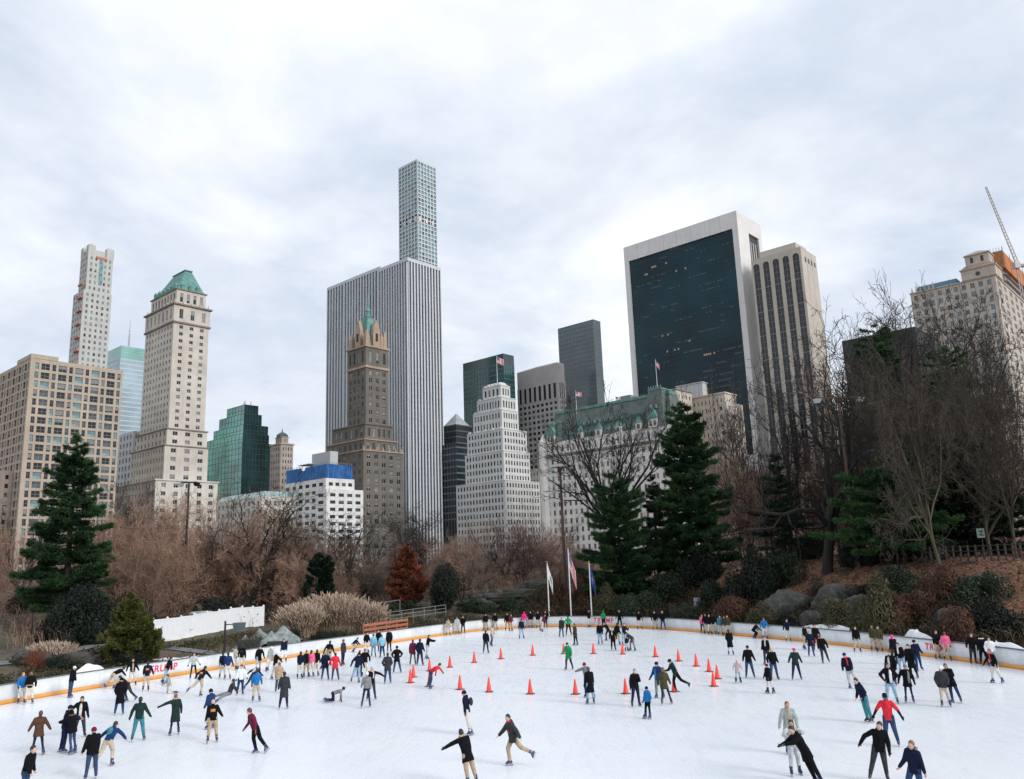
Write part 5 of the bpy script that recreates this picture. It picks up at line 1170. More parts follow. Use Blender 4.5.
for q in range(3): m.box(2 + q * 9.5, -.1, zsk - 4, 4.2 + q * 9.5, .45, zsk + 1); m.box(-.1, 2 + q * 9.5, zsk - 4, .45, 4.2 + q * 9.5, zsk + 1)
m.build('open_floor_brace', flat_mat('white_paint', (.75, .75, .75), .6), b.o)
b.done(100)

# ---- dark glass block with pyramid skylight
b = Bld('office_tower', 'dark glass block with pyramid skylight wedged beside the striped skyscraper', 456, 424, 540, 441, 472)
dg = glass_mat('charcoal_glass', (.016, .024, .028), .1, .7, .6, .05)
curtain(b, 0, 0, b.R, b.L, 0, b.H, 7, 8, 4, dg, FR_DK, .2, .7, flat_mat('band_slate', (.10, .125, .14), .4))
m = MB(); zt = b.Z(411.5); m.frus((1, 1, b.R - 1, b.L - 1), b.H, (b.R * .47, b.L * .47, b.R * .53, b.L * .53), zt); m.build('skylight', glass_mat('skylight_grey', (.28, .31, .33), .3, .7, .2), b.o)
zz = b.Z(445); b.part('lower_block', dg).box(-6, -6, 0, b.R - 2, b.L - 3, zz)
q = b.part('band', flat_mat('band_slate', (.10, .125, .14), .4))
for k in range(12): q.box(-6.1, -6.1, zz - 3 - 4.2 * k, b.R - 2, -6.01, zz - 2 - 4.2 * k); q.box(-6.1, -6.0, zz - 3 - 4.2 * k, -6.01, b.L - 3, zz - 2 - 4.2 * k)
b.done()

# ---- teal glass block behind the white stepped tower
b = Bld('glass_tower', 'dark teal banded glass block standing behind the white stepped tower', 503, 353.4, 600, 463, 513.7)
g = glass_mat('teal_glass', (.02, .085, .08), .06, .9, .6, .03)
curtain(b, 0, 0, b.R, b.L, 0, b.H - 7, 6, 14, 3.9, g, mg, .16, .9, flat_mat('band_teal', (.06, .14, .13), .4))
b.part('crown', glass_mat('teal_crown', (.022, .055, .055), .1, .8, .4, .04)).box(-.1, -.1, b.H - 6.99, b.R, b.L, b.H); b.done()

# ---- white stepped tower
w = wall_mat('white_brick', (.64, .65, .64), .1)
b = Bld('stepped_tower', 'white brick stepped tower with closely spaced windows in front of the teal glass block', 500.5, 384.5, 420, 483, 509.5)
MQ = [(GL_DK, .75), (GL_MD, .25)]
rt = b.R; lt = b.L
spec = [(0, 384.5, 397, 483, 509.5, 0), (-1, 397, 410, 477.5, 515.5, 6), (-1.8, 410, 430, 473.4, 517.5, 7), (-4, 430, 452, 467.5, 526, 9), (-5, 452, 482, 465.5, 529, 10), (-8, 482, 600, 456.5, 539, 13)]
for i, (e, y0, y1, xl, xr, nn) in enumerate(spec):
    zt = b.Z(y0); zb = max(0, b.Z(y1)) if y1 < 590 else 0
    xr_ = b.X(xr, zt, e); yl_ = b.Y(xl, zt, e)
    tier(b, e, e, xr_, yl_, zb, zt - .06, max(4, nn - 1) if nn else 3, nn + 2 if nn else 4, 3.5, .5, .58, w, .35, MQ, FR_DK, 0, 80 + i, 0, .6, None, None, (w, .15, .3))
    if i < 4:
        for q in range(5): m = MB(); m.box(e - .3, e + 1 + q * (yl_ - e - 3) / 4, zt, e + .8, e + 2.2 + q * (yl_ - e - 3) / 4, zt + .9); m.build('parapet_block', w, b.o)
zt = b.Z(384); b.part('parapet', w).frus((.6, .6, rt - .6, lt - .6), zt, (1.8, 1.8, rt - 1.8, lt - 1.8), zt + 1.6)
b.done()
flag_on_pole(b.P(2.0, 4.0, b.H + 1.4), b.P(2, 4, b.Z(353)), 5.5, 3.6, 'us', 'flag', 'flag flying over the teal glass block from the white stepped tower roof')
fl_ = bpy.context.scene.objects

# ---- grey granite tower with tall slot windows
w = wall_mat('pink_granite', (.48, .45, .44), .1)
b = Bld('granite_tower', 'grey granite tower with blank crown and tall slot windows beside the dark glass slab', 557, 363.5, 600, 517, 564)
zA = b.Z(381); zB = b.Z(398)
b.part('wall', w).box(0, 0, zA, b.R, b.L, b.H)
b.part('wall', w).frus((0, 0, b.R, b.L * .98), b.H + .01, (.5, .5, b.R - .5, b.L * .5), b.H + 1.2)
tier(b, 0, 0, b.R, b.L, zB, zA - .06, 3, 8, 99, .5, .92, w, .5, [(GL_DK, 1)], FR_DK, 1, 91, 0, .4)
tier(b, 0, 0, b.R, b.L, 0, zB - .06, 3, 9, 4.1, .6, .52, w, .4, [(GL_DK, .8), (GL_MD, .2)], FR_DK, 0, 92, 0, .8)
b.done()

# ---- dark grey glass slab
b = Bld('glass_tower', 'plain dark grey glass slab tower behind the long green mansard roof', 593, 319.3, 700, 558, 600)
g = glass_mat('slate_glass', (.055, .085, .098), .05, .9, .45, .016)
curtain(b, 0, 0, b.R, b.L, 0, b.H, 6, 16, 4.0, g, flat_mat('mullion_slate', (.09, .115, .125), .4), .3, .75, flat_mat('band_slab', (.08, .105, .115), .35)); b.done()

# ---- chateau hotel with long green mansard
w = wall_mat('plaza_white', (.76, .74, .70), .1); cb2 = wall_mat('cornice_grey', (.26, .25, .23), .15)
b = Bld('chateau_hotel', 'long white chateau style hotel under a steep green slate mansard', 672, 424, 330, 543.5, 690)
zc = b.Z(438.6); MZ = [(GL_DK, .6), (GL_MD, .3), (GL_LT, .1)]
nL = 22
tier(b, 0, 0, b.R, b.L, zc, b.H, 4, nL, 3.6, .36, .6, w, .35, MZ, FR_LT, 1, 101, 0, .6)
tier(b, 0, 0, b.R, b.L, 0, zc - .06, 4, nL, 3.75, .42, .6, w, .35, MZ, FR_LT, 1, 102, 0, .9)
m = MB(); m.box(-1.5, -1.5, zc - .5, b.R + .5, b.L + 1, zc + .35); m.build('cornice', cb2, b.o)
zr = b.Z(391); sl = b.part('roof', SLATE)
sl.frus((.4, .4, b.R, b.L - .4), b.H + .01, (4.5, 3, b.R - 3, b.L - 4), zr)
m = MB(); m.box(4.2, 2.8, zr, b.R - 3.2, b.L - 4, zr + 1.2); m.build('roof_ridge', COPPER, b.o)
for q in range(16):
    y = 13 + q * (b.L - 28) / 15.5; m = MB()
    m.box(.15, y - .9, b.H + .02, 2.2, y + .9, b.H + 2.3); m.frus((.0, y - 1.1, 2.3, y + 1.1), b.H + 2.3, (.3, y - .1, 2.3, y + .1), b.H + 3.6); m.build('dormer', COPPER, b.o)
    b.win('L', y, .13, b.H + 1.3, 1., 1.7, GL_DK, FR_LT, 1)
    if q % 4 == 1:
        m = MB(); m.box(-.8, y - 1.6, b.H - .3, .6, y + 1.6, b.H + 2.6); m.build('gable', w, b.o); m = MB(); m.frus((-.95, y - 1.8, .8, y + 1.8), b.H + 2.61, (-.3, y - .12, .9, y + .12), b.H + 5.4); m.build('gable_roof', COPPER, b.o); b.win('L', y, -.82, b.H + 1.1, 1.5, 2., GL_DK, FR_LT, 1)
for q in range(14):
    y = 14 + q * (b.L - 30) / 13.; m = MB(); m.box(1.0, y - .55, b.H + 5.6, 3.4, y + .55, b.H + 7.2); m.box(.95, y - .4, b.H + 5.8, .99, y + .4, b.H + 7.0, 1); m.build('roof_light', [COPPER, GL_DK], b.o)
def pavilion(y0, y1, ztop, x1):
    yc = (y0 + y1) / 2
    m = MB(); m.frus((-.9, y0, x1, y1), b.H + .015, (2.0, y0 + 2.0, x1 - 2., y1 - 2.0), ztop); m.build('pavilion_roof', SLATE, b.o)
    m = MB(); m.box(1.8, y0 + 1.8, ztop, x1 - 1.8, y1 - 1.8, ztop + .6)
    for q in range(6): m.frus((1.7, y0 + 2 + q * (y1 - y0 - 4.6) / 5, 2.2, y0 + 2.6 + q * (y1 - y0 - 4.6) / 5), ztop + .6, (1.9, y0 + 2.25 + q * (y1 - y0 - 4.6) / 5, 2.0, y0 + 2.35 + q * (y1 - y0 - 4.6) / 5), ztop + 1.9)
    m.build('roof_cresting', COPPER, b.o)
    m = MB(); m.box(-1.3, yc - 2.1, b.H - .3, 1.2, yc + 2.1, b.H + 3.2); m.build('gable', w, b.o)
    m = MB(); m.frus((-1.5, yc - 2.4, 1.4, yc + 2.4), b.H + 3.21, (-.6, yc - .15, 1.6, yc + .15), b.H + 8.2); m.build('gable_roof', COPPER, b.o)
    for dz in (-1, 1): b.win('L', yc + dz, -1.32, b.H + 1.5, 1.2, 2.3, GL_DK, FR_LT, 1)
    for dy in (-2.6, 2.6):
        m = MB(); m.lathe([(.7, b.H + 5.2), (.7, b.H + 6.8)], 8, (0, 0)); o = m.build('round_dormer', cb2, b.o); o.location = (.2, yc + dy * .45, 2.5)
pavilion(3, b.Y(644, b.H), b.Z(386), 12)
pavilion(b.L - 11, b.L + .6, b.Z(407, 563) , 12)
m = MB(); m.lathe([(2.3, 0), (2.3, b.H - 1), (2.5, b.H - .5), (2.2, b.H + .5), (.1, b.H + 4.5)], 12, (0, b.L)); m.build('corner_turret', w, b.o)
m = MB(); m.box(8, b.L * .36, zr + 1.25, 14, b.L * .44, zr + 3.5); m.build('penthouse', FR_MD, b.o)
b.done()
pv = b
yp = b.Y(655, b.H); flag_on_pole(b.P(4, yp, b.Z(384)), b.P(4, yp, b.Z(354)), 3.4, 2.2, 'us', 'flag', 'flag on the hotel pavilion against the black glass slab', .6)
yp = b.Y(571, b.H + 15); flag_on_pole(b.P(4, yp, b.Z(404, 571)), b.P(4, yp, b.Z(373, 571)), 3.0, 2., 'us', 'flag', 'flag on the hotel corner roof against the grey glass slab', .2)
yp = b.Y(609, b.H + 15); flag_on_pole(b.P(5, yp, b.Z(394, 609)), b.P(5, yp, b.Z(385, 609)), 2.6, 1.8, 'us', 'flag', 'short flag above the middle of the green mansard', .2)

# ---- beige blocks behind the hotel
w = wall_mat('beige_stone', (.55, .49, .42), .15)
b = Bld('apartment_building', 'narrow beige stone block rising just beside the chateau hotel roof', 675.5, 388.5, 352, 671, 691)
tier(b, 0, 0, b.R, b.L + 4, 0, b.H, 4, 2, 3.5, .36, .5, w, .3, MZ, FR_LT, 0, 111, 0, 1.4, None, None, (cb2, .5, .5)); b.done()
b = Bld('apartment_building', 'stepped beige apartment block behind the tallest pine', 724, 392, 352, 691, 735)
tier(b, 0, 0, b.R, b.L, 0, b.H, 4, 8, 3.5, .34, .5, w, .3, MZ, FR_LT, 0, 112, 0, 1.8, None, None, (w, .4, .6))
z = b.Z(402); tier(b, -1, -1, b.X(742, z, -1), 4, 0, z, 5, 1, 3.5, .34, .5, w, .3, MZ, FR_LT, 0, 113, 0, 1.)
b.done()
b = Bld('office_building', 'plain white blank block seen over the beige apartments', 702, 382.5, 430, 676, 707)
b.part('wall', wall_mat('white_panel', (.55, .56, .57), .1)).box(0, 0, 0, b.R, b.L, b.H)
b.part('coping', FR_LT).box(-.3, -.3, b.H + .01, b.R + .3, b.L + .3, b.H + .6); q = b.part('panel_joint', FR_MD)
for k in range(6): q.box(-.05, 2 + k * b.L / 6, 0, -.01, 2.15 + k * b.L / 6, b.H)
b.part('roof_unit', FR_DK).box(b.R + .2, 1, 0, b.R + 4, 6, b.H - 2); b.done()

# ---- white framed black glass slab
w = wall_mat('travertine', (.76, .745, .73), .06, .6); bg = glass_mat('black_teal_glass', (.006, .035, .050), .05, .22, .5, .02)
b = Bld('framed_glass_tower', 'huge black glass slab set in a thick white stone frame', 735, 211.8, 490, 625, 757.8)
tp = 11.; z0 = 62
b.part('frame', w).box(.0, 0, z0, b.R, b.L, b.H)                       # solid body, faces recessed below
fr_ = b.part('frame', w)
fr_.box(-1.5, -.01, b.H - tp, -.01, b.L + .3, b.H + .02); fr_.box(-1.5, b.L - 3.2, z0, -.012, b.L + .3, b.H - tp - .01); fr_.box(-1.5, -.01, z0, -.012, 2.3, b.H - tp - .01)
q = b.part('glass_facade', bg); q.box(-.35, 2.31, z0, -.02, b.L - 3.21, b.H - tp - .02)
q = b.part('mullion_grid', flat_mat('mullion_black', (.007, .024, .032), .3))
ys, ye = 2.31, b.L - 3.21
for i in range(1, 56): y = ys + (ye - ys) * i / 56; q.box(-.42, y - .05, z0, -.36, y + .05, b.H - tp - .02)
nf = 38; fh = (b.H - tp - z0) / nf
for j in range(nf): z = z0 + j * fh; q.box(-.44, ys, z, -.36, ye, z + .22)
lit = bpy.data.materials.new('lit_window'); lit.use_nodes = True; pb = lit.node_tree.nodes['Principled BSDF']
pb.inputs['Base Color'].default_value = (.3, .24, .18, 1); pb.inputs['Emission Color'].default_value = (1, .72, .45, 1); pb.inputs['Emission Strength'].default_value = .07
dim = bpy.data.materials.new('dim_window'); dim.use_nodes = True; pb = dim.node_tree.nodes['Principled BSDF']
pb.inputs['Base Color'].default_value = (.05, .07, .08, 1); pb.inputs['Emission Color'].default_value = (1, .85, .65, 1); pb.inputs['Emission Strength'].default_value = .012; pb.inputs['Roughness'].default_value = .1
rr = random.Random(5); mL = MB(); mD = MB(); cw = (ye - ys) / 56
for j in range(nf):
    z = z0 + j * fh + .3
    runs = rr.randint(1, 3)
    for _ in range(runs):
        i0 = rr.randint(0, 54); ln = rr.randint(2, 12)
        for i in range(i0, min(56, i0 + ln)):
            if rr.random() < .7: mD.box(-.40, ys + cw * i + .2, z + fh * .62, -.355, ys + cw * (i + 1) - .2, z + fh * .8)
for (jf, i0, ln) in ((.885, 24, 7), (.55, 29, 6), (.515, 13, 7), (.51, 21, 6), (.47, 36, 7), (.93, 12, 9), (.9, 6, 4), (.60, 15, 4)):
    j = int(jf * nf)
    for i in range(i0, i0 + ln):
        ii = 55 - i; z = z0 + j * fh + .3
        if rr.random() < .4: mL.box(-.40, ys + cw * ii + .15, z + fh * .4, -.354, ys + cw * (ii + 1) - .15, z + fh * .72)
tag(mL.build('lit_windows', lit, b.o), kind='stuff'); tag(mD.build('dim_windows', dim, b.o), kind='stuff')
# narrow end wall with its dark recess and glazed strip
x0, x1 = b.R * .42, b.R * .86
fr2 = b.part('end_frame', w); fr2.box(-1.5, -1.5, b.H - tp, b.R + .3, -.02, b.H + .02); fr2.box(-1.5, -1.5, z0, x0, -.021, b.H - tp - .01); fr2.box(x1, -1.5, z0, b.R + .3, -.021, b.H - tp - .01)
m = MB(); m.box(x0 + .01, -.3, b.H - 46, x1 - .01, -.02, b.H - tp - .02); m.build('recess', flat_mat('recess_dark', (.03, .035, .04), .5), b.o)
m = MB(); m.box(x0 + .01, -.5, z0, x1 - .01, -.03, b.H - 46.01); m.build('end_glazing', GL_BL, b.o)
m = MB()
for k in range(3): m.box(x0 + 3 + k * 3.3, -.8, b.H - 40, x0 + 4 + k * 3.3, -.31, b.H - 16)
m.build('louvre', FR_LT, b.o)
q = b.part('panel_joint', flat_mat('joint_grey', (.42, .42, .42), .7))
for k in range(1, 8): y = b.L * k / 8; q.box(-1.52, y - .08, b.H - tp, -1.501, y + .08, b.H)
# outward sweeping foot
m = MB(); prof = [(0, z0), (1.2, 48), (4, 32), (9, 16), (17, 0)]
for (a, za), (c, zc2) in zip(prof[:-1], prof[1:]):
    m.poly([(-1.5 - a, -.01, za), (-1.5 - a, b.L, za), (-1.5 - c, b.L, zc2), (-1.5 - c, -.01, zc2)]); m.poly([(-1.5 - a, -.01, za), (-1.5 - c, -.01, zc2), (b.R, -.01, zc2), (b.R, -.01, za)])
m.poly([(-1.5, b.L, z0), (b.R, b.L, z0), (b.R, b.L, 0), (-18.5, b.L, 0)]); m.build('sloping_foot', w, b.o)
b.done()

# ---- beige tower with arched window strips
w = wall_mat('beige_concrete', (.55, .50, .435), .1)
b = Bld('arched_tower', 'beige concrete tower with five tall round headed window strips', 800, 246.7, 460, 751, 815.6)
n = 5; p = b.L / n; b.part('wall', w).box(.6, 0, 0, b.R, b.L, b.H)
zt = b.H - 5.2; r0 = p * .31
fs = flat_mat('strip_floor', (.18, .18, .18), .5)
q = b.part('pier', w); q.box(-.3, -.3, zt + r0 + .3, .59, b.L, b.H)
for i in range(n + 1):
    c = p * i; a0, a1 = c - p * .19, c + p * .19
    if i == 0: a0 = -.3
    if i == n: a1 = b.L
    q.box(-.3, a0, 0, .59, a1, zt + r0 + .29)
for i in range(n):
    yc = p * (i + .5); m = MB(); m.box(.05, yc - r0, 0, .59, yc + r0, zt, 0)
    pts = [(.05, yc - r0, zt)] + [(.05, yc - r0 * math.cos(t), zt + r0 * math.sin(t)) for t in np.linspace(0, PI, 13)[1:-1]] + [(.05, yc + r0, zt)]
    m.poly(pts, 0)
    zz = zt - 3; k = 0
    while zz > 0:
        m.box(.0, yc - r0, zz, .049, yc + r0, zz + (.55 if k % 4 == 3 else .2), 1); zz -= 3.7; k += 1
    m.box(-.02, yc - .1, 0, .048, yc + .1, zt + r0 * .9, 1)
    m.build('window_strip', [glass_mat('strip_black', (.012, .014, .018), .1, .5, .5), fs], b.o)
    sp = MB()      # arch spandrels left and right of the round head
    for sgn in (-1, 1):
        arc = [(-.3, yc + sgn * r0 * math.cos(t), zt + r0 * math.sin(t)) for t in np.linspace(0, PI / 2, 8)]
        pl = [(-.3, yc + sgn * r0, zt + r0 + .3)] + arc + [(-.3, yc, zt + r0 + .3)]
        sp.poly(pl if sgn > 0 else pl[::-1])
    sp.build('arch_head', w, b.o)
for k in range(4): m = MB(); m.box(b.R * (.22 + .2 * k), -.08, b.H - 8, b.R * (.22 + .2 * k) + 2.0, -.01, b.H - 5); m.build('louvre', FR_DK, b.o)
q = b.part('panel_joint', flat_mat('joint_beige', (.27, .24, .2), .8))
for k in (1, 2): q.box(b.R * k / 3, -.05, 0, b.R * k / 3 + .12, -.01, b.H)
zz = b.Z(239.5, 780); m = MB(); m.box(6, 5, b.H, b.R - 1, b.Y(760, zz, 6), zz + 1); m.build('penthouse', w, b.o); m = MB(); m.box(8, 3, b.H, b.R - 2, 4.9, b.H + 3); m.build('roof_unit', FR_DK, b.o)
b.done()

# ---- dark grey block and low pale blocks among the trees
b = Bld('office_building', 'low dark grey louvred block between the arched tower and the ornate hotel', 915, 326.5, 350, 842, 934)
curtain(b, 0, 0, b.R, b.L, 0, b.H, 8, 14, 3.4, glass_mat('dark_panel', (.05, .048, .048), .4, .3, .3, .3), flat_mat('dark_mullion', (.085, .082, .08), .6), .22, .8, flat_mat('dark_band', (.035, .034, .034), .6)); b.done()
w = wall_mat('warm_stone', (.56, .49, .42), .14)
b = Bld('ornate_hotel', 'ornate beige hotel with blue windows and a belvedere tower among bare branches', 993, 268, 380, 909.5, 1040)
zt = b.Z(271); y1 = b.Y(962, zt); MB_ = [(GL_BL, .7), (GL_MD, .3)]
zl = b.Z(270.5)
tier(b, 0, 0, b.R, b.L, 0, zl - 2.2, 9, 10, 4.1, .5, .6, w, .35, MB_, FR_LT, 1, 121, 0, 1., None, None, (w, .4, .5))
m = MB(); m.frus((.2, y1 + 3, b.R, b.L - 3), zl - 2.15, (2.2, y1 + 3, b.R, b.L - 3), zl + 1.); m.build('roof', flat_mat('blue_tile', (.05, .16, .22), .5), b.o)
tier(b, -.8, -.8, 13, y1, zl - 2.2, b.H + 2, 3, 3, 4.1, .42, .55, w, .35, MB_, FR_LT, 1, 122, 0, 5.5, None, None, (w, .5, .4))
m = MB(); m.lathe([(1.0, 0), (1.0, .2)], 14); o = m.build('round_window', FR_DK, b.o); o.rotation_euler = (0, PI / 2, 0); o.location = (-1.33, y1 * .5 - .4, b.H - 1.2)
m = MB(); m.frus((-1, -1, 13.2, y1 + .2), b.H + 2.06, (1.2, 1, 11, y1 - 1.8), b.H + 4.2); m.build('tower_roof', wall_mat('red_tile', (.34, .22, .18), .2), b.o)
tier(b, 1.6, 1.4, 10.6, y1 - 2.2, b.H + 4.21, b.H + 9.5, 2, 2, 4, .3, .65, w, .3, [(GL_DK, 1)], FR_MD, 0, 123, .2, .6, None, None, (w, .5, .4))
m = MB(); m.frus((1, .8, 11.2, y1 - 1.6), b.H + 9.6, (5.5, y1 * .45, 6.5, y1 * .5), b.H + 12.2); m.build('belvedere_roof', wall_mat('red_tile2', (.42, .34, .3), .2), b.o)
for q in range(6): m = MB(); y = b.L - 1 - q * 2; m.frus((-.5, y - .4, .5, y + .4), zl - 2, (-.1, y - .1, .1, y + .1), zl + (1.5 if q % 2 else .6)); m.build('pinnacle', w, b.o)
b.done()
b = Bld('construction_building', 'building under construction wrapped in orange netting behind the belvedere', 1002, 250, 440, 985, 1040)
on = flat_mat('orange_netting', (.50, .17, .05), .8, 0, .25, .4)
b.part('frame', flat_mat('raw_concrete', (.36, .35, .34), .9)).box(1, 1, 0, b.R, b.L, b.H - 12); zz = b.Z(267)
b.part('netting', on).box(0, 0, zz, b.R, b.L, b.H)
q = b.part('floor_slab', flat_mat('raw_concrete', (.36, .35, .34), .9))
for k in range(14): q.box(-.3, -.3, zz - 4 - k * 4, b.R + .2, b.L + .2, zz - 3.6 - k * 4)
q = b.part('scaffold', FR_MD)
for k in range(7): q.tube((-.2, k * b.L / 6, zz), (-.2, k * b.L / 6, b.H + 2), .12, .12, 5); q.tube((k * b.R / 6, -.2, zz), (k * b.R / 6, -.2, b.H + 2), .12, .12, 5)
b.done()
# tower crane: mast on the site, raised lattice jib
tipp = at(985.5, 187, 440); rootp = at(1016, 262, 440)
cr = empty('tower_crane', (rootp[0], rootp[1], rootp[2] - 30), 0, 'pale tower crane with raised lattice jib above the orange netting', 'crane')
cm = flat_mat('crane_paint', (.42, .38, .36), .5); base = np.array(cr.location)
def lattice(m, p0, p1, w0, n, r):
    p0 = np.array(p0); p1 = np.array(p1); d = (p1 - p0) / np.linalg.norm(p1 - p0); a = np.cross(d, [0, 1, .2]); a /= np.linalg.norm(a); c = np.cross(d, a)
    off = [a * w0 + c * w0, -a * w0 + c * w0, -c * w0 * 1.1]
    for o_ in off: m.tube(p0 + o_, p1 + o_ * .5, r, r, 4)
    for k in range(n):
        q0 = p0 + (p1 - p0) * k / n; q1 = p0 + (p1 - p0) * (k + 1) / n
        for i in range(3): m.tube(q0 + off[i] * (1 - .5 * k / n), q1 + off[(i + 1) % 3] * (1 - .5 * (k + 1) / n), r * .6, r * .6, 3)
m = MB(); lattice(m, rootp - base, tipp - base, .8, 22, .22); m.build('jib', cm, cr)
m = MB(); lattice(m, (0, 0, -110), (0, 0, 30), 1.1, 26, .2); m.build('mast', cm, cr)
m = MB(); m.box(-2, -2, 26, 1, 1, 29.5); m.build('cab', flat_mat('crane_cab', (.5, .5, .5), .5), cr)
m = MB(); m.box(1.5, -1.2, 27, 9, 1.2, 28.5); m.box(6, -1.6, 25, 9, 1.6, 27); m.build('counterweight', flat_mat('raw_concrete', (.36, .35, .34), .9), cr)
# greenhouse-like pale roof and filler blocks at the park edge
b = Bld('apartment_building', 'low pale terrace with glazed roof under the green glass tower', 262, 496, 330, 217, 300)
tier(b, 0, 0, b.R, b.L, 0, b.H, 8, 10, 3.6, .45, .5, wall_mat('pale_stone', (.68, .65, .59), .14), .3, MIX, FR_LT, 1, 131)
m = MB(); m.frus((0, 0, b.R, b.L), b.H + .06, (2, 2, b.R - 2, b.L - 1), b.H + 2.2); m.build('glazed_roof', glass_mat('verdigris_glass', (.30, .40, .38), .3, .6, .3), b.o); b.done()
b = Bld('office_building', 'pale stepped stone block filling the gap beside the chateau hotel', 549, 452, 440, 528, 556)
tier(b, 0, 0, b.R, b.L, 0, b.Z(467), 3, 6, 3.8, .4, .5, wall_mat('pale_stone', (.68, .65, .59), .14), .3, MIX, FR_LT, 0, 141); b.done()
for i, (xc, yt, D, xl, xr, lab) in enumerate(((780, 468, 330, 748, 812, 'brown brick block half hidden by branches below the arched tower'), (858, 468, 340, 822, 884, 'grey stone block half hidden by twigs below the dark louvred block'), (975, 410, 340, 925, 1045, 'tan brick block behind the olive brown tree'), (-8, 470, 330, -40, 40, 'tan low block at the foot of the tan apartments'))):
    b = Bld('apartment_building', lab, xc, yt, D, xl, xr)
    tier(b, 0, 0, b.R, b.L, 0, b.H, 5, 8, 3.6, .42, .52, wall_mat('filler_brick%d' % i, [(.27, .2, .17), (.33, .32, .31), (.33, .26, .21), (.3, .24, .2)][i], .16), .3, MIX, FR_MD, 0, 150 + i); b.done(60)
# ================================================================ TREES AND PLANTS
def tubes(P, Rr, n):
    """P (B,k,3) polylines, Rr (B,k) radii -> verts, quads"""
    B, k, _ = P.shape
    t = np.gradient(P, axis=1); t /= np.linalg.norm(t, axis=2)[..., None] + 1e-9
    ref = np.where(np.abs(t[..., 2:3]) > .9, np.array([1., 0, 0]), np.array([0, 0, 1.]))
    a = np.cross(t, ref); a /= np.linalg.norm(a, axis=2)[..., None] + 1e-9; c = np.cross(t, a)
    ang = 2 * PI * np.arange(n) / n
    V = P[:, :, None, :] + Rr[:, :, None, None] * (a[:, :, None, :] * np.cos(ang)[None, None, :, None] + c[:, :, None, :] * np.sin(ang)[None, None, :, None])
    base = (np.arange(B) * k * n)[:, None, None]; i = (np.arange(k - 1) * n)[None, :, None]; j = np.arange(n)[None, None, :]; j2 = (j + 1) % n
    F = np.stack([base + i + j, base + i + j2, base + i + n + j2, base + i + n + j], -1).reshape(-1, 4)
    return V.reshape(-1, 3), F
def merge(parts):
    V = []; F = []; b = 0
    for v, f in parts: V.append(v); F.append(f + b); b += len(v)
    return np.vstack(V), np.vstack(F)
def grow(seed, H=10., trunk=.35, r0=.022, kids=(7, 6, 6, 5), ratio=(.62, .55, .5, .45), ang=(38, 42, 45, 50), up=(.25, .18, .12, .1), wig=.10, stems=1, tmin=(.55, .25, .2, .15), lean=0., twig=1., split=2):
    g = np.random.default_rng(seed); L = []
    P = np.zeros((stems, 6, 3)); d = g.normal(0, .05 if stems == 1 else .38, (stems, 3)); d[:, 2] = 1; d[:, 0] += lean; d /= np.linalg.norm(d, axis=1)[:, None]
    ln = H * trunk * g.uniform(.85, 1.15, stems); P[:, 0, :2] = g.normal(0, .02 * H if stems > 1 else 0, (stems, 2)); P[:, 0, 2] = -.04 * H
    for k in range(1, 6): P[:, k] = P[:, k - 1] + d * (ln / 5)[:, None] + g.normal(0, wig * .3, (stems, 3)) * (ln / 5)[:, None]
    rad = np.linspace(1, .72, 6)[None] * (H * r0 * (1 if stems == 1 else .6)); rad = np.repeat(rad, stems, 0); rad[:, 0] *= 1.35
    L.append((P, rad)); prevP, prevR, prevL = P, rad, np.full(stems, H * .5)
    for lv, m in enumerate(kids):
        B, kp, _ = prevP.shape
        t = g.uniform(tmin[lv], 1, (B, m)); t[:, 0] = 1.; t = t.ravel(); pi = np.repeat(np.arange(B), m)
        s = t * (kp - 1); i0 = np.minimum(s.astype(int), kp - 2); f = (s - i0)[:, None]
        o = prevP[pi, i0] * (1 - f) + prevP[pi, i0 + 1] * f; pr = prevR[pi, i0] * (1 - f[:, 0]) + prevR[pi, i0 + 1] * f[:, 0]
        td = prevP[pi, i0 + 1] - prevP[pi, i0]; td /= np.linalg.norm(td, axis=1)[:, None] + 1e-9
        q = g.normal(0, 1, (len(t), 3)); q -= td * (q * td).sum(1)[:, None]; q /= np.linalg.norm(q, axis=1)[:, None] + 1e-9
        a = np.radians(np.abs(g.normal(ang[lv], 12, len(t)))); a[t >= .999] *= .45
        d = td * np.cos(a)[:, None] + q * np.sin(a)[:, None]
        ln = prevL[pi] * ratio[lv] * g.uniform(.65, 1.25, len(t)) * (1.15 - .35 * t) * (2. if lv == 0 else 1)
        if lv == 0: ln = H * ratio[0] * g.uniform(.75, 1.15, len(t))
        npt = 6 if lv < 1 else 5 if lv < 2 else 4
        C = np.zeros((len(t), npt, 3)); C[:, 0] = o; seg = ln / (npt - 1)
        for k in range(1, npt):
            d = d + g.normal(0, wig * 1.6, d.shape); d[:, 2] += up[lv]; d /= np.linalg.norm(d, axis=1)[:, None]
            C[:, k] = C[:, k - 1] + d * seg[:, None]
        rs = np.minimum(pr * .62, H * r0 * (.55, .28, .13, .07, .05)[lv]) * g.uniform(.8, 1.1, len(t))
        mn = H * (.0010, .0009, .0008, .0007, .0007)[lv] * twig
        rr = np.maximum(rs[:, None] * np.linspace(1, .35, npt)[None], mn)
        L.append((C, rr)); prevP, prevR, prevL = C, rr, ln
    tr = merge([tubes(p, r, 7 if i == 0 else 5) for i, (p, r) in enumerate(L[:split])])
    cr = merge([tubes(p, r, 4 if i == 0 else 3) for i, (p, r) in enumerate(L[split:])])
    return tr, cr
BARK = leaf_mat('bark_grey', (.028, .024, .021), (.055, .048, .042), .8, .9)
BARK_O = leaf_mat('bark_olive', (.055, .05, .03), (.11, .10, .065), .8, .9)
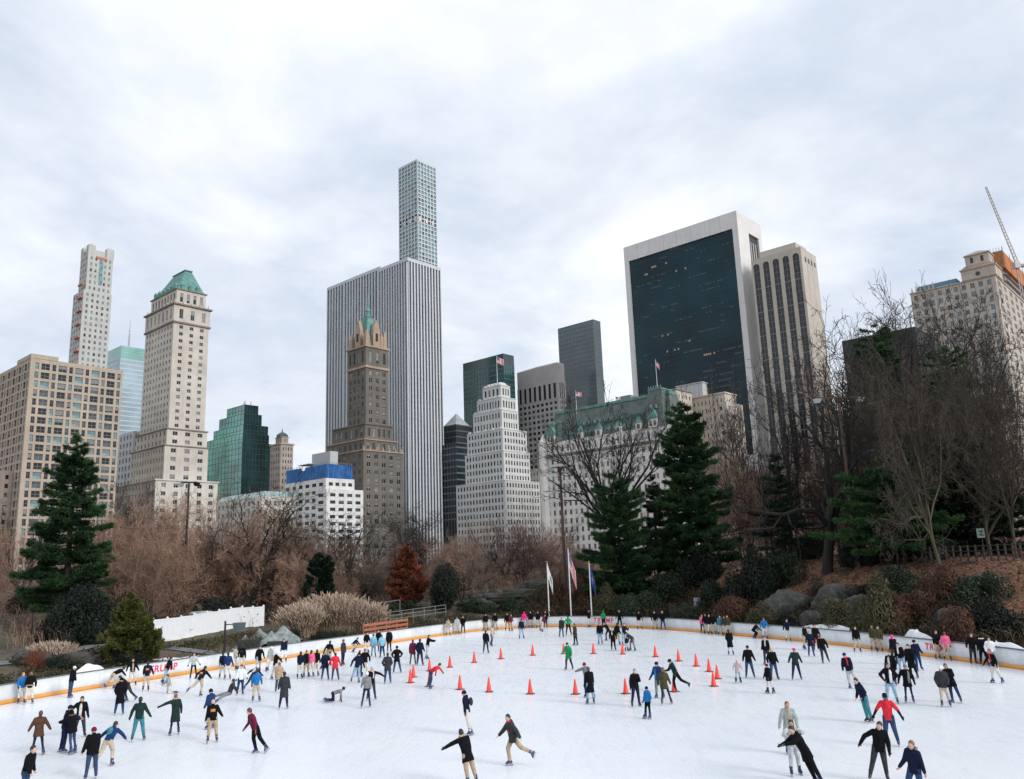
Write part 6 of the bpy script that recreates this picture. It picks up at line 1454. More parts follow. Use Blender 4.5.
TW = {'grey': leaf_mat('twig_grey', (.055, .047, .043), (.10, .087, .08)), 'dark': leaf_mat('twig_dark', (.018, .015, .014), (.036, .031, .028)),
      'rose': leaf_mat('twig_rose', (.34, .20, .14), (.56, .37, .27)), 'brown': leaf_mat('twig_brown', (.22, .135, .095), (.38, .25, .18)), 'buff': leaf_mat('twig_buff', (.28, .19, .14), (.46, .33, .25)),
      'olive': leaf_mat('twig_olive', (.042, .034, .026), (.085, .07, .052)), 'plum': leaf_mat('twig_plum', (.12, .072, .06), (.20, .125, .10)), 'ochre': leaf_mat('twig_ochre', (.17, .11, .04), (.29, .2, .08))}
def tree_proto(key, **kw):
    tr, cr = grow(**kw)
    return (arr_mesh('trunk', tr[0], [tr[1]], BARK, smooth=True), arr_mesh('crown', cr[0], [cr[1]], TW['grey']), np.percentile(cr[0][:, 2], 96.5), np.percentile(np.hypot(cr[0][:, 0], cr[0][:, 1]), 90))
PR = {
 'oak': tree_proto('oak', seed=3, trunk=.30, r0=.026, kids=(8, 7, 6, 6), ratio=(.55, .5, .48, .42), ang=(50, 45, 45, 48), up=(.10, .08, .05, .05), wig=.2, tmin=(.5, .3, .2, .1), twig=1.35),
 'elm': tree_proto('elm', seed=8, trunk=.24, r0=.022, kids=(8, 7, 7, 5), ratio=(.62, .45, .42, .4), ang=(33, 36, 38, 42), up=(.16, .12, .10, .08), wig=.13, tmin=(.55, .3, .2, .1)),
 'vase': tree_proto('vase', seed=12, trunk=.28, r0=.018, kids=(9, 8, 8, 7), ratio=(.55, .45, .42, .42), ang=(46, 44, 44, 48), up=(.15, .08, .05, .03), wig=.1, tmin=(.45, .2, .15, .1), twig=1.5),
 'bush': tree_proto('bush', seed=21, trunk=.16, r0=.013, kids=(6, 7, 7, 6), ratio=(.52, .5, .48, .45), ang=(42, 42, 45, 50), up=(.14, .06, .02, -.02), wig=.18, stems=5, tmin=(.3, .2, .15, .1), twig=1.3),
 'weep': tree_proto('weep', seed=27, trunk=.2, r0=.016, kids=(6, 7, 8, 6), ratio=(.48, .5, .5, .45), ang=(50, 48, 50, 50), up=(.12, .02, -.04, -.08), wig=.16, stems=3, tmin=(.4, .2, .15, .1), twig=1.4),
 'slim': tree_proto('slim', seed=33, trunk=.5, r0=.013, kids=(9, 6, 6, 4), ratio=(.36, .42, .42, .4), ang=(36, 38, 40, 45), up=(.22, .15, .1, .05), wig=.14, tmin=(.45, .25, .2, .1)),
 'lean': tree_proto('lean', seed=51, trunk=.42, r0=.013, kids=(10, 8, 8, 7), ratio=(.5, .45, .42, .42), ang=(44, 42, 44, 48), up=(.13, .07, .04, .02), wig=.15, tmin=(.5, .2, .15, .1), twig=1.6, lean=-.3),
 'fan': tree_proto('fan', seed=61, trunk=.42, r0=.020, kids=(16, 6, 5, 5), ratio=(.55, .42, .42, .42), ang=(44, 34, 38, 42), up=(.13, .1, .07, .05), wig=.09, tmin=(.75, .3, .2, .15), twig=1.25),
 'open': tree_proto('open', seed=45, trunk=.2, r0=.024, kids=(7, 5, 5, 5), ratio=(.68, .42, .42, .4), ang=(30, 40, 42, 45), up=(.12, .1, .08, .05), wig=.11, tmin=(.6, .35, .25, .2)),
}
def bare(kind, px, ptop, Y, col, label, w=None, rz=None, bark=None, name='bare_tree', pbase=None):
    """a leafless tree standing on the terrain at depth Y under picture column px, its top at row ptop; w = crown width in px"""
    tm, cm, hz, hw = PR[kind]
    base = at(px, 570, Y); x, y = base[0], Y; z = Tz(x, y)
    if pbase: p = GT(px, pbase); x, y, z = p; Y = y
    top = at(px, ptop, Y)[2]; h = max(1.5, top - z); sz = h / hz
    sx = (w / FPX * Y / 2) / hw if w else sz
    o = empty(name, (x, y, z - .05), rnd.uniform(0, 6.28) if rz is None else rz, label, 'tree', 'trees around the rink'); o.scale = (sx, sx, sz)
    for nm, me, mt in (('trunk', tm, bark or (BARK_O if col == 'olive' else BARK)), ('crown', cm, TW[col])):
        c = link(nm, me, o); c.material_slots[0].link = 'OBJECT'; c.material_slots[0].material = mt
    return o
# ---- evergreens
def conifer(seed, H, Rb, prof=.8, first=.12, whorls=26, nb=6, dens=26, blade=.34, bw=.035, droop=.25, flat=.22, upt=.25, tops=1.):
    g = np.random.default_rng(seed); br = []; NV = []; 
    for k in range(whorls):
        u = k / (whorls - 1); z0 = H * (first + (1 - first) * u ** .92 * .985)
        ln0 = Rb * (1 - u) ** prof * (1 if u > .12 else .72 + 2.3 * u) + .25
        n = nb if u < .85 else 4
        for q in range(n):
            az = 2 * PI * (q + g.uniform(-.5, .5)) / n + k * 2.4; ln = ln0 * g.uniform(.4, 1.25); dz = g.uniform(-.5, .5) * H * (1 - first) / whorls * 1.5
            t = np.linspace(0, 1, 5); r = t * ln; zz = z0 + dz + (.12 if u > .6 else 0) * ln * t - droop * ln * t * (1 - u * 1.2) + upt * ln * t ** 2.2 * .6
            ca, sa = math.cos(az), math.sin(az)
            br.append((np.c_[r * ca, r * sa, zz], np.linspace(.03 + .012 * ln, .008, 5)))
            m = max(6, int(dens * 1.7 * ln))
            tt = np.sqrt(g.uniform(.05, 1, m)); lat = g.uniform(-1, 1, m) * .30 * ln * (1.12 - tt) ** .6
            rr = tt * ln; pz = np.interp(tt, t, zz) + g.normal(0, .05, m) * ln * flat * 2.2 - np.abs(lat) * .12
            NV.append(np.c_[rr * ca - lat * sa, rr * sa + lat * ca, pz, np.full(m, ca), np.full(m, sa), lat / (.3 * ln + .01)])
    N = np.vstack(NV); m = len(N); K = 6; N = np.repeat(N, K, 0)
    d = np.c_[N[:, 3] - N[:, 5] * N[:, 4] * .9, N[:, 4] + N[:, 5] * N[:, 3] * .9, np.full(len(N), .22)] + g.normal(0, .55, (len(N), 3)); d /= np.linalg.norm(d, axis=1)[:, None]
    s = np.cross(d, g.normal(0, 1, (len(N), 3))); s /= np.linalg.norm(s, axis=1)[:, None]
    l = blade * g.uniform(.6, 1.2, len(N))[:, None]; w = bw * g.uniform(.7, 1.3, len(N))[:, None]; p = N[:, :3]
    V = np.stack([p - s * w, p + s * w, p + d * l + s * w * .3, p + d * l - s * w * .3], 1).reshape(-1, 3)
    F = np.arange(len(V)).reshape(-1, 4)
    trunk = tubes(np.array([[[0, 0, -.4], [0.02, 0, H * .3], [0, .03, H * .6], [0, 0, H * .97]]]), np.array([[.022, .016, .01, .002]]) * H, 8)
    limb = tubes(np.array([b[0] for b in br]), np.array([b[1] for b in br]), 4)
    tr = merge([trunk, limb]); return arr_mesh('trunk', tr[0], [tr[1]], BARK, smooth=True), (V, F)
NE = {'pine': leaf_mat('needle_pine', (.014, .044, .019), (.062, .135, .048), .5), 'spruce': leaf_mat('needle_spruce', (.014, .044, .020), (.058, .13, .048), .6), 'dark': leaf_mat('needle_dark', (.009, .025, .015), (.022, .05, .026), .5),
      'bright': leaf_mat('needle_bright', (.025, .075, .025), (.085, .20, .06), .4), 'gold': leaf_mat('needle_gold', (.055, .075, .02), (.16, .16, .045), .9), 'rust': leaf_mat('needle_rust', (.18, .055, .03), (.34, .12, .06), .7)}
def evergreen(px, ptop, Y, R, col, label, seed, pbase=None, name='pine_tree', **kw):
    b_ = at(px, 575, Y); x, y = b_[0], Y; z = Tz(x, y)
    if pbase: x, y, z = GT(px, pbase); Y = y
    H = at(px, ptop, Y)[2] - z
    o = empty(name, (x, y, z), rnd.uniform(0, 6), label, 'tree', 'evergreens around the rink')
    tm, (V, F) = conifer(seed, H, R, **kw); link('trunk', tm, o); link('crown', arr_mesh('crown', V, [F], NE[col]), o); return o
LF = {'laurel': leaf_mat('leaf_laurel', (.010, .022, .011), (.036, .06, .026), 1.2, .45), 'box': leaf_mat('leaf_box', (.005, .010, .007), (.015, .026, .016), 1.2, .6), 'sage': leaf_mat('leaf_sage', (.025, .045, .028), (.06, .085, .05), 1., .7), 'olive': leaf_mat('leaf_olive', (.05, .05, .022), (.13, .12, .06), 1., .7),
      'russet': leaf_mat('leaf_russet', (.07, .035, .022), (.16, .085, .05), 1., .8), 'straw': leaf_mat('leaf_straw', (.38, .27, .19), (.62, .47, .35), 1., .8), 'red': leaf_mat('leaf_red', (.16, .03, .018), (.3, .08, .04), 1., .8)}
_bm = {}
def bush_mesh(seed, n, sz):
    n = int(n * 2.2); sz *= .6; k = (seed, n, sz)
    if k in _bm: return _bm[k]
    g = np.random.default_rng(seed)
    nl = 9; c = g.normal(0, 1, (nl, 3)); c /= np.linalg.norm(c, axis=1)[:, None]; c *= g.uniform(.35, .72, (nl, 1)); c[:, 2] = np.abs(c[:, 2]) * .9 + .1; rad = g.uniform(.28, .48, nl)
    i = g.integers(0, nl, n); d = g.normal(0, 1, (n, 3)); d /= np.linalg.norm(d, axis=1)[:, None]
    p = c[i] + d * (rad[i] * g.uniform(.55, 1.08, n) ** .7)[:, None]; p[:, 2] = np.maximum(p[:, 2], .0)
    nd_ = d + g.normal(0, .6, (n, 3)); nd_ /= np.linalg.norm(nd_, axis=1)[:, None]
    a = np.cross(nd_, g.normal(0, 1, (n, 3))); a /= np.linalg.norm(a, axis=1)[:, None]; b2 = np.cross(nd_, a)
    s = sz * g.uniform(.6, 1.3, (n, 1))
    V = np.stack([p - a * s, p - b2 * s * .45, p + a * s, p + b2 * s * .45], 1).reshape(-1, 3)
    lv = arr_mesh('foliage', V, [np.arange(len(V)).reshape(-1, 4)], LF['laurel'])
    q = 22; e = p[g.integers(0, n, q)] * .85; P = np.stack([np.zeros((q, 3)) - [0, 0, .1], e * .5 + g.normal(0, .04, (q, 3)), e], 1)
    tv, tf = tubes(P, np.tile([[.025, .016, .006]], (q, 1)), 4); st = arr_mesh('stem', tv, [tf], BARK)
    _bm[k] = (lv, st); return _bm[k]
def shrub(px, py, wpx, hpx, col, label, seed=0, n=2600, sz=.07, Y=None, depth=.8, name='shrub', group='shrubs around the rink'):
    if Y is None: x, y, z = GT(px, py)
    else: q = at(px, py, Y); x, y = q[0], Y; z = Tz(x, y)
    d = math.hypot(x, y); rx = wpx / FPX * d / 2; h = hpx / FPX * d
    for _ in range(6):      # keep the spread off the barrier
        s_ = sdist(x, y)[0]; need = rx * depth * .95 + .35 - s_
        if need > .02 and rx < 6: x += x / d * need; y += y / d * need
    z = Tz(x, y)
    lv, st = bush_mesh(seed % 5, n, sz)
    o = empty(name, (x, y, z - .05), rnd.uniform(-.5, .5), label, 'shrub', group); o.scale = (rx, rx * depth, h / 1.15)
    f = link('foliage', lv, o); f.material_slots[0].link = 'OBJECT'; f.material_slots[0].material = LF[col]; link('stem', st, o); return o

# leafless trees, from the far park edge towards the rink
for a in (
 # beyond the meadow, under the skyline at the west side
 ('vase', 128, 488, 118, 'grey', 'upright grey twiggy tree in front of the cream hotel base', 60),
 ('vase', 152, 496, 125, 'plum', 'upright plum grey tree below the cream hotel wing', 52),
 ('elm', 100, 492, 130, 'grey', 'grey leafless tree peeping past the tall dark pine', 60),
 ('weep', 120, 520, 84, 'rose', 'rose brown spreading tree beside the tall dark pine', 95),
 ('bush', 160, 512, 92, 'rose', 'broad rose brown thicket tree under the cream hotel', 90),
 ('bush', 198, 510, 98, 'rose', 'reddish thicket tree just behind the tall lamp pole', 85),
 ('weep', 148, 545, 78, 'brown', 'low brown drooping tree above the white fence', 80),
 ('elm', 222, 496, 120, 'plum', 'plum leafless tree under the glazed terrace roof', 64),
 ('oak', 252, 484, 95, 'dark', 'dark crooked oak whose boughs cross the blue tarped building', 120),
 ('bush', 236, 530, 99, 'rose', 'pinkish thicket tree around the dark oak trunk', 80),
 ('bush', 281, 512, 110, 'brown', 'chestnut brown thicket tree below the blue tarped building', 70),
 ('oak', 318, 520, 118, 'dark', 'dark spreading oak before the white low block', 95),
 ('elm', 297, 540, 120, 'grey', 'grey tree with upswept boughs before the white low block', 50),
 ('oak', 352, 516, 122, 'dark', 'dark wide oak below the spired brown tower', 90),
 ('oak', 392, 512, 128, 'grey', 'grey wide oak at the foot of the striped skyscraper', 90),
 ('elm', 372, 524, 140, 'grey', 'thin grey tree behind the rust coloured conifer', 60),
 ('oak', 428, 514, 136, 'dark', 'dark oak between the striped skyscraper and the stepped tower', 80),
 ('weep', 462, 538, 100, 'buff', 'pale buff weeping tree over the rock outcrop', 84),
 ('bush', 440, 552, 104, 'buff', 'small buff thicket tree beside the rust coloured conifer', 52),
 ('elm', 482, 516, 140, 'ochre', 'thin tree still holding ochre leaves below the stepped tower', 36),
 ('elm', 502, 522, 132, 'plum', 'plum brown tree beneath the white stepped tower', 66),
 ('bush', 522, 528, 118, 'plum', 'dense plum thicket tree behind the flagpoles', 72),
 ('elm', 545, 512, 138, 'brown', 'brown tree next to the tall lamp mast', 60),
 ('elm', 560, 520, 130, 'grey', 'grey tree behind the national flag', 56),
 ('bush', 578, 545, 112, 'brown', 'brown thicket tree beside the layered spruce', 56),
 ('bush', 300, 560, 92, 'rose', 'rosy low tree behind the pale ornamental grass', 60),
 ('bush', 334, 566, 98, 'brown', 'low brown tree beyond the orange barricade', 56),
 ('bush', 268, 566, 94, 'olive', 'low olive twigged tree at the end of the white fence', 44),
 ('bush', 378, 572, 104, 'olive', 'low olive brown tree behind the grey railings', 52),
 ('bush', 490, 574, 112, 'brown', 'low brown tree at the top of the rock outcrop', 50),
 ('bush', 212, 566, 97, 'rose', 'low rosy tree hanging over the white fence', 64),
 ('weep', 180, 540, 88, 'rose', 'rose brown drooping tree between the lamp pole and the white fence', 90),
 ('oak', 166, 518, 94, 'dark', 'dark boughed tree standing inside the rosy thicket below the cream hotel', 70),
 ('elm', 212, 524, 96, 'dark', 'dark boughed tree just east of the dark lamp pole', 60),
 ('oak', 108, 536, 90, 'dark', 'dark boughed tree between the tall pine and the rosy thicket', 56),
 ('oak', 290, 530, 96, 'dark', 'dark boughed tree leaning over the ornamental grass', 60),
 ('elm', 345, 532, 104, 'dark', 'dark boughed tree behind the orange barricade', 60),
 ('oak', 505, 540, 112, 'dark', 'dark boughed tree above the long rock outcrop', 56),
 ('bush', 90, 540, 96, 'rose', 'rose brown thicket tree behind the dark holly bush', 70),
 ('bush', 255, 520, 96, 'rose', 'rosy thicket tree right behind the dark crooked oak', 80),
 ('weep', 300, 530, 100, 'brown', 'russet brown drooping tree before the white low block', 76),
 ('bush', 350, 545, 112, 'brown', 'brown thicket tree below the spired brown tower', 76),
 ('bush', 405, 540, 118, 'plum', 'plum thicket tree behind the rust red conifer', 76),
 ('elm', 415, 518, 110, 'dark', 'dark twisted tree right behind the rust red conifer', 70),
 ('bush', 470, 545, 122, 'plum', 'plum thicket tree behind the buff weeping tree', 66),
 ('bush', 548, 540, 124, 'rose', 'rosy thicket tree between the stepped tower and the lamp mast', 66),
 # middle and east
 ('fan', 617, 400, 98, 'dark', 'big leafless tree fanning out against the chateau hotel', 132),
 ('elm', 655, 505, 118, 'rose', 'rosy leafless tree glimpsed between the two dark conifers', 40),
 ('vase', 742, 388, 112, 'grey', 'pale grey feathery tree leaning out behind the tallest pine', 62),
 ('elm', 768, 408, 104, 'grey', 'grey leafless tree against the black glass slab edge', 76),
 ('bush', 748, 468, 104, 'rose', 'tall rosy thicket tree on the bank behind the dark laurels', 74),
 ('bush', 785, 480, 108, 'plum', 'plum thicket tree around the thin dark spruce', 70),
 ('elm', 722, 470, 120, 'rose', 'rosy tree right behind the tallest pine', 56),
 ('slim', 775, 455, 92, 'dark', 'thin dark stemmed tree on the wooded bank by the dark spruce', 46),
 ('oak', 826, 352, 74, 'dark', 'great dark oak with crooked limbs before the arched tower', 190),
 ('slim', 842, 440, 88, 'dark', 'thin dark tree beside the leaning lamp mast', 44),
 ('slim', 868, 430, 90, 'grey', 'thin grey tree behind the leaning lamp mast', 44),
 ('elm', 862, 372, 100, 'rose', 'rosy twigged tree before the dark louvred block', 90),
 ('oak', 886, 322, 94, 'dark', 'airy tall tree whose twigs reach above the dark louvred block', 150),
 ('oak', 942, 312, 84, 'dark', 'dark tall oak branching across the ornate hotel', 120),
 ('oak', 996, 322, 82, 'dark', 'dark oak under the belvedere tower', 110),
 ('vase', 905, 372, 72, 'olive', 'dense olive twigged tree beside the bright green boughs', 92),
 ('vase', 930, 380, 70, 'olive', 'dense olive twigged tree behind the pale barked leaning tree', 90),
 ('vase', 965, 372, 76, 'olive', 'dense olive twigged tree deep in the wood behind the sign', 90),
 ('vase', 1018, 372, 62, 'olive', 'dense olive twigged tree at the end of the park fence', 90),
 ('vase', 880, 392, 84, 'olive', 'dense olive twigged tree behind the sweeping bright boughs', 80),
 ('vase', 992, 362, 66, 'olive', 'dense olive twigged tree by the pale green sign', 96),
 ('bush', 880, 400, 92, 'brown', 'russet thicket tree showing between the oak limbs and the olive trees', 90),
 ('bush', 940, 400, 96, 'brown', 'russet thicket tree behind the dense olive twigs', 100),
 ('bush', 810, 450, 104, 'brown', 'russet thicket tree behind the thin ragged spruce', 90),
 ('bush', 1010, 420, 84, 'brown', 'russet thicket tree past the end of the park fence', 90),
 ('bush', 915, 440, 80, 'plum', 'dusky thicket tree filling the wood behind the bright boughs', 84),
 ('bush', 975, 450, 78, 'plum', 'dusky thicket tree in the wood behind the pale sign', 84),
 ('bush', 846, 480, 98, 'plum', 'dusky thicket tree behind the great dark oak', 84),
 ('slim', 932, 420, 84, 'dark', 'thin dark trunked tree in the wood above the fence', 46),
 ('slim', 985, 400, 76, 'dark', 'thin dark trunked tree above the pale sign', 46),
 ('elm', 22, 500, 96, 'dark', 'dark leafless tree reaching past the outer boughs of the tall pine', 80),
 ('bush', -8, 540, 90, 'rose', 'rosy thicket tree beside the tan apartments', 70),
 ('bush', 40, 560, 100, 'brown', 'brown thicket tree behind the tall dark pine trunk', 60),
 ('oak', 1016, 302, 98, 'dark', 'dark tangled oak screening the belvedere hotel corner', 130),
 ('elm', 925, 336, 104, 'grey', 'grey fine twigged tree screening the foot of the ornate hotel', 100),
 ('oak', 905, 330, 100, 'dark', 'dark tangled oak behind the green pine top', 110),
 ('oak', 862, 350, 88, 'dark', 'dark tangled oak against the gap of sky past the arched tower', 100),
 ('oak', 968, 330, 96, 'dark', 'dark tangled oak below the ornate hotel', 120),
 ('oak', 790, 385, 96, 'dark', 'dark tangled oak below the black glass slab', 100),
 ('oak', 750, 420, 108, 'grey', 'grey tangled oak right beside the tallest pine', 80),
 ('oak', 1040, 380, 76, 'grey', 'grey oak at the far end of the fence', 120),
): bare(*a)
bare('lean', 950, 362, 57, 'olive', 'pale barked tree with curved leaning trunk and a dense twiggy head', 138, rz=0., pbase=590, bark=leaf_mat('bark_moss', (.07, .06, .035), (.13, .115, .075), .8, .9))
# evergreens
evergreen(67, 437, 76, 3.9, 'pine', 'tall dark layered pine in front of the tan apartments', 4, whorls=26, nb=7, dens=30, droop=.15, prof=.62, first=.14, blade=.4)
evergreen(621, 474, 90, 3.9, 'spruce', 'broad layered dark spruce below the big fan shaped tree', 5, whorls=22, nb=8, dens=34, first=.04, prof=.42, droop=.12, blade=.4)
evergreen(695, 400, 92, 4.9, 'pine', 'tallest dark pine standing at the edge of the rocky bank', 6, whorls=34, nb=8, dens=30, first=.04, prof=.62, droop=.18, blade=.42)
evergreen(659, 476, 100, 1.9, 'dark', 'narrow dark spruce squeezed between two broad conifers', 9, whorls=22, nb=6, dens=24)
evergreen(787, 456, 80, 2.6, 'dark', 'thin ragged dark spruce on the wooded bank', 7, whorls=15, nb=5, dens=22, flat=.15)
evergreen(906, 328, 84, 2.7, 'bright', 'green pine top rising before the ornate hotel', 8, whorls=11, nb=6, dens=22, first=.74, prof=.35)
evergreen(978, 348, 88, 3.4, 'bright', 'green pine top among branches below the belvedere tower', 10, whorls=8, nb=5, dens=14, first=.76, prof=.35)
evergreen(893, 462, 70, 5.4, 'bright', 'conifer with sweeping bright green boughs above the leaf strewn slope', 11, whorls=10, nb=8, dens=34, first=.2, flat=.12, droop=.2, prof=.4)
evergreen(930, 430, 74, 5.2, 'dark', 'dark conifer in the wood behind the bright green boughs', 12, whorls=16, nb=7, dens=28, first=.1, prof=.5)
evergreen(975, 440, 72, 5.2, 'dark', 'dark conifer beside the pale green sign', 15, whorls=16, nb=7, dens=28, first=.1, prof=.5)
evergreen(407, 546, 96, 2.2, 'rust', 'rust red conical conifer before the striped skyscraper', 13, name='cypress_tree', whorls=26, nb=8, dens=50, first=.08, droop=-.1, upt=.4, blade=.26, bw=.05)
evergreen(128, 595, 49, 1.95, 'gold', 'small golden green cypress beside the barrier and white fence', 14, pbase=664, name='cypress_tree', whorls=26, nb=9, dens=80, first=.03, prof=1.0, droop=-.05, upt=.25, blade=.15, bw=.03, flat=.5)
evergreen(322, 555, 90, 1.6, 'dark', 'narrow dark juniper behind the ornamental grass', 17, name='juniper_tree', whorls=20, nb=7, dens=60, first=.05, droop=-.2, upt=.5, prof=.5)
# shrubs
for i, a in enumerate((
 (80, 643, 84, 54, 'box', 'big dark clipped looking holly bush beside the golden cypress', 9000, .05),
 (40, 612, 52, 34, 'box', 'dark low yew under the tall pine', 5000, .06), (62, 600, 40, 26, 'sage', 'grey green shrub above the dark holly bush', 3000, .07),
 (215, 612, 110, 24, 'box', 'long dark hedge like bush behind the white fence', 6000, .05, 87), (160, 612, 70, 20, 'box', 'dark bush at the near end behind the white fence', 5000, .05, 76),
 (275, 612, 40, 44, 'box', 'dark bush at the far end of the white fence', 4000, .06), (297, 606, 36, 34, 'olive', 'yellow olive shrub beside the ornamental grass', 3000, .07),
 (446, 610, 44, 54, 'box', 'dark upright evergreen bush beneath the buff weeping tree', 5000, .06), (476, 612, 40, 18, 'laurel', 'low dark laurel at the foot of the rock outcrop', 3000, .07),
 (510, 614, 34, 20, 'laurel', 'small dark laurel left of the flagpoles by the barrier', 3000, .07), (535, 606, 40, 18, 'olive', 'dry olive shrub behind the white green flag', 3000, .07),
 (405, 612, 36, 16, 'laurel', 'low laurel beside the grey railings', 2500, .07), (360, 602, 44, 22, 'box', 'dark low bush behind the orange barricade', 3000, .07),
 (560, 610, 36, 40, 'russet', 'russet shrub behind the national flag', 3000, .07), (585, 612, 34, 44, 'russet', 'russet brown shrub below the blue flag', 3000, .07),
 (606, 618, 34, 36, 'olive', 'olive yellow shrub beside the blue flag', 3000, .07), (640, 618, 56, 36, 'sage', 'blue green spreading juniper under the broad spruce', 5000, .07),
 (668, 606, 50, 40, 'laurel', 'glossy laurel under the tallest pine', 4000, .07), (688, 622, 40, 22, 'sage', 'grey green low shrub by the grey information board', 3000, .07),
 (715, 612, 44, 34, 'laurel', 'dark laurel at the foot of the tallest pine', 4000, .07), (752, 606, 60, 58, 'box', 'large dark rhododendron on the bank beside the tallest pine', 6000, .06),
 (780, 590, 56, 50, 'laurel', 'glossy green rhododendron above the boulders', 5000, .06), (735, 632, 50, 34, 'russet', 'brown brushy shrub against the barrier below the dark rhododendron', 3500, .07),
 (768, 628, 44, 30, 'olive', 'dull olive brushy shrub leaning on the nearest boulder', 3000, .07), (842, 636, 56, 34, 'olive', 'dry olive bush between the boulders and the barrier', 4000, .07),
 (880, 638, 54, 60, 'olive', 'tall olive brown bush beside the snow heap', 5000, .07), (915, 628, 50, 46, 'russet', 'dark russet bush on the rocky bank', 4000, .07),
 (962, 650, 44, 44, 'russet', 'russet bush beside the pale boulder', 3500, .07), (1000, 640, 50, 44, 'box', 'dark bush at the far end of the bank by the barrier', 4000, .07),
 (900, 600, 50, 34, 'laurel', 'dark laurel below the leaf strewn slope', 4000, .07), (945, 598, 50, 30, 'russet', 'brown low bush on the leaf strewn slope', 3500, .07),
 (985, 606, 50, 40, 'laurel', 'dark laurel near the pale barked leaning tree', 4000, .07), (812, 560, 44, 30, 'laurel', 'dark laurel at the foot of the great oak', 3500, .07),
 (860, 566, 40, 30, 'box', 'dark bush beside the leaning lamp mast', 3500, .07), (925, 560, 50, 30, 'box', 'dark bush behind the park fence', 3500, .07),
 (700, 585, 60, 40, 'box', 'dark bush hidden in the shade under the tallest pine', 5000, .07), (620, 600, 70, 36, 'laurel', 'dark laurel under the broad spruce skirt', 5000, .07),
 (35, 672, 22, 24, 'red', 'small red leaved shrub at the barrier', 1800, .05), (60, 668, 50, 14, 'box', 'dark creeping shrub along the stone edging', 2500, .06), (130, 668, 50, 20, 'box', 'dark low shrub at the foot of the golden cypress', 2500, .05),
 (252, 648, 40, 16, 'russet', 'rusty low shrub under the tarp covered pile', 2500, .06), (292, 640, 30, 14, 'box', 'dark low shrub beside the tarp covered pile', 2500, .06), (330, 640, 60, 10, 'box', 'dark low shrub along the barrier below the ornamental grass', 2500, .06),
 (822, 600, 34, 20, 'box', 'dark ivy like bush between two big boulders', 3000, .06), (790, 632, 40, 22, 'box', 'dark bush in front of the big boulder by the barrier', 3000, .06), (935, 640, 40, 18, 'box', 'dark bush in front of the pale boulder', 3000, .06), (862, 606, 50, 28, 'box', 'dark bush between the big boulder and the leaf strewn slope', 3500, .06),
)): shrub(a[0], a[1], a[2], a[3], a[4], a[5], i, a[6], a[7], a[8] if len(a) > 8 else None)
# pale ornamental grass
def grass_clump(px, py, wpx, hpx, label, seed, n=2600, col='straw'):
    g = np.random.default_rng(seed); x, y, z = GT(px, py); d = math.hypot(x, y); rx = wpx / FPX * d / 2; h = hpx / FPX * d
    a = g.uniform(0, 2 * PI, n); r = np.sqrt(g.uniform(0, 1, n)); bx = np.c_[r * np.cos(a) * rx * .8, r * np.sin(a) * rx * .4]
    lean = np.c_[np.cos(a), np.sin(a)] * (r * .35)[:, None] + g.normal(0, .14, (n, 2)); hh = h * g.uniform(.38, 1.05, n) * (1 - .35 * r ** 2)
    P = np.stack([np.c_[bx, np.full(n, -.1)], np.c_[bx + lean * hh[:, None] * .35, hh * .6], np.c_[bx + lean * hh[:, None], hh]], 1)
    R = np.tile([[.014, .012, .02]], (n, 1)); v, f = tubes(P, R, 3)
    o = empty('ornamental_grass', (x, y, z), 0, label, 'plant', None)
    link('blades', arr_mesh('blades', v, [f], LF[col]), o)
    m = int(n * .9); Q = P[:m]; dd = Q[:, 2] - Q[:, 1]; dd /= np.linalg.norm(dd, axis=1)[:, None]
    PP = np.stack([Q[:, 2] - dd * .1, Q[:, 2] + dd * .12, Q[:, 2] + dd * .34 + g.normal(0, .05, (m, 3))], 1)
    v, f = tubes(PP, np.tile([[.012, .045, .008]], (m, 1)), 4); link('plumes', arr_mesh('plumes', v, [f], leaf_mat('plume', (.44, .33, .25), (.66, .53, .42), 1., .9)), o); return o
grass_clump(330, 633, 74, 34, 'tall pale ornamental grass in a wide clump behind the barrier', 3, 3200)
grass_clump(300, 637, 34, 28, 'smaller tuft of pale ornamental grass beside the tarp covered pile', 4, 1400)
grass_clump(366, 632, 36, 26, 'tuft of pale ornamental grass behind the orange barricade', 6, 1500)
grass_clump(52, 660, 40, 12, 'low dry straw tuft beside the grey path', 5, 900)
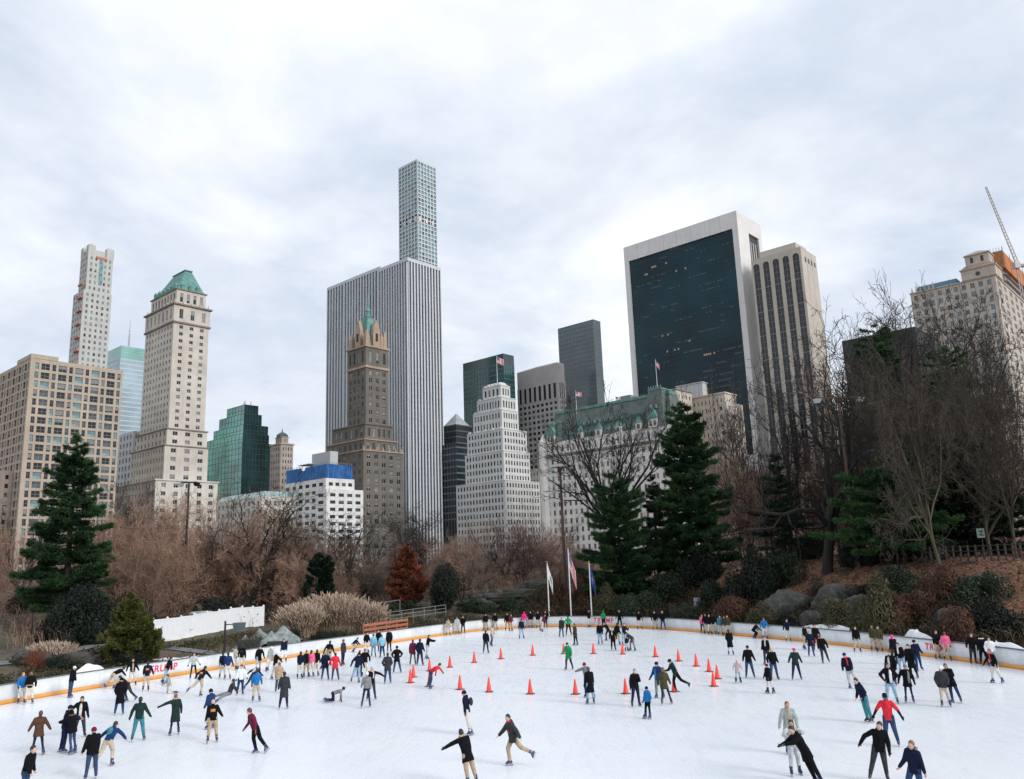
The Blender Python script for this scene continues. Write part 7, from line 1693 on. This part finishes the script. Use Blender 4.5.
# boulders
from mathutils import noise as mnoise
import bmesh
rock_m, nt, b = new_mat('boulder_rock')
n1 = noise(nt, .9, 6, .65); n2 = noise(nt, 3.5, 5, .65); n3 = noise(nt, .35, 3)
k = mixc(nt, ramp(nt, n1, [(.3, 0), (.62, 1)]), (.014, .014, .012), (.10, .10, .092)); k = mixc(nt, ramp(nt, n3, [(.48, 0), (.62, .75)]), k, (.045, .042, .024)); k = mixc(nt, .5, k, ramp(nt, n2, [(.3, .35), (.7, 1.)]), 'MULTIPLY')
nt.links.new(k, b.inputs['Base Color']); b.inputs['Roughness'].default_value = .9
bp = nt.nodes.new('ShaderNodeBump'); bp.inputs['Distance'].default_value = .12; nt.links.new(n2, bp.inputs['Height']); nt.links.new(bp.outputs[0], b.inputs['Normal'])
def boulder(px, py, wpx, hpx, label, seed, dep=.7, rz=0.):
    x, y, z = GT(px, py); d = math.hypot(x, y); rx = wpx / FPX * d / 2; h = hpx / FPX * d
    bm = bmesh.new(); bmesh.ops.create_icosphere(bm, subdivisions=5, radius=1)
    for v in bm.verts:
        c = v.co.copy(); q = mnoise.fractal(c * 1.3 + Vector((seed * 7.1, seed, 0)), 1., 2., 5) * .32 + mnoise.noise(c * .8 + Vector((seed, 3, 1))) * .3
        st = math.floor(c.z * 4) / 4 * .12; q += mnoise.noise(c * 4.5 + Vector((seed, 9, 2))) * .10 + abs(mnoise.noise(c * 2.6 + Vector((seed, 1, 5)))) * -.22; v.co = c * (1 + q * .8 + st)
        v.co.z = max(v.co.z, -.3); v.co.x *= rx; v.co.y *= rx * dep; v.co.z *= h
    me = bpy.data.meshes.new('boulder'); bm.to_mesh(me); bm.free(); me.materials.append(rock_m); me.polygons.foreach_set('use_smooth', [True] * len(me.polygons))
    o = link('boulder', me); o.location = (x, y, z); o.rotation_euler = (0, 0, rz); tag(o, label, 'boulder', 'boulders on the bank'); return o
boulder(792, 618, 58, 22, 'broad mossy boulder next to the glossy rhododendron', 1); boulder(842, 612, 52, 22, 'rounded grey boulder below the footpath', 2); boulder(815, 630, 24, 16, 'dark shadowed boulder standing near the barrier', 3)
boulder(950, 632, 32, 18, 'pale tilted boulder among russet bushes', 4, .6, .3); boulder(505, 600, 80, 9, 'long low rock outcrop behind the white green flag', 5, .5, .1); boulder(540, 590, 50, 8, 'upper slab of the rock outcrop behind the flags', 6, .5)
boulder(900, 628, 34, 18, 'dark boulder behind the snow heap', 7); boulder(868, 618, 40, 20, 'brown mossy boulder beside the tall olive bush', 8); boulder(475, 606, 40, 6, 'flat grey ledge of rock beneath the buff weeping tree', 9); boulder(575, 604, 44, 8, 'low slab of rock behind the blue flag', 10)
boulder(75, 664, 44, 9, 'dark stone edging rock behind the barrier near the red shrub', 11); boulder(985, 588, 34, 10, 'dark low rock on the leaf strewn slope', 12); boulder(30, 664, 36, 10, 'grey flat stone slab by the path edge', 13)
# tangled undergrowth nobody could count
def undergrowth(name, n_st, n_lf, keep, seed, stem_m, leaf_m, hgt):
    g = np.random.default_rng(seed); X = g.uniform(-70, 75, n_st * 9); Y = g.uniform(40, 150, n_st * 9); s = sdist(X, Y); k = keep(X, Y, s, g) & (s > 1.3) & (np.abs(X) < Y * .72 + 4)
    X, Y = X[k][:n_st], Y[k][:n_st]; n = len(X); Z = T(X, Y); h = hgt * g.uniform(.35, 1.15, n); a = g.uniform(0, 2 * PI, n); sp = h * g.uniform(.2, .8, n)
    P = np.stack([np.c_[X, Y, Z - .1], np.c_[X + np.cos(a) * sp * .4, Y + np.sin(a) * sp * .4, Z + h * .7], np.c_[X + np.cos(a) * sp, Y + np.sin(a) * sp, Z + h * .9]], 1)
    v, f = tubes(P, np.tile([[.02, .014, .008]], (n, 1)), 3); o = link(name, arr_mesh(name, v, [f], stem_m)); tag(o, kind='stuff')
    i = g.integers(0, n, n_lf); t = g.uniform(.25, 1.05, (n_lf, 1)); p = P[i, 0] * (1 - t) + P[i, 2] * t + g.normal(0, .22, (n_lf, 3)) * [1, 1, .6]; p[:, 2] = np.maximum(p[:, 2], T(p[:, 0], p[:, 1]) + .02)
    nn = g.normal(0, 1, (n_lf, 3)); nn /= np.linalg.norm(nn, axis=1)[:, None]; q = np.cross(nn, g.normal(0, 1, (n_lf, 3))); q /= np.linalg.norm(q, axis=1)[:, None]; r = np.cross(nn, q); sz = .085 * g.uniform(.6, 1.5, (n_lf, 1))
    V = np.stack([p - q * sz, p - r * sz * .5, p + q * sz, p + r * sz * .5], 1).reshape(-1, 3)
    return V, np.arange(len(V)).reshape(-1, 4)
nz = lambda X, Y, s, k=0: lump(X, Y, 2.6, k) + .6 * lump(X, Y, 1.1, k + 4)
V, F = undergrowth('undergrowth_stems', 12000, 52000, lambda X, Y, s, g: (X > 1) & (s < np.where(X > 14, 7., 10.) + 2.5 * lump(X, Y, 6, 1)) & (nz(X, Y, s) > -.35), 5, TW['brown'], None, 1.15)
tag(link('undergrowth', arr_mesh('undergrowth', V, [F], leaf_mat('leaf_tangle', (.018, .02, .011), (.075, .052, .028), .35, .8))), kind='stuff')
V, F = undergrowth('brush_stems', 9000, 16000, lambda X, Y, s, g: (X < 6) & (s > 17) & (s < 70) & (nz(X, Y, s, 2) > -.25), 6, TW['rose'], None, 1.6)
tag(link('brush', arr_mesh('brush', V, [F], leaf_mat('leaf_brush', (.05, .034, .022), (.13, .085, .06), .35, .8))), kind='stuff')
V, F = undergrowth('verge_stems', 9000, 26000, lambda X, Y, s, g: (X < 4) & (s < 11) & (nz(X, Y, s, 3) > -.15), 7, TW['olive'], None, .45)
tag(link('verge', arr_mesh('verge', V, [F], leaf_mat('leaf_verge', (.03, .034, .015), (.10, .09, .04), .35, .8))), kind='stuff')
# fallen leaves on the slope
g = np.random.default_rng(11); X = g.uniform(8, 70, 60000); Y = g.uniform(38, 110, 60000); s_ = sdist(X, Y); k = (s_ > 5) & (s_ < 24) & (np.abs(X) < Y * .7 + 4) & (lump(X, Y, 3.3, 6) > -.9); X, Y = X[k], Y[k]; n = len(X)
p = np.c_[X, Y, T(X, Y) + g.uniform(.03, .09, n)]; nn = g.normal(0, .5, (n, 3)) + [0, 0, 1]; nn /= np.linalg.norm(nn, axis=1)[:, None]; q = np.cross(nn, g.normal(0, 1, (n, 3))); q /= np.linalg.norm(q, axis=1)[:, None]; r = np.cross(nn, q); sz = .10 * g.uniform(.6, 1.4, (n, 1))
V = np.stack([p - q * sz, p - r * sz * .6, p + q * sz, p + r * sz * .6], 1).reshape(-1, 3)
tag(link('fallen_leaves', arr_mesh('fallen_leaves', V, [np.arange(len(V)).reshape(-1, 4)], leaf_mat('leaf_fallen', (.17, .075, .045), (.36, .19, .12), .5, .85))), kind='stuff')
# ================================================================ RINKSIDE FURNITURE
steel = flat_mat('pole_rust', (.085, .05, .042), .7, 0, .25, 2.); black_m = flat_mat('black_metal', (.012, .012, .013), .5); grey_m = flat_mat('galvanised', (.25, .27, .27), .5, .3)
lampw = flat_mat('lamp_pale', (.45, .5, .52), .4)
def mast(px, ptop, Y, label, r=.16, arms=True, hw=1.3, heads=2, m=steel, name='lamp_mast'):
    b_ = at(px, 560, Y); x0 = b_[0]; z = Tz(x0, Y); top = at(px, ptop, Y); x0 = top[0]; z = Tz(x0, Y); h = top[2] - z
    o = empty(name, (x0, Y, z), 0, label, 'lamp')
    q = MB(); q.tube((0, 0, -.3), (0, 0, h), r, r * .6, 10); q.tube((0, 0, -.3), (0, 0, .5), r * 1.6, r * 1.4, 10); q.build('pole', m, o, smooth=False)
    q = MB(); q.box(-hw, -.07, h - .12, hw, .07, h + .02); q.build('crossarm', m, o)
    for k in range(heads):
        x = -hw + 2 * hw * k / max(1, heads - 1); q = MB(); q.frus((x - .22, -.2, x + .22, .2), h - .45, (x - .34, -.34, x + .34, .1), h - .13); q.frus((x - .2, -.19, x + .2, .19), h - .49, (x - .21, -.2, x + .21, .2), h - .452); q.build('floodlight', lampw if k % 2 == 0 else m, o)
    return o
mast(560, 467, 99, 'tall rust brown lamp mast behind the national flag', .22, hw=1., heads=3)
mast(838, 397, 72, 'tall leaning rust brown lamp mast with pale lamps beside the great oak', .2, hw=1.9, heads=3)
mast(189, 482, 92, 'dark lamp pole with double head rising from the rosy thicket', .17, hw=.9, heads=2, m=black_m)
# black floodlight post by the path
x, y, z = GT(224, 662); o = empty('lamp_post', (x, y, z), 0, 'black floodlight post behind the barrier by the white fence', 'lamp')
h = at(224, 621, y)[2] - z; q = MB(); q.tube((0, 0, -.2), (0, 0, h), .085, .07, 8); q.build('post', black_m, o)
q = MB(); q.tube((0, 0, h - .25), (.75, 0, h - .25), .035, .035, 6); q.build('bracket', black_m, o); q = MB(); q.frus((.7, -.25, 1.3, .25), h - .75, (.6, -.3, 1.35, .35), h - .15); q.build('floodlight', flat_mat('floodlight_grey', (.08, .1, .1), .5), o)
# three flagpoles behind the far barrier
for (px, pb, pt, kind, fw, fh, dr, lab) in ((547, 621, 563, 'green', 1.9, 1.3, .78, 'white flagpole with a limp white and green flag'), (568, 620, 549, 'us', 2.5, 1.7, .76, 'tallest white flagpole with a limp national flag of stripes and stars'), (589, 618, 563, 'blue', 1.8, 1.5, .76, 'white flagpole with a limp blue flag')):
    x, y, a = rink_dir(px, pb + 8, 1.6); tp = at(px, pt, y); x = tp[0]
    flag_on_pole((x, y, Tz(x, y) - .1), (x, y, tp[2]), fw, fh, kind, 'flag', lab, dr, 'flagpoles behind the far barrier')
# white panel fence
wf = flat_mat('white_vinyl', (.80, .82, .85), .45, 0, .04)
P0 = GT(152, 643); P1 = GT(263, 626)
A = np.array([P0[0], P0[1]]); Bq = np.array([P1[0], P1[1]]); nf_ = 9; L = np.linalg.norm(Bq - A); ang = math.atan2(*(Bq - A)[::-1])
hf = 1.85
o = empty('white_fence', (A[0], A[1], 0), ang, 'tall white panel fence climbing away behind the golden cypress', 'fence'); off = 0
z0s = [Tz(*(A + (Bq - A) * i / nf_)) for i in range(nf_ + 1)]
for i in range(nf_):
    x0, x1 = L * i / nf_, L * (i + 1) / nf_; za = (z0s[i] + z0s[i + 1]) / 2; q = MB(); q.box(x0 + .06, -.025, za + .08, x1 - .06, .025, za + hf - .12); q.box(x0 + .06, -.045, za + hf - .12, x1 - .06, .045, za + hf); q.box(x0 + .06, -.045, za + .0, x1 - .06, .045, za + .12)
    k = 1
    while x0 + .06 + k * .3 < x1 - .08: q.box(x0 + .06 + k * .3, -.031, za + .125, x0 + .075 + k * .3, -.026, za + hf - .125); k += 1
    q.build('panel', wf, o)
for i in range(nf_ + 1):
    x0 = L * i / nf_; q = MB(); q.box(x0 - .065, -.075, z0s[i] - .2, x0 + .065, .075, z0s[i] + hf + .06); q.frus((x0 - .085, -.095, x0 + .085, .095), z0s[i] + hf + .061, (x0 - .01, -.01, x0 + .01, .01), z0s[i] + hf + .16); q.build('post', wf, o)
x, y, z = GT(200, 634); y += 3.5; x = at(201, 615, y)[0]; z = at(201, 612, y)[2] - 2.4
q = MB(); q.lathe([(1.05, -.6), (1.05, 2.25)], 18); q.lathe([(1.1, 2.251), (1.1, 2.34), (.9, 2.45)], 18, m=1); o = q.build('water_tank', [flat_mat('tank_green', (.03, .2, .19), .5), flat_mat('tank_lid', (.4, .47, .47), .5)]); o.location = (x, y, z); tag(o, 'round green tank with pale lid peeping over the white fence', 'tank')
# tarp covered pile
x, y, z = GT(263, 650)
tm, nt, b_ = new_mat('tarp_clear'); b_.inputs['Base Color'].default_value = (.42, .47, .46, 1); b_.inputs['Roughness'].default_value = .35
nzz = noise(nt, 2.5, 4); nt.links.new(ramp(nt, nzz, [(.35, (.13, .16, .15)), (.62, (.27, .31, .30))]), b_.inputs['Base Color'])
poles = [(-1.6, -.3, 1.1), (-.7, .5, 1.5), (.3, -.4, 1.35), (1.1, .4, 1.7), (1.9, -.2, 1.15)]; V = []; F = []; nu, nv = 56, 26
for i in range(nu + 1):
    for j in range(nv + 1):
        u = -2.5 + 5. * i / nu; v = -1.3 + 2.6 * j / nv
        zt_ = max(h - .95 * math.hypot(u - a_, (v - c_) * 1.1) ** .8 for a_, c_, h in poles); e_ = min(1., min(u + 2.5, 2.5 - u, v + 1.3, 1.3 - v) / .3)
        V.append((u + .05 * math.sin(v * 9), v, max(zt_, .25 * e_ - .1 + .05 * math.sin(u * 7 + v * 5)) + .025 * math.sin(u * 13 + v * 8)))
for i in range(nu):
    for j in range(nv): F.append((i * (nv + 1) + j, (i + 1) * (nv + 1) + j, (i + 1) * (nv + 1) + j + 1, i * (nv + 1) + j + 1))
o = empty('covered_pile', (x, y + 1.2, Tz(x, y + 1.2)), .1, 'peaked grey tarpaulin over stored gear at the end of the white fence', 'tarpaulin'); link('tarp_sheet', arr_mesh('tarp_sheet', np.array(V), [F], tm, smooth=True), o)
for a_, c_, h in poles: q = MB(); q.tube((a_, c_, -.3), (a_, c_, h + .12), .03, .03, 6); q.build('support_pole', black_m, o)
q = MB(); q.box(-2.0, -1.36, .1, -.4, -1.05, .75); q.box(.2, -1.4, .1, 1.7, -1.05, .55); q.build('stored_crate', flat_mat('crate_dark', (.03, .035, .034), .7), o)
# dark machinery and bins on the verge
def bin_(px, py, w, h, label, m=black_m):
    x, y, z = GT(px, py); q = MB(); q.frus((-w * .4, -w * .4, w * .4, w * .4), 0, (-w / 2, -w / 2, w / 2, w / 2), h * .88); q.box(-w * .55, -w * .55, h * .881, w * .55, w * .55, h); q.box(-w * .2, -w * .56, h * .7, w * .2, -w * .52, h * .8); o = q.build('litter_bin', m); o.location = (x, y, z - .02); tag(o, label, 'bin')
bin_(68, 648, .7, .95, 'black litter bin on the grass by the grey path'); bin_(75, 649, .35, .5, 'small black bucket next to the litter bin'); bin_(300, 634, .7, .9, 'dark bin standing before the pale ornamental grass')
# metal railings and orange barricade behind the barrier
def railing(px0, px1, py, h, label, m, n=6, rails=2, name='railing', cat='railing', rr=.03):
    a = GT(px0, py[0]); c = GT(px1, py[1]); o = empty(name, tuple(a), math.atan2(c[1] - a[1], c[0] - a[0]), label, cat); L = math.hypot(c[0] - a[0], c[1] - a[1]); dz = c[2] - a[2]
    q = MB()
    for k in range(rails): z = h * (1 - k * .8 / max(1, rails)); q.tube((0, 0, z), (L, 0, z + dz), rr, rr, 6)
    q.build('rail', m, o)
    for i in range(n + 1): q = MB(); q.tube((L * i / n, 0, -.2), (L * i / n, 0, h + .02 + dz * i / n), rr * 1.1, rr * 1.1, 6); q.build('post', m, o)
    return o
railing(390, 446, (626, 618), 1.3, 'grey pipe railing behind the barrier under the dark evergreen bush', grey_m, 5, 3)
railing(372, 400, (622, 618), 1.8, 'taller grey pipe frame beside the orange barricade', grey_m, 2, 1)
om = flat_mat('barricade_orange', (.42, .15, .085), .6)
a = GT(364, 640); c = GT(408, 632); o = empty('barricade', tuple(a), math.atan2(c[1] - a[1], c[0] - a[0]), 'orange slatted barricade behind the barrier below the ornamental grass', 'barricade'); L = math.hypot(c[0] - a[0], c[1] - a[1])
for z in (.25, .6, .98): q = MB(); q.box(0, -.03, z, L, .03, z + .2); q.build('slat', om, o)
for i in range(5): q = MB(); q.box(L * i / 4 - .05, .031, -.2, L * i / 4 + .05, .1, 1.25); q.build('post', om, o)
# park fence along the footpath at the top of the bank
pts = [GT(px, py) for px, py in ((842, 566), (890, 564), (940, 562), (985, 561), (1030, 560))]
wood = flat_mat('fence_dark', (.05, .04, .036), .8)
o = empty('park_fence', tuple(pts[0]), 0, 'low dark park fence along the footpath on top of the bank', 'fence'); b0 = pts[0]
q = MB()
for a, c in zip(pts[:-1], pts[1:]):
    for z in (.35, .75, 1.1): q.tube(tuple(a - b0 + [0, 0, z]), tuple(c - b0 + [0, 0, z]), .035, .035, 5)
q.build('rail', wood, o)
for a, c in zip(pts[:-1], pts[1:]):
    for i in range(6): p = a + (c - a) * i / 6 - b0; q = MB(); q.box(p[0] - .06, p[1] - .06, p[2] - .3, p[0] + .06, p[1] + .06, p[2] + 1.2); q.build('post', wood, o)
# wire fence posts on the meadow
for px, pb, lab in ((31, 638, 'thin dark fence post on the meadow, farther from the holly bush'), (50, 637, 'thin dark fence post on the meadow, close to the holly bush')):
    x, y, z = GT(px, pb); q = MB(); q.tube((0, 0, -.3), (0, 0, 2.0), .05, .045, 7); q.lathe([(.06, 2.0), (.06, 2.05), (.01, 2.1)], 7); q.tube((-.08, 0, 1.2), (.08, 0, 1.2), .02); o = q.build('fence_post', black_m); o.location = (x, y, z); tag(o, lab, 'post')
# pale green sign and grey information board
def board(px, py, Y, w, h, hz, label, face, mark):
    q0 = at(px, py, Y); z = Tz(q0[0], Y); o = empty('sign', (q0[0], Y, z), -math.atan2(q0[0], Y), label, 'sign'); zc = q0[2] - z
    q = MB(); q.tube((0, .06, -.3), (0, .06, zc + h * .4), .05, .05, 7); q.build('post', black_m, o)
    q = MB(); q.box(-w / 2, -.03, zc - h / 2, w / 2, .03, zc + h / 2); q.build('panel', face, o)
    if mark:
        q = MB(); m = w * .1; pts = [(-w * .26, -h * .28), (-w * .26 + m, -h * .28), (-w * .26 + m, h * .28), (-w * .26, h * .28)]
        q.box(-w * .28, -.036, zc + h * .12, w * .2, -.031, zc + h * .26); q.box(-w * .2, -.036, zc - h * .28, w * .28, -.031, zc - h * .14); q.poly([(w * .08, -.035, zc + h * .12), (-w * .2, -.035, zc - h * .14), (-w * .06, -.035, zc - h * .14), (w * .2, -.035, zc + h * .12)]); q.build('symbol', flat_mat('sign_dark', (.05, .12, .11), .6), o)
board(981, 533, 68, .62, .75, 2, 'pale green sign with a dark symbol hanging in the wood', flat_mat('sign_green', (.45, .62, .55), .5), True)
board(697, 602, 80, .62, .8, 1.2, 'pale grey information board below the tallest pine', flat_mat('board_grey', (.30, .36, .37), .5), False)
# small black lamp on the footpath
x, y, z = GT(888, 562); q = MB(); q.tube((0, 0, 0), (0, 0, 2.8), .06, .05, 8); q.lathe([(.08, 2.8), (.22, 2.95), (.25, 3.3), (.1, 3.5), (.02, 3.6)], 10, m=1); o = q.build('park_lamp', [black_m, lampw]); o.location = (x, y + 2, Tz(x, y + 2)); tag(o, 'small black park lamp on the footpath below the bright green boughs', 'lamp')

# ---- traffic cones on the ice
cone_o = flat_mat('cone_orange', (.80, .055, .035), .45, 0, .06); cone_b = flat_mat('cone_base', (.10, .06, .06), .7)
q = MB(); q.lathe([(.135, .035), (.128, .06), (.035, .69), (.03, .71), (.015, .712)], 16); me_body = q.mesh('cone_body', cone_o, True)
q = MB(); q.frus((-.19, -.19, .19, .19), .002, (-.185, -.185, .185, .185), .034); me_base = q.mesh('cone_base', cone_b)
CONES = ((449.9, 667.4, 'front of the back row'), )
far_l = [(449.9, 667.4), (474.3, 662.6), (501, 659), (532.8, 655.4), (563.8, 653.8), (593.6, 653.8), (622.8, 654.2), (655.5, 656.9), (678.7, 661.2), (696.4, 666.3), (709.3, 671.7), (717.5, 678.9)]
near_l = [(460, 689.5), (489, 692), (530.3, 694), (575.5, 694.3), (625.8, 693.8), (674.4, 691.8), (713.8, 686.4)]
west_l = [(410.4, 682.8), (413.4, 677.3), (429.3, 686.6), (429.5, 671)]
ordn = ['first', 'second', 'third', 'fourth', 'fifth', 'sixth', 'seventh', 'eighth', 'ninth', 'tenth', 'eleventh', 'twelfth']
CL = [(p, '%s orange cone of the farther row, counted from the red jacketed skater' % ordn[i]) for i, p in enumerate(far_l)]
CL += [(p, '%s orange cone of the nearer row, counted from the red jacketed skater' % ordn[i]) for i, p in enumerate(near_l)]
CL += [(p, t) for p, t in zip(west_l, ('orange cone of the close pair, the one nearer the camera', 'orange cone of the close pair, the one farther from the camera', 'orange cone half hidden between the legs of the red jacketed skater', 'orange cone showing just behind the red jacketed skater'))]
proto = None
for (p, lab) in CL:
    x, y, _ = G(*p)
    if proto is None:
        proto = empty('traffic_cone', (x, y, 0), 0, lab, 'cone', 'orange cones on the ice'); link('cone_body', me_body, proto); link('cone_base', me_base, proto)
    else: copy_thing(proto, (x, y, 0), rnd.uniform(0, 1.5), None, lab)
# ================================================================ SKY AND LIGHT (overcast winter day)
wd = bpy.data.worlds.new('World'); scene.world = wd; wd.use_nodes = True
nt = wd.node_tree; bgn = nt.nodes['Background']
SUN_EL, SUN_AZ = R_(27), R_(128)      # behind the photographer's shoulder, veiled by cloud
sky = nt.nodes.new('ShaderNodeTexSky'); sky.sky_type = 'NISHITA'; sky.sun_disc = False
sky.sun_elevation = SUN_EL; sky.sun_rotation = SUN_AZ
tc = nt.nodes.new('ShaderNodeTexCoord'); sp = nt.nodes.new('ShaderNodeSeparateXYZ'); nt.links.new(tc.outputs['Generated'], sp.inputs[0])
ad = nt.nodes.new('ShaderNodeMath'); ad.operation = 'MAXIMUM'; ad.inputs[1].default_value = 0.0; nt.links.new(sp.outputs[2], ad.inputs[0])
a2 = nt.nodes.new('ShaderNodeMath'); a2.operation = 'ADD'; a2.inputs[1].default_value = .22; nt.links.new(ad.outputs[0], a2.inputs[0])
dv = []
for i in (0, 1):
    q = nt.nodes.new('ShaderNodeMath'); q.operation = 'DIVIDE'; nt.links.new(sp.outputs[i], q.inputs[0]); nt.links.new(a2.outputs[0], q.inputs[1]); dv.append(q)
cb_ = nt.nodes.new('ShaderNodeCombineXYZ'); nt.links.new(dv[0].outputs[0], cb_.inputs[0]); nt.links.new(dv[1].outputs[0], cb_.inputs[1])
def cn(scale, det, rough, off, dist=0.):
    mp = nt.nodes.new('ShaderNodeMapping'); mp.inputs['Location'].default_value = off; nt.links.new(cb_.outputs[0], mp.inputs[0])
    n = nt.nodes.new('ShaderNodeTexNoise'); n.inputs['Scale'].default_value = scale; n.inputs['Detail'].default_value = det; n.inputs['Roughness'].default_value = rough; n.inputs['Distortion'].default_value = dist
    nt.links.new(mp.outputs[0], n.inputs['Vector']); return n.outputs[0]
n_big = cn(1.05, 6, .55, (3.1, 1.4, 0), .35); n_med = cn(2.6, 7, .6, (7.7, 2.2, 0), .2); n_blue = cn(.9, 4, .5, (1.2, 8.3, 0))
S = 10.0      # the background runs at strength .1
body = mixc(nt, ramp(nt, n_big, [(.42, 0), (.57, 1)]), tuple(S * x for x in (.50, .595, .74)), tuple(S * x for x in (1.04, 1.06, 1.09)))
body = mixc(nt, .55, body, mixc(nt, ramp(nt, n_med, [(.34, 0), (.64, 1)]), tuple(S * x for x in (.68, .77, .90)), tuple(S * x for x in (1.04, 1.05, 1.08))))
veil = nt.nodes.new('ShaderNodeMapRange'); veil.inputs[1].default_value = .55; veil.inputs[2].default_value = .72; veil.inputs[3].default_value = .98; veil.inputs[4].default_value = .86; nt.links.new(n_blue, veil.inputs[0])
fin = mixc(nt, veil.outputs[0], sky.outputs[0], body)
nt.links.new(fin, bgn.inputs[0]); bgn.inputs[1].default_value = .1
sl = bpy.data.lights.new('sun', 'SUN'); so = bpy.data.objects.new('sun', sl); COL.objects.link(so)
sl.energy = 2.1; sl.angle = R_(22); sl.color = (1, .97, .93)
sd = Vector((math.cos(SUN_EL) * math.sin(SUN_AZ), math.cos(SUN_EL) * math.cos(SUN_AZ), math.sin(SUN_EL)))
so.rotation_euler = sd.to_track_quat('Z', 'Y').to_euler(); so.location = (0, 0, 300)
vs = scene.view_settings; vs.view_transform = 'Standard'; vs.look = 'None'; vs.exposure = .09; vs.gamma = 1.; vs.use_curve_mapping = False
scene.render.engine = 'CYCLES'; cy = scene.cycles
cy.max_bounces = 5; cy.diffuse_bounces = 3; cy.glossy_bounces = 3; cy.transparent_max_bounces = 6; cy.use_denoising = True; cy.sample_clamp_indirect = 6
